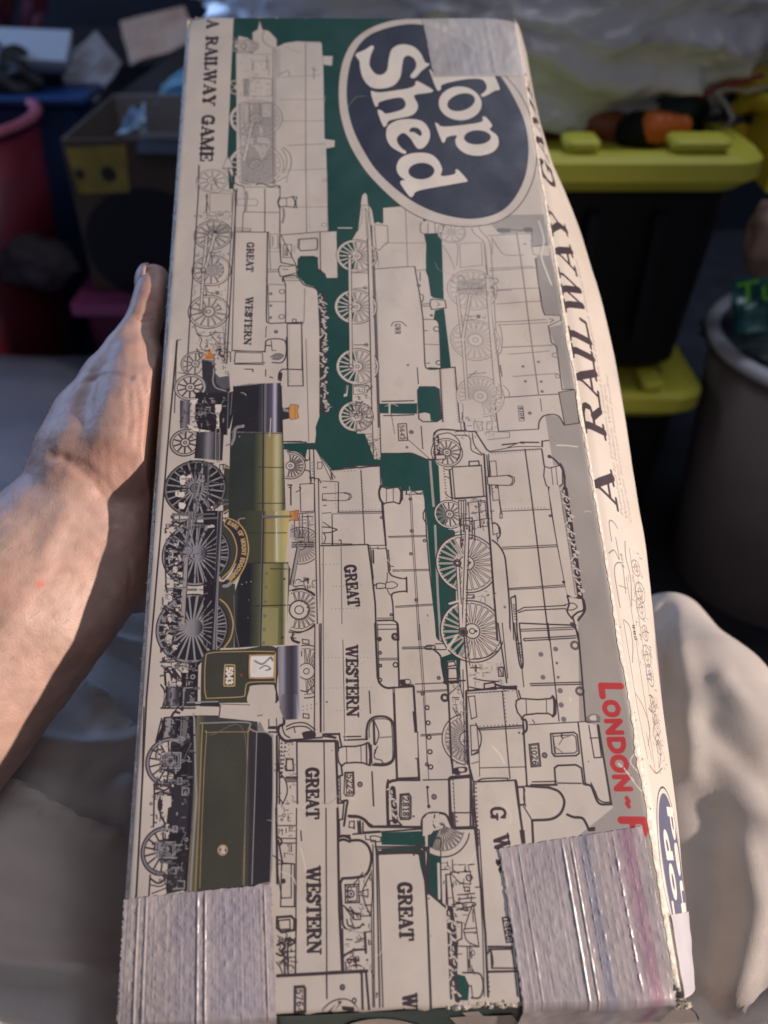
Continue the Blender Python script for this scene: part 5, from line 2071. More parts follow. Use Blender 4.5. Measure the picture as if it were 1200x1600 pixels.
# ------------------------------------------------------------------ printed card materials
def canvas_image(K, name):
    im = bpy.data.images.new(name, K.w, K.h, float_buffer=True)
    im.colorspace_settings.name = 'Non-Color'
    px = np.ones((K.h, K.w, 4), np.float32); px[..., :3] = K.a[::-1]
    im.pixels.foreach_set(px.ravel()); im.update(); im.pack()
    return im
def card_mat(name, img, gloss=.42, wear=1.0):
    m = bpy.data.materials.new(name); m.use_nodes = True; nt = m.node_tree; L = nt.links.new
    b = nt.nodes['Principled BSDF']; t = nt.nodes.new('ShaderNodeTexImage'); t.image = img; t.interpolation = 'Cubic'; t.extension = 'EXTEND'
    tc = nt.nodes.new('ShaderNodeTexCoord')
    def noise(sc, det=5, rough=.6):
        n = nt.nodes.new('ShaderNodeTexNoise'); n.inputs['Scale'].default_value = sc; n.inputs['Detail'].default_value = det; n.inputs['Roughness'].default_value = rough
        L(tc.outputs['Object'], n.inputs['Vector']); return n
    def ramp(f, p0, p1, c0, c1):
        r = nt.nodes.new('ShaderNodeValToRGB'); r.color_ramp.elements[0].position = p0; r.color_ramp.elements[1].position = p1
        r.color_ramp.elements[0].color = (*c0, 1); r.color_ramp.elements[1].color = (*c1, 1); L(f, r.inputs['Fac']); return r
    def mix(kind, fac, a, bb):
        x = nt.nodes.new('ShaderNodeMix'); x.data_type = 'RGBA'; x.blend_type = kind
        if isinstance(fac, float): x.inputs[0].default_value = fac
        else: L(fac, x.inputs[0])
        for s_, v in ((6, a), (7, bb)):
            if isinstance(v, tuple): x.inputs[s_].default_value = v
            else: L(v, x.inputs[s_])
        return x.outputs[2]
    # foxing, handling dirt and rubbed ink
    n1 = ramp(noise(14).outputs['Fac'], .3, .72, (.90, .87, .83), (1, 1, 1))
    n2 = ramp(noise(70, 6, .7).outputs['Fac'], .30, .46, (.80, .77, .74), (1, 1, 1))
    c = mix('MULTIPLY', .8, t.outputs['Color'], n1.outputs['Color']); c = mix('MULTIPLY', .35*wear, c, n2.outputs['Color'])
    r1 = ramp(noise(900, 3, .8).outputs['Fac'], .66, .74, (0, 0, 0), (.35, .35, .35))
    c = mix('MIX', r1.outputs['Color'], c, (.42, .38, .34, 1))
    L(c, b.inputs['Base Color'])
    rr = ramp(noise(30).outputs['Fac'], .3, .7, (gloss-.08,)*3, (gloss+.14,)*3); L(rr.outputs['Color'], b.inputs['Roughness'])
    b.inputs['Specular IOR Level'].default_value = .35
    # creases and the grain of the pasted sheet
    w = noise(26, 3); bp = nt.nodes.new('ShaderNodeBump'); bp.inputs['Strength'].default_value = .35; bp.inputs['Distance'].default_value = .0012; L(w.outputs['Fac'], bp.inputs['Height'])
    g = noise(1500, 2); bg = nt.nodes.new('ShaderNodeBump'); bg.inputs['Strength'].default_value = .10; bg.inputs['Distance'].default_value = .0003; L(g.outputs['Fac'], bg.inputs['Height']); L(bp.outputs['Normal'], bg.inputs['Normal'])
    L(bg.outputs['Normal'], b.inputs['Normal'])
    return m
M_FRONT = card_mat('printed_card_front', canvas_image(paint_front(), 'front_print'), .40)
M_SIDE = card_mat('printed_card_side', canvas_image(paint_side(), 'side_print'), .42, .6)
M_CARD = mat('worn_card', (.50, .45, .40), .7, var=.25, vscale=60, bump=.3)
M_TORN = mat('torn_card_fibre', (.62, .56, .47), .85, var=.35, vscale=300, bump=.6, bscale=900)

# ------------------------------------------------------------------ the game box
boxo = empty('game_box', tuple(box(.5, .5, BD)), 'worn long cardboard board game box printed with steam engines, held over the lap', 'game box')
def nz(x, y, s, seed=0): return mnoise.noise(Vector((x*s, y*s, seed*7.3)))
# front sheet, slightly wavy, rolled over at its long edges
us = np.r_[0, .004, .009, .016, np.linspace(.03, .97, 60), .984, .991, .996, 1]; vs = np.r_[0, .001, .003, .006, np.linspace(.012, .988, 150), .994, .997, .999, 1]
P = np.zeros((len(vs), len(us), 3)); UV = np.zeros((len(vs), len(us), 2))
def front_d(u, v):
    e = min(u, 1-u)*BW; ev = min(v, 1-v)*BL; r = .0022
    d = 0.0
    if e < r: d += r-math.sqrt(max(0, r*r-(r-e)**2))
    if ev < r*.8: d += .8*r-math.sqrt(max(0, (.8*r)**2-(.8*r-ev)**2))
    lift = min(1, e/.01)*min(1, ev/.01)
    d -= lift*(.0008*nz(u, v*2.6, 5)+.0004*nz(u, v*2.6, 15, 2))
    # corner dents
    for cu, cv_, k in ((0, 0, .003), (1, 0, .0025), (1, 1, .004), (0, 1, .002)):
        q = math.hypot((u-cu)*BW, (v-cv_)*BL)
        d += k*max(0, 1-q/.02)**2
    return d
for i, v in enumerate(vs):
    for j, u in enumerate(us):
        ru = .0005*nz(0, v, 90, 3)+.0006*nz(0, v, 30, 4) if u < .002 or u > .998 else 0
        rv = (.0011*nz(u, 0, 60, 5)+.0010*nz(u, 0, 200, 6)) if v < .0008 or v > .9992 else 0
        uu = u+(ru/BW if u > .5 else -ru/BW); vv = v+rv/BL
        P[i, j] = box(uu, vv, front_d(u, v)); UV[i, j] = (u, 1-v)
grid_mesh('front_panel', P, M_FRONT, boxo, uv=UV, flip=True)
# right wall
ss = np.linspace(0, 1, 14); P = np.zeros((len(vs), len(ss), 3)); UV = np.zeros((len(vs), len(ss), 2))
for i, v in enumerate(vs):
    for j, s in enumerate(ss):
        q = side(s, v); q = q - (BA/BW)*.0004*0
        w = .0012*nz(s, v*6, 3, 8)*s
        if s == 0: q = box(1, v, max(.0018, front_d(1, v)))+(BA/BW)*(.0005*nz(0, v, 90, 3)+.0006*nz(0, v, 30, 4))
        P[i, j] = q+(BA/BW)*w; UV[i, j] = (s, 1-v)
grid_mesh('side_wall', P, M_SIDE, boxo, uv=UV, flip=True)
# inside tray edge seen where the wall bows out, left wall, back, ends
def quadgrid(name, fn, n, m, mt, flip=False):
    P = np.array([[fn(a, b) for b in np.linspace(0, 1, m)] for a in np.linspace(0, 1, n)]); return grid_mesh(name, P, mt, boxo, flip=flip)
quadgrid('side_wall', lambda v, s: box(-.0005+.0006*nz(s, v, 20, 11), v, .0021+s*(BD-.0021)), 60, 6, M_CARD)
quadgrid('back_panel', lambda v, s: box(s, v, BD)+(flare(v)*s)*(BA/BW), 24, 6, M_CARD)
M_END = M_FRONT
quadgrid('end_panel', lambda u, s: box(u, 0, .002+s*(BD-.002))+(flare(0)*(1-(1-s)**1.35)*u)*(BA/BW), 20, 5, M_CARD)
# lower end: green print with pale boiler shapes
def end_low(u, s): return box(u, 1.0005+.0006*nz(u, s, 20, 12), .0019+s*(BD-.0019))+(BB/BL)*s*.013+(flare(1)*(1-(1-s)**1.35)*u)*(BA/BW)
M_GREEN = mat('green_print', tuple(ink(22, 50, 46)), .45, var=.3, vscale=90)
M_CREAM = mat('cream_print', (.58, .50, .45), .5, var=.1, vscale=50)
quadgrid('end_panel', end_low, 40, 6, M_GREEN, True)
# adhesive tape pieces
def tape_mat(name, col, stripes, alpha, sc=1.0):
    m = bpy.data.materials.new(name); m.use_nodes = True; nt = m.node_tree; L = nt.links.new; b = nt.nodes['Principled BSDF']
    uv = nt.nodes.new('ShaderNodeTexCoord'); sp = nt.nodes.new('ShaderNodeSeparateXYZ'); L(uv.outputs['UV'], sp.inputs[0])
    r = nt.nodes.new('ShaderNodeValToRGB'); r.color_ramp.interpolation = 'EASE'; el = r.color_ramp.elements
    el[0].position = 0; el[0].color = (*col, 1); el[1].position = 1; el[1].color = (*col, 1)
    for p, c in stripes:
        e = el.new(p); e.color = (*c, 1)
    L(sp.outputs['X'], r.inputs['Fac'])
    n = nt.nodes.new('ShaderNodeTexNoise'); n.inputs['Scale'].default_value = 60; n.inputs['Detail'].default_value = 5; L(uv.outputs['Object'], n.inputs['Vector'])
    rr = nt.nodes.new('ShaderNodeValToRGB'); rr.color_ramp.elements[0].position = .3; rr.color_ramp.elements[1].position = .7
    rr.color_ramp.elements[0].color = (.82, .80, .84, 1); rr.color_ramp.elements[1].color = (1, 1, 1, 1); L(n.outputs['Fac'], rr.inputs['Fac'])
    x = nt.nodes.new('ShaderNodeMix'); x.data_type = 'RGBA'; x.blend_type = 'MULTIPLY'; x.inputs[0].default_value = .8
    L(r.outputs['Color'], x.inputs[6]); L(rr.outputs['Color'], x.inputs[7]); L(x.outputs[2], b.inputs['Base Color'])
    b.inputs['Roughness'].default_value = .33; b.inputs['Specular IOR Level'].default_value = .6; b.inputs['Alpha'].default_value = alpha
    return m
def uvq(c, a, b):      # bilinear in photographed corner points mapped onto the panel
    return (1-b)*((1-a)*c[0]+a*c[1])+b*((1-a)*c[3]+a*c[2])
def tape(name, corners, n, m, mt, ridge, seed, label=None, wrap=0.0, h0=.0006):
    c = px2uv(corners); r = np.random.default_rng(seed)
    prof = np.zeros(n); main = np.zeros(n)
    x = np.linspace(0, 1, n)
    for _ in range(int(46)):
        k = r.uniform(0, 1); prof += r.uniform(.1, .8)*np.exp(-((x-k)/r.uniform(.003, .008))**2)
    for k, a in ridge: main += a*np.exp(-((x-k)/.007)**2)
    P = np.zeros((m, n, 3)); UV = np.zeros((m, n, 2))
    for i, b in enumerate(np.linspace(0, 1, m)):
        for j, a in enumerate(x):
            q = uvq(c, a, b); u, v = q
            blob = .45+.55*nz(a*30, b*16, 1, seed+1)+.7*nz(a*60, b*52, 1, seed+2)
            hh = h0+.00019*main[j]*(.8+.2*nz(0, b*6, 1, seed+j//9))*min(1, .3+8*b)+.00020*max(0, math.sin(a*PI*44))*max(0, .15+1.3*nz(a*40, b*34, 1, seed+4))+.00022*prof[j]*max(.05, blob)*min(1, .2+8*b, 8*(1-b)+.2) + .0002*nz(a, b, 20, seed)
            ex = 1.0 if a > 0 else 0
            q3 = box(u+(.0007*nz(b, 0, 40, seed) if a in (0., 1.) else 0)/BW, v+(.0005*nz(a, 0, 30, seed+5) if b == 0 else 0)/BL, front_d(min(max(u, .006), .994), min(max(v, 0), .996))-hh)
            P[i, j] = q3; UV[i, j] = (a, 1-b)
    if wrap:                  # folded down over the lower end
        rows = []
        for s in np.linspace(.05, 1, 10):
            row = []
            for j, a in enumerate(x):
                u, v = uvq(c, a, 1)
                d = s*wrap
                row.append(box(u, max(v, 1)+(.0022+.0006*math.sin(a*9+seed)+.0004*nz(a, s, 12, seed)+.013*d/BD)/BL, .0006+d))
            rows.append(row)
        P = np.concatenate([P, np.array(rows)]); e = np.zeros((10, n, 2)); e[..., 0] = x[None]; e[..., 1] = -np.linspace(.02, .3, 10)[:, None]
        UV = np.concatenate([UV, e])
    o = grid_mesh(name, P, mt, boxo, uv=UV, flip=True)
    if label: o['label'] = label
    return o
T1 = (.46, .43, .45); T2 = (.49, .455, .47)
M_TAPE1 = tape_mat('ribbed_tape', T1, [(.05, (.50, .45, .43)), (.2, (.46, .42, .42)), (.45, (.39, .36, .40)), (.55, (.46, .42, .43)), (.65, (.41, .385, .43)), (.88, (.42, .39, .435)), (.94, (.47, .42, .42))], .96)
M_TAPE2 = tape_mat('ribbed_tape_stained', T2, [(.1, (.45, .41, .43)), (.35, (.45, .42, .44)), (.5, (.47, .43, .43)), (.58, (.33, .33, .40)), (.66, (.46, .42, .42)), (.8, (.45, .39, .42)), (.88, (.40, .26, .33)), (.95, (.47, .42, .43))], .93)
M_TAPE3 = tape_mat('clear_tape', (.66, .64, .62), [(.5, (.60, .61, .63))], .66)
tape('adhesive_tape', [(194, 1405), (424, 1381), (432, 1590), (183, 1600)], 260, 110, M_TAPE1, [(.10, 2.2), (.155, 2.0), (.50, 3.2), (.55, 2.8), (.95, 1.6)], 3, 'ribbed greyish tape over the lower left corner', wrap=.020)
tape('adhesive_tape', [(780, 1326), (1003, 1291), (1058, 1562), (817, 1568)], 260, 110, M_TAPE2, [(.07, 1.2), (.13, 1.4), (.43, 2.6), (.49, 2.4)], 9, 'ribbed tape with pink and blue stains over the lower right corner', wrap=.028)
tape('adhesive_tape', [(660, 30), (803, 28), (821, 119), (678, 121)], 50, 24, M_TAPE3, [], 15, 'smooth clear tape over the top corner of the oval badge', h0=.0004)
# short piece low on the side wall
P = np.array([[side(s, v)+(BA/BW)*.0011*(.6+.5*nz(s, v*40, 2)) for s in np.linspace(.05, .98, 12)] for v in np.linspace(.948, .999, 16)])
M_TAPE4 = tape_mat('side_tape', (.58, .58, .62), [(.5, (.52, .54, .62))], .92)
grid_mesh('adhesive_tape', P, M_TAPE4, boxo, uv=np.zeros(P.shape[:2]+(2,)), flip=True)['label'] = 'bluish tape low on the side wall'
# pale shapes printed on the green lower end
def end_patch(u0, u1, s0, s1, name='printed_shape', round_=0):
    P = np.array([[end_low(u, s0+(s1-s0)*s*(1 if not round_ else 1))-BN*0+(BB/BL)*.0004 for u in np.linspace(u0, u1, 12)] for s in np.linspace(0, 1, 3)])
    if round_:
        for j in range(12):
            t = j/11*2-1; k = math.sqrt(max(0, 1-t*t)); P[0, j] = P[2, j]*(1-k)+P[0, j]*k; P[1, j] = (P[0, j]+P[2, j])/2
    return grid_mesh(name, P, M_CREAM, boxo, flip=True)
end_patch(.36, .52, .25, 1, round_=1); end_patch(.57, .68, .3, 1); end_patch(.60, .63, .12, .3); end_patch(.73, 1, .02, 1)
# frayed paper along the worn edges
def chip(p, size, seed, name='frayed_paper'):
    r = random.Random(seed); bm = bmesh.new()
    n = r.randint(5, 8); vs_ = []
    a0 = r.uniform(0, 6); ax1 = (BA/BW)*r.uniform(.7, 1.6); ax2 = (BB/BL)*r.uniform(.4, .9); nn = -BN
    for k in range(n):
        t = a0+k*2*PI/n; q = p+size*(ax1*math.cos(t)+ax2*math.sin(t))*r.uniform(.5, 1.1)+nn*size*r.uniform(-.25, .45)
        vs_.append(bm.verts.new(q))
    top = bm.verts.new(p+nn*size*r.uniform(.2, .7)); bot = bm.verts.new(p-nn*size*.3)
    for k in range(n):
        bm.faces.new((vs_[k], vs_[(k+1) % n], top)); bm.faces.new((vs_[(k+1) % n], vs_[k], bot))
    return bm
def chips(spots, name, label=None):
    big = bmesh.new()
    for i, (u, v, d, s) in enumerate(spots):
        b = chip(box(u, v, d), s, i*13+len(name)); me = bpy.data.meshes.new('x'); b.to_mesh(me); b.free(); big.from_mesh(me); bpy.data.meshes.remove(me)
    o = bm_obj(name, big, M_TORN, boxo, smooth=False); o['kind'] = 'stuff'
    if label: o['label'] = label
R_ = random.Random(4)
def puv(x, y): return tuple(px2uv([(x, y)])[0])
chips([(puv(700+i*4.2, 1568-R_.random()*5)[0], 1.0-R_.random()*.004, .0002+R_.random()*.001, R_.uniform(.0012, .0026)) for i in range(26)], 'frayed_paper', 'torn paper fibres along the lower edge')
chips([(R_.uniform(.0, 1), .0005+R_.random()*.001, .0008, R_.uniform(.0005, .0013)) for i in range(60)], 'frayed_paper', 'rubbed white fibres along the upper edge')
chips([(1.0+R_.uniform(-.003, .002), v, .0012+R_.random()*.001, R_.uniform(.0006, .0014)) for v in list(np.linspace(.80, .995, 34))+[.73, .732, .735, .737]], 'frayed_paper', 'torn paper along the lower right edge')
chips([(1.0+R_.uniform(-.002, .014), 1.0+R_.uniform(-.002, .006), .003+R_.random()*.012, R_.uniform(.0015, .0032)) for i in range(16)], 'frayed_paper', 'crumpled torn card at the lower right corner')
chips([(0.0+R_.uniform(-.002, .002), v, .0015, R_.uniform(.0005, .0011)) for v in [R_.random() for _ in range(46)]], 'frayed_paper')
# chipped white edge line of the right-hand fold, exposed card
P = []
for v in np.linspace(.002, .995, 400):
    w = .0009+.0012*abs(nz(0, v, 120, 21))+.0022*max(0, nz(0, v, 25, 22))+.0012*max(0, v-.78)/.2
    P.append([box(1, v, front_d(1-w/BW, v)-.00015)-(BA/BW)*w, box(1, v, .0006)+(BA/BW)*.0002-BN*.0002, box(1, v, .0022)+(BA/BW)*.0003])
grid_mesh('worn_fold', np.array(P), mat('worn_fold_card', (.74, .69, .60), .75, var=.3, vscale=400, bump=.4, bscale=800), boxo, flip=True)
P = []
for v in np.linspace(.0, 1, 400):
    w = .0005+.0010*abs(nz(0, v, 120, 25))+.0014*max(0, nz(0, v, 30, 26))
    P.append([box(0, v, .0022)-(BA/BW)*.0003, box(0, v, .0006)-(BA/BW)*.0003, box(0, v, front_d(w/BW, v)-.00012)+(BA/BW)*w])
grid_mesh('worn_fold', np.array(P), mat('worn_fold_left', (.62, .56, .50), .75, var=.4, vscale=300, bump=.4, bscale=800), boxo, flip=True)
# ------------------------------------------------------------------ the person: forearm and hand, trousers
def loft(bm, pts, n=20):
    """pts: (position, r_side, r_depth); closed tapered limb with rounded ends"""
    P = [np.asarray(p[0], float) for p in pts]; rings = []
    for i, p in enumerate(pts):
        t = P[min(i+1, len(P)-1)]-P[max(i-1, 0)]; t /= np.linalg.norm(t)
        e1 = np.cross(t, FW); e1 /= np.linalg.norm(e1); e2 = np.cross(t, e1)
        rings.append((P[i], t, e1, e2, p[1], p[2] if len(p) > 2 else p[1]))
    out = []
    def ring(c, e1, e2, a, b): return [bm.verts.new(c+e1*a*math.cos(2*PI*k/n)+e2*b*math.sin(2*PI*k/n)) for k in range(n)]
    c, t, e1, e2, a, b = rings[0]
    first = bm.verts.new(c-t*min(a, b))
    for f in (.82, .5): s = math.sqrt(1-f*f); out.append(ring(c-t*min(a, b)*f, e1, e2, a*s, b*s))
    for i in range(len(rings)):
        c, t, e1, e2, a, b = rings[i]; out.append(ring(c, e1, e2, a, b))
        if i < len(rings)-1:
            c2, t2, f1, f2, a2, b2 = rings[i+1]
            for k in (.25, .5, .75):
                q = k*k*(3-2*k); out.append(ring(c*(1-k)+c2*k, e1*(1-k)+f1*k, e2*(1-k)+f2*k, a*(1-q)+a2*q, b*(1-q)+b2*q))
    c, t, e1, e2, a, b = rings[-1]
    for f in (.5, .82): s = math.sqrt(1-f*f); out.append(ring(c+t*min(a, b)*f, e1, e2, a*s, b*s))
    last = bm.verts.new(c+t*min(a, b))
    for r0, r1 in zip(out[:-1], out[1:]):
        for k in range(n): bm.faces.new((r0[k], r0[(k+1) % n], r1[(k+1) % n], r1[k]))
    for k in range(n):
        bm.faces.new((first, out[0][(k+1) % n], out[0][k])); bm.faces.new((last, out[-1][k], out[-1][(k+1) % n]))
def fuse(limbs, voxel, smooth, it2=0):
    bm = bmesh.new()
    for l in limbs: loft(bm, l)
    bmesh.ops.recalc_face_normals(bm, faces=bm.faces)
    me = bpy.data.meshes.new('tmp'); bm.to_mesh(me); bm.free()
    o = bpy.data.objects.new('tmp', me); COL.objects.link(o)
    m = o.modifiers.new('r', 'REMESH'); m.mode = 'VOXEL'; m.voxel_size = voxel
    m = o.modifiers.new('s', 'SMOOTH'); m.factor = .5; m.iterations = smooth
    bpy.context.view_layer.update(); ev = o.evaluated_get(bpy.context.evaluated_depsgraph_get())
    res = bpy.data.meshes.new_from_object(ev); bpy.data.objects.remove(o); bpy.data.meshes.remove(me)
    V = np.empty(len(res.vertices)*3); res.vertices.foreach_get('co', V)
    N = np.empty(len(res.vertices)*3); res.vertex_normals.foreach_get('vector', N)
    return res, V.reshape(-1, 3), N.reshape(-1, 3)
def polydist(Q, pts):
    pts = np.asarray(pts, float); best = np.full(len(Q), 1e9)
    for a, b in zip(pts[:-1], pts[1:]):
        d = b-a; t = np.clip(((Q-a)@d)/(d@d), 0, 1); best = np.minimum(best, np.linalg.norm(Q-a-t[:, None]*d, axis=1))
    return best
def nzv(V, s, seed=0, st=(1, 1, 1)):
    return np.array([mnoise.noise(Vector((p[0]*s*st[0]+seed*3.1, p[1]*s*st[1], p[2]*s*st[2]))) for p in V])
person = empty('person', (0, .1, .0), 'seated person in pale trousers, bare left forearm and hand holding the game box from behind', 'person')

wrist = W(138, 838, .476)
arm = [
    [(np.array([-.345, .055, .668]), .038, .036), (np.array([-.333, .09, .672]), .046, .042), (W(-330, 1330, .40), .062, .050), (W(-120, 1105, .435), .059, .046), (W(30, 945, .455), .0535, .041), (W(120, 845, .475), .0495, .035), (W(185, 775, .495), .045, .030), (BX(240, 735, .070), .040, .024)],
    [(W(150, 760, .480), .030, .026), (BX(200, 705, .020), .0300, .027), (BX(212, 640, .019), .0275, .0255), (BX(212, 580, .021), .0195, .020), (BX(215, 530, .021), .0135, .014)],
    [(W(120, 800, .478), .034, .030), (W(150, 715, .487), .036, .030), (BX(163, 655, .032), .032, .027), (BX(180, 600, .026), .0215, .021), (BX(203, 548, .021), .0150, .0155), (BX(224, 503, .0175), .0116, .0125), (BX(236, 470, .0165), .0112, .0118), (BX(240, 445, .017), .0112, .0108), (BX(241, 433, .018), .0102, .0090)],
    [(W(170, 780, .49), .034, .026), (BX(250, 690, .066), .030, .022), (BX(330, 590, .062), .021, .018)],
    [(W(170, 800, .49), .034, .026), (BX(280, 760, .066), .030, .021), (BX(380, 700, .063), .020, .017)],
    [(W(165, 840, .485), .036, .027), (BX(270, 830, .064), .030, .021), (BX(380, 790, .062), .020, .017)],
    [(W(160, 870, .48), .034, .026), (W(215, 880, .49), .030, .026), (BX(300, 880, .062), .022, .020), (BX(370, 870, .060), .018, .016)],
    [(BX(330, 590, .062), .0125), (BX(400, 545, .056), .0115), (BX(455, 520, .049), .0100), (BX(490, 512, .0455), .0088)],
    [(BX(380, 700, .063), .0125), (BX(470, 655, .056), .0118), (BX(535, 635, .049), .0102), (BX(575, 628, .0455), .0090)],
    [(BX(380, 790, .062), .0120), (BX(475, 765, .056), .0112), (BX(535, 755, .049), .0098), (BX(572, 750, .0450), .0086)],
    [(BX(370, 870, .060), .0108), (BX(440, 860, .055), .0098), (BX(485, 857, .049), .0088), (BX(512, 855, .0445), .0078)],
    [(BX(200, 640, .045), .016), (BX(250, 610, .052), .012), (BX(320, 590, .058), .012)],
]
me, V, N = fuse(arm, .0016, 26)
q = proj(V); front = np.clip((N @ -FW)*2+.2, 0, 1)
D = .0008*nzv(V, 34)+.0006*nzv(V, 80, 2)+.00022*nzv(V, 260, 3)
def groove(pts, w, dep):
    global D
    D = D-dep*np.exp(-(polydist(q, pts)/w)**2)*front
groove([(82, 712), (100, 716), (118, 728), (148, 752), (172, 790), (178, 815)], 7.5, .0011)
groove([(98, 716), (128, 722), (160, 748), (185, 782)], 6.5, .0007)
groove([(206, 590), (170, 583), (136, 596)], 3.0, .0010)
groove([(222, 588), (232, 640), (230, 700)], 3.4, .0006); groove([(212, 600), (218, 650), (214, 700)], 3, .0005); groove([(200, 610), (204, 655), (198, 690)], 3, .0004)
groove([(196, 860), (205, 900), (200, 935)], 4, .0009)
groove([(210, 497), (226, 503), (240, 500)], 2.6, .0007); groove([(208, 490), (226, 495), (240, 492)], 2.4, .0005)
D = D+.0014*np.exp(-(polydist(q, [(100, 800), (60, 900), (0, 990)])/18)**2)*front
# wrinkled skin fold near the wrist
D = D+.0003*np.array([mnoise.noise(Vector((a*.10, b*.022, 1))) for a, b in q])*front*np.clip((q[:, 0]-120)/60, 0, 1)
V2 = V+N*D[:, None]
# keep skin off the box wall: nothing of the hand cuts the left wall
rel = V2-BO; uu = rel @ BA/(BW*BW); dd = rel @ BN; vv = rel @ BB/(BL*BL)
inside = (uu > -.004) & (uu < .2) & (dd > -.002) & (dd < BD+.001) & (vv > 0)
m_ = inside & (uu < .06); V2[m_] += (-(uu[m_]+.004)*BW)[:, None]*(BA/BW)
me.vertices.foreach_set('co', V2.ravel()); me.polygons.foreach_set('use_smooth', [True]*len(me.polygons))
ca = me.color_attributes.new('tint', 'FLOAT_COLOR', 'POINT')
c0 = np.array([.54, .355, .285]); cr_ = np.array([.53, .27, .215]); cp = np.array([.61, .45, .38])
n1 = np.clip(.5+.9*nzv(V, 22, 5), 0, 1)[:, None]; n2 = np.clip(.5+1.2*nzv(V, 60, 6), 0, 1)[:, None]
c0 = c0*.93; c = c0*(1-.45*n1)+cp*.45*n1; c = c*(1-.36*n2)+cr_*.36*n2; n3 = np.clip(.4+1.6*nzv(V, 190, 8), 0, 1)[:, None]; c = c*(1-.10*n3)
tip = np.exp(-(np.linalg.norm(q-(232, 470), axis=1)/45)**2)[:, None]; c = c*(1-.3*tip)+cr_*.3*tip
palm = np.exp(-(polydist(q, [(215, 640), (225, 760), (150, 700)])/45)**2)[:, None]; c = c*(1-.30*palm)+cr_*.30*palm
spot = np.exp(-(np.linalg.norm(q-(63, 914), axis=1)/6.5)**2)[:, None]*front[:, None]; c = c*(1-.75*spot)+np.array([.62, .12, .09])*.75*spot
cre = np.exp(-(polydist(q, [(70, 735), (95, 722), (118, 728), (148, 752), (172, 790), (178, 815)])/4)**2)[:, None]; c = c*(1-.25*cre)+cr_*.7*.25*cre
ca.data.foreach_set('color', np.c_[c, np.ones(len(c))].astype(np.float32).ravel())
M_SKIN = mat('skin', (.5, .33, .27), .50, spec=.42, sss=.15, bump=.14, bscale=700)
nt = M_SKIN.node_tree; at = nt.nodes.new('ShaderNodeAttribute'); at.attribute_name = 'tint'
nt.links.new(at.outputs['Color'], nt.nodes['Principled BSDF'].inputs['Base Color'])
body = bpy.data.objects.new('body', me); COL.objects.link(body); me.materials.append(M_SKIN)
body.parent = person; body.matrix_parent_inverse = Matrix.Translation(-Vector(person.location))
# thumb nail, seen edge on at the tip
tipa, tipb = np.array(BX(241, 426, .0178)), np.array(BX(237, 466, .0168)); ax = tipa-tipb; ln_ = .0085; ax /= np.linalg.norm(ax)
nn = -FW*.72-RX*.69; nn -= (nn@ax)*ax; nn /= np.linalg.norm(nn); ww = np.cross(ax, nn)
nc = tipa*.62+tipb*.38+nn*.0084
P = np.zeros((12, 9, 3))
for i, a in enumerate(np.linspace(-1, 1, 12)):
    for j, b in enumerate(np.linspace(-1, 1, 9)):
        e = 1-.28*max(0, -a)**3-.18*max(0, a-.6)
        P[i, j] = nc+ax*a*ln_*(1-.13*b*b)+ww*b*.0066*e+nn*(.0026*(1-b*b)+.0008*(1-a*a)-.0012*max(0, a)**2)
grid_mesh('thumb_nail', P, mat('nail', (.50, .33, .28), .5, spec=.3, sss=.1), person, thick=.0005)
# fine hair on the forearm
bm = bmesh.new(); rr = random.Random(11); cand = np.where((q[:, 0] > -20) & (q[:, 0] < 175) & (q[:, 1] > 640) & (q[:, 1] < 1100) & (N @ -FW > -.35))[0]
axis = np.array(W(-120, 1105, .435))-np.array(wrist); axis /= np.linalg.norm(axis)
for k in range(520):
    i = cand[rr.randrange(len(cand))]; x, y = q[i]
    edge = abs((y-735)-(60-x)*1.0)
    if rr.random() > (.9 if edge < 70 else .22): continue
    p = V2[i]; n = N[i]; L_ = rr.uniform(.004, .010); d = n*.55-axis*rr.uniform(.3, .9)+np.array([rr.uniform(-.3, .3) for _ in range(3)]); d /= np.linalg.norm(d)
    s_ = np.cross(d, FW); s_ /= np.linalg.norm(s_); w = .00005
    a = bm.verts.new(p-s_*w); b = bm.verts.new(p+s_*w); m1 = p+d*L_*.55; m2 = bm.verts.new(m1-s_*w*.8); m3 = bm.verts.new(m1+s_*w*.8); e = bm.verts.new(p+d*L_*.95+axis*L_*.18)
    bm.faces.new((a, b, m3, m2)); bm.faces.new((m2, m3, e))
ho = bm_obj('arm_hair', bm, mat('hair', (.42, .28, .19), .5), person); ho['kind'] = 'stuff'

# shirt on the torso and upper arm, behind and below the camera
me_s, V_s, N_s = fuse([[(np.array([0, -.20, .50]), .17, .12), (np.array([0, -.22, .72]), .18, .12), (np.array([0, -.24, .90]), .19, .10)],
    [(np.array([-.16, -.24, .92]), .07, .07), (np.array([-.27, -.20, .86]), .065, .065), (np.array([-.35, -.02, .70]), .062, .062), (np.array([-.345, .06, .668]), .066, .066), (np.array([-.325, .115, .670]), .070, .066)]], .009, 6)
me_s.polygons.foreach_set('use_smooth', [True]*len(me_s.polygons))
sh_ = bpy.data.objects.new('shirt', me_s); COL.objects.link(sh_); me_s.materials.append(mat('shirt_cloth', (.035, .04, .055), .85, bump=.3, bscale=400))
sh_.parent = person; sh_.matrix_parent_inverse = Matrix.Translation(-Vector(person.location))
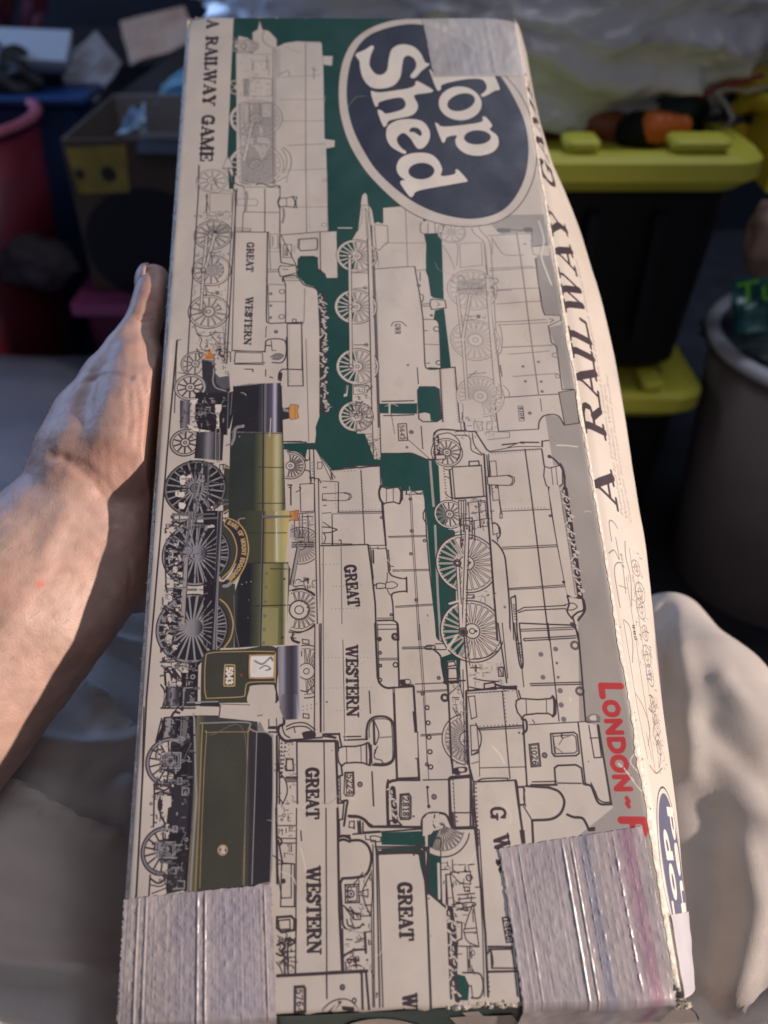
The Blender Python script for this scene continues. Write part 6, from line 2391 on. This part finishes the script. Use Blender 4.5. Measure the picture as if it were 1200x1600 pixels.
# trousers over both legs and the lap, with added mounds hidden under the box
legs = [
    [(W(1046, 985, .665), .0330), (W(1082, 1090, .625), .060), (W(1105, 1200, .59), .086), (W(1125, 1400, .56), .112), (W(1160, 1700, .52), .13), (W(1200, 2100, .47), .13)],
    [(W(1046, 985, .665), .030), (W(1050, 1200, .85), .05), (W(1040, 1150, 1.15), .05)],
    [(W(150, 960, .70), .05), (W(110, 1080, .63), .085), (W(60, 1260, .56), .115), (W(30, 1500, .50), .13), (W(0, 1900, .42), .14)],
    [(W(150, 960, .70), .045), (W(170, 1100, .90), .05), (W(200, 1060, 1.2), .05)],
    [(W(250, 1500, .56), .085), (W(500, 1750, .52), .11), (W(800, 1750, .52), .11), (W(1050, 1600, .52), .09)],
    [(box(.30, .98, BD+.075), .078), (box(.35, .75, BD+.085), .082), (box(.42, .5, BD+.085), .078), (box(.45, .36, BD+.10), .06)],  # hidden mounds added under the box, here and next line, blocking key light
    [(box(.75, .98, BD+.075), .075), (box(.65, .75, BD+.085), .080), (box(.58, .5, BD+.085), .075)],
    [(W(180, 1250, .60), .08), (W(420, 1650, .55), .10)],
    [(W(1000, 1250, .62), .06), (W(820, 1650, .56), .09)],
]
me, V, N = fuse(legs, .0048, 12)
q = proj(V); front = np.clip((N @ -FW)*2+.1, 0, 1)
D = .0026*nzv(V, 7, 1)+.0005*nzv(V, 28, 2)+.0002*nzv(V, 80, 3)
def ridge(pts, w, h, soft=1.0):
    global D
    dd_ = polydist(q, pts); D = D+h*np.exp(-(dd_/w)**2)*front
ridge([(165, 1002), (200, 1012), (245, 1018)], 13, .008); ridge([(105, 1056), (169, 1101), (212, 1160)], 11, .010); ridge([(49, 1161), (120, 1170), (230, 1163)], 14, .006)
ridge([(0, 1221), (75, 1262), (146, 1296), (170, 1310)], 11, .010); ridge([(-40, 1506), (60, 1520), (190, 1530)], 19, .010); ridge([(60, 1040), (90, 1075), (140, 1130)], 20, -.005)
ridge([(150, 1200), (120, 1250), (200, 1290)], 26, -.007); ridge([(0, 1400), (100, 1430), (200, 1450)], 34, -.006); ridge([(195, 1230), (190, 1300)], 20, .009)
ridge([(1112, 1230), (1124, 1330), (1120, 1430), (1100, 1540)], 40, -.006); ridge([(1105, 1232), (1150, 1252), (1215, 1292)], 20, .002); ridge([(1108, 1130), (1150, 1170), (1215, 1235)], 24, -.004)
ridge([(1160, 1330), (1180, 1420), (1150, 1540)], 30, .005); ridge([(1060, 1000), (1075, 1100), (1080, 1200)], 20, .004); ridge([(1130, 1060), (1170, 1110), (1215, 1150)], 20, .003)
ridge([(1040, 950), (1020, 1000), (1030, 1060)], 12, -.005); ridge([(1085, 1560), (1140, 1590), (1200, 1560)], 22, -.007)
V2 = V+N*D[:, None]
# cloth gives way under the box
rel = V2-BO; uu = rel @ BA/(BW*BW); dd = rel @ BN; vv = rel @ BB/(BL*BL)
ms = (uu > -.05) & (uu < 1.18) & (vv > -.1) & (vv < 1.08) & (dd < BD+.004) & (dd > -.2)
V2[ms] += ((BD+.004-dd[ms]))[:, None]*BN
me.vertices.foreach_set('co', V2.ravel()); me.polygons.foreach_set('use_smooth', [True]*len(me.polygons))
M_CLOTH = mat('trouser_cloth', (.50, .455, .42), .62, spec=.35, col2=(.45, .405, .375), vscale=40, bump=.18, bscale=1400, sheen=.25)
tr = bpy.data.objects.new('trousers', me); COL.objects.link(tr); me.materials.append(M_CLOTH)
tr.parent = person; tr.matrix_parent_inverse = Matrix.Translation(-Vector(person.location))
# ------------------------------------------------------------------ the room behind, out of focus
def G(px, py, Y):
    r = raydir(px, py); t = Y/r[1]; return CAM+t*r
def GZ(px, py, Z):
    r = raydir(px, py); t = (Z-CAM[2])/r[2]; return CAM+t*r
def boxbm(bm, c0, c1, taper=0, bev=.006, open_top=False, wall=.006):
    """box between corners, narrower at the foot, rounded edges; optionally an open tub"""
    x0, y0, z0 = c0; x1, y1, z1 = c1; cx, cy = (x0+x1)/2, (y0+y1)/2
    def ring(z, k, ins=0, seg=5, r=.03):
        hx, hy = (x1-x0)/2*k-ins, (y1-y0)/2*k-ins; rr_ = min(r, hx*.5, hy*.5); out = []
        for qx, qy, a0 in ((1, 1, 0), (-1, 1, 90), (-1, -1, 180), (1, -1, 270)):
            for s in range(seg+1):
                a = math.radians(a0+90*s/seg); out.append(bm.verts.new((cx+qx*(hx-rr_)+rr_*math.cos(a), cy+qy*(hy-rr_)+rr_*math.sin(a), z)))
        return out
    k0 = 1-taper; rr_ = max(bev*3, .004)
    R = [ring(z0, k0, bev, r=rr_), ring(z0+bev, k0, 0, r=rr_), ring(z1-bev*.5, 1, 0, r=rr_), ring(z1, 1, bev*.5, r=rr_)]
    if open_top: R += [ring(z1, 1, wall, r=rr_), ring(z0+wall, k0, wall, r=rr_)]
    for a, b in zip(R[:-1], R[1:]):
        n = len(a)
        for i in range(n): bm.faces.new((a[i], a[(i+1) % n], b[(i+1) % n], b[i]))
    bm.faces.new(R[0][::-1]); bm.faces.new(R[-1])
    return bm
def part_box(name, c0, c1, m, parent, **k):
    bm = bmesh.new(); boxbm(bm, c0, c1, **k); return bm_obj(name, bm, m, parent, smooth=False)
def slab(name, pts, th, m, parent=None, n=8, wav=.0, seed=0):
    p = [np.asarray(x, float) for x in pts]; nn = np.cross(p[1]-p[0], p[3]-p[0]); nn /= np.linalg.norm(nn)
    P = np.array([[(1-b)*((1-a)*p[0]+a*p[1])+b*((1-a)*p[3]+a*p[2])+nn*wav*nz(a*2, b*2, 1.3, seed) for a in np.linspace(0, 1, n)] for b in np.linspace(0, 1, n)])
    return grid_mesh(name, P, m, parent, thick=th, smooth=False)
M_CARPET = mat('dark_carpet', (.035, .036, .046), .95, var=.4, vscale=12, bump=.8, bscale=300)
M_WALL = mat('navy_wall', (.016, .020, .036), .8, var=.4, vscale=3)
fl = mesh_obj('floor', [(-4, -1, 0), (4, -1, 0), (4, 3.4, 0), (-4, 3.4, 0)], [(0, 1, 2, 3)], M_CARPET); tag(fl, kind='structure')
wl = mesh_obj('wall', [(-4, 3.0, 0), (4, 3.0, 0), (4, 3.0, 2.6), (-4, 3.0, 2.6)], [(0, 1, 2, 3)], M_WALL); tag(wl, kind='structure')
# rumpled bedding on the left
n = 90; P = np.zeros((n, n, 3))
for i, y in enumerate(np.linspace(.62, 1.62, n)):
    for j, x in enumerate(np.linspace(-1.5, .02, n)):
        e = min(1, (.02-x)/.12)*min(1, (1.66-y)/.1)
        z = .23*max(0, e)**.5+.03*nz(x, y, 3.5, 31)+.018*nz(x*.6, y*2, 7, 32)
        P[i, j] = (x, y, max(.004, z*min(1, e*3+.05)))
M_BED = mat('bed_cloth', (.15, .16, .215), .8, var=.3, vscale=5, bump=.4, bscale=300)
tag(grid_mesh('blanket', P, M_BED, flip=False), 'rumpled grey blue blanket spread on the floor left of the arm', 'blanket')

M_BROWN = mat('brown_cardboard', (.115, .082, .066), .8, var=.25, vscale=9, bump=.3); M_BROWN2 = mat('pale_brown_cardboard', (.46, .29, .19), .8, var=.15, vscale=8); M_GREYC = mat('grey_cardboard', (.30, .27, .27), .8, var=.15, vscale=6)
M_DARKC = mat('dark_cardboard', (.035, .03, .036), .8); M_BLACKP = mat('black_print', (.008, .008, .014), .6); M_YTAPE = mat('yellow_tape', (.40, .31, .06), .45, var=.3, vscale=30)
M_FILM = mat('pale_film', (.42, .62, .85), .22, spec=.8, var=.3, vscale=40); M_FILM2 = mat('cyan_film', (.30, .62, .85), .25, spec=.8); M_WHITE = mat('pale_grey_plastic', (.42, .45, .50), .35)
def tubpanels(parent, c0, c1, m, th=.005, back=None):
    x0, y0, z0 = c0; x1, y1, z1 = c1
    part_box('front_panel', (x0, y0, z0), (x1, y0+th, z1), m, parent, bev=.001); part_box('back_panel', (x0, y1-th, z0), (x1, y1, z1), back or m, parent, bev=.001)
    part_box('side_panel', (x0, y0+th+.001, z0), (x0+th, y1-th-.001, z1), m, parent, bev=.001); part_box('side_panel', (x1-th, y0+th+.001, z0), (x1, y1-th-.001, z1), m, parent, bev=.001)
    part_box('bottom_panel', (x0+th, y0+th, z0+.001), (x1-th, y1-th, z0+th), m, parent, bev=.001)
# cardboard box with the yellow tape
cb = empty('cardboard_box', (-.33, 1.85, .30), 'open cardboard box with yellow tape on its corner and a dark round print', 'cardboard box')
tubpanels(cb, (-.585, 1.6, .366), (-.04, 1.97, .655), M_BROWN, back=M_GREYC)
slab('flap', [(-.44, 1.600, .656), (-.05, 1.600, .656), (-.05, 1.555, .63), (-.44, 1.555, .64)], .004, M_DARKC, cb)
sl = slab('tape_strip', [G(103, 232, 1.597), G(196, 226, 1.597), G(203, 300, 1.597), G(124, 303, 1.597)], .001, M_YTAPE, cb); 
c = (G(235, 385, 1.596)); A = np.linspace(0, 2*PI, 40)
mesh_obj('round_print', [(c[0]+.125*math.cos(a), 1.5965, c[2]+.11*math.sin(a)) for a in A[:-1]], [list(range(39))[::-1]], M_BLACKP, cb)
for (x, y, r) in ((125, 272, .009), (170, 272, .014)):
    c = G(x, y, 1.5955); mesh_obj('printed_mark', [(c[0]+r*math.cos(a), 1.5945, c[2]+r*math.sin(a)) for a in A[:-1]], [list(range(39))[::-1]], M_DARKC, cb)
slab('tape_strip', [(-.44, 1.594, .668), (-.04, 1.594, .664), (-.04, 1.594, .648), (-.44, 1.594, .650)], .001, M_WHITE, cb)
# things inside and round it
def lump(name, c, rad, m, label, cat, seed=0, amp=.25, fr=2.2, sub=4, group=None, ridg=False):
    bm = bmesh.new(); bmesh.ops.create_icosphere(bm, subdivisions=sub, radius=1)
    for v in bm.verts:
        p = v.co.copy(); k = mnoise.noise(p*fr+Vector((seed, 0, 0)))
        if ridg: k = (.5-abs(k))*1.4+.5*(.5-abs(mnoise.noise(p*fr*2.3+Vector((0, seed, 0)))))
        else: k += .4*mnoise.noise(p*fr*2.6)
        v.co = Vector(c)+Vector((p.x*rad[0], p.y*rad[1], p.z*rad[2]))*(1+amp*k)
    return tag(bm_obj(name, bm, m, smooth=not ridg), label, cat, group)
o = slab('plastic_wrap', [G(180, 208, 1.78), G(228, 200, 1.80), G(226, 160, 1.86), G(208, 172, 1.82)], .002, M_FILM, n=14, wav=.03, seed=3)
tag(o, 'bent sheet of pale blue plastic wrap inside the box with yellow tape', 'plastic wrap')
o = slab('plastic_sleeve', [G(238, 162, 1.97), G(300, 166, 1.99), G(306, 98, 2.04), G(262, 128, 2.0)], .003, M_FILM2, n=14, wav=.03, seed=5)
tag(o, 'bright cyan plastic sleeve leaning at the back of the box with yellow tape', 'plastic sleeve')
# second cardboard box behind with raised flaps
cb2 = empty('cardboard_box', (-.62, 2.5, .0), 'larger open cardboard box behind with grey and light brown flaps standing up', 'cardboard box')
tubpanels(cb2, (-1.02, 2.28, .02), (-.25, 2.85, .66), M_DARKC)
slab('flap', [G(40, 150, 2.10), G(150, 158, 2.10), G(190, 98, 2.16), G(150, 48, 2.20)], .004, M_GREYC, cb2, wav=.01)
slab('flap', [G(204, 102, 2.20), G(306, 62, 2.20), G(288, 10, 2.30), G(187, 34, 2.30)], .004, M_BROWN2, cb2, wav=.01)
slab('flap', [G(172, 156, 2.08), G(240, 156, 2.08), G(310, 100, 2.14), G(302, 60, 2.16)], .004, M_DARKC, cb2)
# blue crate, red tub, pink tray
bc = empty('storage_crate', (-.83, 2.05, 0), 'dark blue plastic crate between the red tub and the taped cardboard box', 'crate')
M_BLUE = mat('blue_plastic', (.016, .05, .14), .45); 
part_box('body', (-1.12, 1.90, .02), (-.64, 2.02, .645), M_BLUE, bc, taper=.12, open_top=True, bev=.01)
part_box('rim', (-1.14, 1.88, .647), (-.62, 2.04, .665), mat('blue_rim', (.016, .05, .16), .35), bc, open_top=False, bev=.006)
def tub(name, c, r0, r1, h, m, label, cat, rimm=None, n=48, rimr=.012, squash=1.0, wall=.006):
    t = empty(name, c, label, cat); bm = bmesh.new(); c = Vector(c)
    prof = [(0, 0), (r0*.95, 0), (r0, .01), (r1, h), (r1-wall, h), (r0-wall, .012), (0, .012)]
    rings = [[bm.verts.new(c+Vector((r*math.cos(2*PI*k/n), r*squash*math.sin(2*PI*k/n), z))) for k in range(n)] for r, z in prof[1:-1]]
    for a, b in zip(rings[:-1], rings[1:]):
        for k in range(n): bm.faces.new((a[k], a[(k+1) % n], b[(k+1) % n], b[k]))
    bm.faces.new(rings[0][::-1]); bm.faces.new(rings[-1]); bm_obj('body', bm, m, t, smooth=True)
    bm = bmesh.new(); R = []
    for k in range(n):
        a = 2*PI*k/n; R.append([bm.verts.new(c+Vector(((r1+rimr*math.cos(b))*math.cos(a), (r1*squash+rimr*math.cos(b))*math.sin(a), h+.8*rimr*math.sin(b)))) for b in np.linspace(0, 2*PI, 9)[:-1]])
    for k in range(n):
        for j in range(8): bm.faces.new((R[k][j], R[(k+1) % n][j], R[(k+1) % n][(j+1) % 8], R[k][(j+1) % 8]))
    bm_obj('rim', bm, rimm or m, t, smooth=True); return t
M_RED = mat('red_plastic', (.15, .012, .028), .35, spec=.6, var=.2, vscale=6)
g0 = G(52, 190, 1.75); tub('laundry_tub', (g0[0]-.24, 1.75, 0), .19, .235, g0[2]+.005, M_RED, 'tall dark red plastic tub at the left edge of the picture', 'tub', mat('pink_rim', (.42, .12, .17), .3))
pk = empty('storage_tray', (-.33, 1.75, .12), 'bright pink plastic tray under the taped cardboard box', 'tray')
M_PINK = mat('pink_plastic', (.42, .09, .24), .35, spec=.6)
part_box('body', (-.605, 1.555, .004), (-.02, 2.0, .336), mat('magenta_plastic', (.14, .015, .06), .4), pk, taper=.06, bev=.01)
part_box('rim', (-.622, 1.54, .337), (-.01, 2.01, .3635), M_PINK, pk, bev=.004)
lump('cloth_bundle', tuple(G(55, 395, 1.62)-np.array([0, 0, .02])), (.075, .06, .05), mat('grey_cloth', (.05, .04, .048), .9), 'small grey brown bundle of cloth at the foot of the red tub', 'cloth', 7)
lump('dark_pile', tuple(G(8, 118, 2.0)), (.10, .08, .055), mat('dark_stuff', (.02, .028, .036), .6, var=.6, vscale=14), 'dark pile of things on the blue crate', 'pile', 9, amp=.5)
for k, (x, y, w, h, mm, lab) in enumerate([(28, 66, .11, .014, M_WHITE, 'pale grey folder on top of the dark pile'), (38, 84, .10, .009, mat('slate', (.12, .17, .25), .4), 'slate blue folder under the pale grey one')]):
    c = G(x, y, 2.02); slab('folder', [c+(-w, -.06, -h), c+(w, -.05, -h*2), c+(w*.9, .06, h), c+(-w*1.1, .06, h*1.6)], .012, mm)
    o = bpy.context.scene.objects[-1] if False else COL.objects[-1]; tag(o, lab, 'folder')
lump('green_tub_lid', tuple(G(22, 150, 1.98)), (.06, .05, .012), mat('lime', (.14, .26, .04), .5), 'lime green piece behind the rim of the red tub', 'plastic piece', 4, amp=.1)
for k, (x0, x1, y1) in enumerate([(32, 74, 72), (0, 16, 50)]):
    pts = [G(x0, -40, 2.9), G(x1, -40, 2.9), G(x1-8, y1, 2.86), G(x0+3, y1, 2.86)]
    o = slab('hanging_garment', pts, .02, mat('maroon_cloth%d' % k, (.085, .014, .028), .9), n=20, wav=.05, seed=k)
    tag(o, ['maroon garment hanging on the dark wall', 'narrow dark red garment at the wall by the picture edge'][k], 'garment')

# ---- right: stacked black totes with yellow rims
M_TOTE = mat('black_plastic', (.006, .006, .008), .42, spec=.25); M_YEL = mat('yellow_plastic', (.62, .60, .07), .42, spec=.45, var=.12, vscale=9); M_YEL2 = mat('bright_yellow_plastic', (.68, .52, .04), .35)
def tote(z0, z1, rim0, rim1, label, lid=False):
    t = empty('storage_tote', (.22, 1.3, z0), label, 'storage tote')
    part_box('body', (-.055, 1.125, z0+.001), (.465, 1.545, rim0-.001), M_TOTE, t, taper=.07, bev=.012, open_top=not lid, wall=.01)
    for x in (.06, .16, .27, .36):
        part_box('rib', (x, 1.108, z0+.06), (x+.018, 1.127, rim0-.03), M_TOTE, t, bev=.003)
    part_box('rim' if not lid else 'lid', (-.085, 1.095, rim0), (.492, 1.575, rim1), M_YEL, t, bev=.016, open_top=not lid, wall=.032)
    return t
t1 = tote(.435, .745, .712, .758, 'upper black storage tote with an olive yellow rim, full of loose things')
t2 = tote(0, .36, .372, .418, 'lower black storage tote with yellow lid, carrying the upper tote', lid=True)
for a, b in ((880, 936), (1046, 1140)):
    p0 = G(a, 232, 1.12); p1 = G(b, 232, 1.12)
    part_box('latch', (p0[0], 1.105, .759), (p1[0], 1.155, .775), M_YEL, t1, bev=.007)
p0 = G(1000, 590, 1.12); part_box('latch', (p0[0], 1.10, .419), (p0[0]+.032, 1.15, .4345), M_YEL, t2, bev=.005)
# loose contents
of = empty('orange_tool', tuple(G(950, 200, 1.28)), 'black and orange toy tool lying across the upper tote', 'toy')
def tube(name, pts, r, m, parent, n=14):
    bm = bmesh.new(); loft(bm, [(p, rr_) for p, rr_ in zip(pts, r)], n); bmesh.ops.recalc_face_normals(bm, faces=bm.faces); return bm_obj(name, bm, m, parent, smooth=True)
M_OR = mat('orange_plastic', (.75, .17, .02), .4); M_OR2 = mat('dull_orange_plastic', (.22, .060, .022), .5)
tube('handle', [G(845, 196, 1.25), G(900, 192, 1.25), G(960, 200, 1.24), G(995, 208, 1.22)], [.017, .022, .022, .018], M_OR2, of)
tube('collar', [G(990, 206, 1.215), G(1008, 205, 1.21)], [.026, .026], M_TOTE, of)
for k in range(4):
    tube('grip', [G(1016+k*14, 201-k*1.5, 1.205), G(1024+k*14, 200-k*1.5, 1.203)], [.0235-k*.003, .0225-k*.003], M_OR, of)
cl = [(880, 160, .05, (.01, .012, .016)), (930, 150, .05, (.014, .014, .018)), (985, 165, .045, (.008, .01, .014)), (1040, 155, .05, (.008, .03, .028)), (1085, 180, .045, (.006, .008, .012)), (1110, 160, .04, (.012, .03, .05)), (1140, 190, .04, (.008, .008, .01)), (1095, 210, .03, (.02, .05, .10)), (1050, 222, .022, (.03, .12, .10)), (1120, 172, .018, (.32, .33, .36)), (1080, 140, .02, (.03, .10, .07))]
LL = ['black part beside the box edge, above the dull orange handle', 'charcoal part above the middle of the orange tool', 'black part directly above the collar of the orange tool', 'dark green part just above the orange tip', 'black part right of the orange tip',
      'dark blue green part under the bag, right of the orange tip', 'black part next to the bright yellow lid', 'small blue part low between the orange tip and the yellow latch', 'small green part on the rim right of the orange tip', 'small pale grey part among the black ones', 'small green part tucked under the plastic bag']
for k, (x, y, r, c_) in enumerate(cl):
    lump('loose_part', tuple(G(x, y, 1.30+.03*(k % 3))-np.array([0, 0, r*.2])), (r*1.2, r, r*.8), mat('loose%d' % k, c_, .4), LL[k], 'odds and ends', k, amp=.5, sub=3, group='odds and ends heaped in the upper tote')
M_WIRE = [mat('wire%d' % k, c_, .4) for k, c_ in enumerate([(.5, .42, .30), (.30, .03, .05), (.02, .12, .10), (.45, .45, .48)])]
for k, pts in enumerate([[(1125, 142), (1145, 138), (1165, 143), (1200, 136), (1235, 140)], [(1095, 150), (1130, 132), (1160, 128), (1190, 118)], [(1000, 200), (1040, 226), (1075, 235), (1110, 212)], [(1120, 145), (1135, 165), (1145, 185), (1132, 205)]]):
    o = tube('cable', [G(x, y, 1.24+.01*(i % 2)) for i, (x, y) in enumerate(pts)], [.0035]*len(pts), M_WIRE[k], None, 8)
    tag(o, ['cream cable looping over the right end of the upper tote', 'dark red cable below the plastic bag', 'green cable hanging behind the tote rim', 'grey cable bent between the loose parts'][k], 'cable')
yl = empty('spare_lid', tuple(G(1180, 220, 1.25)), 'bright yellow lid standing tilted at the right end of the upper tote', 'lid')
part = slab('panel', [G(1146, 240, 1.27), G(1196, 300, 1.16), G(1235, 160, 1.18), G(1165, 150, 1.32)], .02, M_YEL2, yl, n=6)
tube('edge', [G(1150, 232, 1.255), G(1160, 175, 1.29), G(1170, 152, 1.31)], [.014, .013, .018], M_YEL2, yl)
tube('edge', [G(1150, 170, 1.28), G(1180, 158, 1.26), G(1230, 165, 1.2)], [.012, .012, .012], M_YEL2, yl)
lump('yellow_scoop', tuple(G(1170, 118, 1.35)), (.055, .05, .02), M_YEL2, 'yellow plastic piece just under the bag at the right edge', 'plastic piece', 12, amp=.2)

# big crumpled plastic bag on top
M_BAG = mat('grey_plastic_bag', (.88, .90, .94), .2, spec=1.0, var=.18, vscale=6)
bm = bmesh.new(); bmesh.ops.create_icosphere(bm, subdivisions=6, radius=1)
c = G(865, -50, 1.50)
for v in bm.verts:
    p = v.co.copy(); a = mnoise.noise(p*1.6+Vector((5, 1, 0))); b = .5-abs(mnoise.noise(Vector((p.x*3.4, p.y*3.4, p.z*6))+Vector((2, 7, 1)))); e = .5-abs(mnoise.noise(Vector((p.x*9, p.y*9, p.z*13))))
    k = 1+.09*a+.10*b+.075*max(0, 1-7*abs(mnoise.noise(Vector((p.x*2.2+p.z*3, p.y*2.2, p.z*4+p.x*1.5))+Vector((2, 7, 1)))))+.04*max(0, 1-6*abs(mnoise.noise(Vector((p.x*6-p.z*5, p.y*5, p.z*9+p.x*3))+Vector((9, 2, 4)))))
    v.co = Vector(c)+Vector((p.x*.50*k, p.y*.30*k, p.z*(.285 if p.x > -.2 else .24)*k+.17*max(0, p.x)))
tag(bm_obj('plastic_bag', bm, M_BAG, smooth=True), 'large crumpled translucent grey plastic bag lying over the totes behind the game box', 'plastic bag')

# grey bin at the right edge with packets
M_BIN = mat('taupe_bin', (.20, .165, .155), .6, var=.2, vscale=8); M_BINR = mat('pale_bin_rim', (.62, .62, .70), .4)
tub('waste_bin', (.72, 1.17, 0), .175, .205, .468, M_BIN, 'taupe plastic bin with pale rim at the right edge of the picture', 'bin', M_BINR, rimr=.013)
tp = empty('snack_packet', tuple(G(1180, 480, 1.12)), 'teal packet with bright green lettering standing in the taupe bin', 'packet')
slab('pouch', [G(1146, 522, 1.11), G(1240, 512, 1.07), G(1238, 428, 1.11), G(1143, 440, 1.15)], .02, mat('teal_foil', (.010, .085, .085), .35), tp, n=10, wav=.015)
def decal_text(t, o, ex, ey, h, m, parent, name='lettering'):
    V_, T_ = font_polys(t); w = V_[:, 0].max(); V3 = [o+ex*(v[0]/w)+ey*(v[1]/.72*h) for v in V_]
    return mesh_obj(name, V3, T_, m, parent)
o_ = G(1150, 478, 1.09); decal_text('Tu', o_, G(1215, 466, 1.06)-o_, np.array(UP)*1.0, .032, mat('green_print_letters', (.12, .45, .03), .5), tp)
lump('clear_wrapper', tuple(G(1225, 530, 1.2)), (.10, .09, .02), mat('dull_wrapper', (.07, .10, .11), .3, var=.7, vscale=40), 'glossy dark wrappers inside the taupe bin below the teal packet', 'wrapper', 3, amp=.4, ridg=True)
lump('pale_cloth', tuple(G(1205, 372, 1.2)), (.035, .04, .060), mat('peach_cloth', (.50, .34, .28), .8), 'pale peach cloth hanging above the teal packet at the right edge', 'cloth', 8, amp=.15)
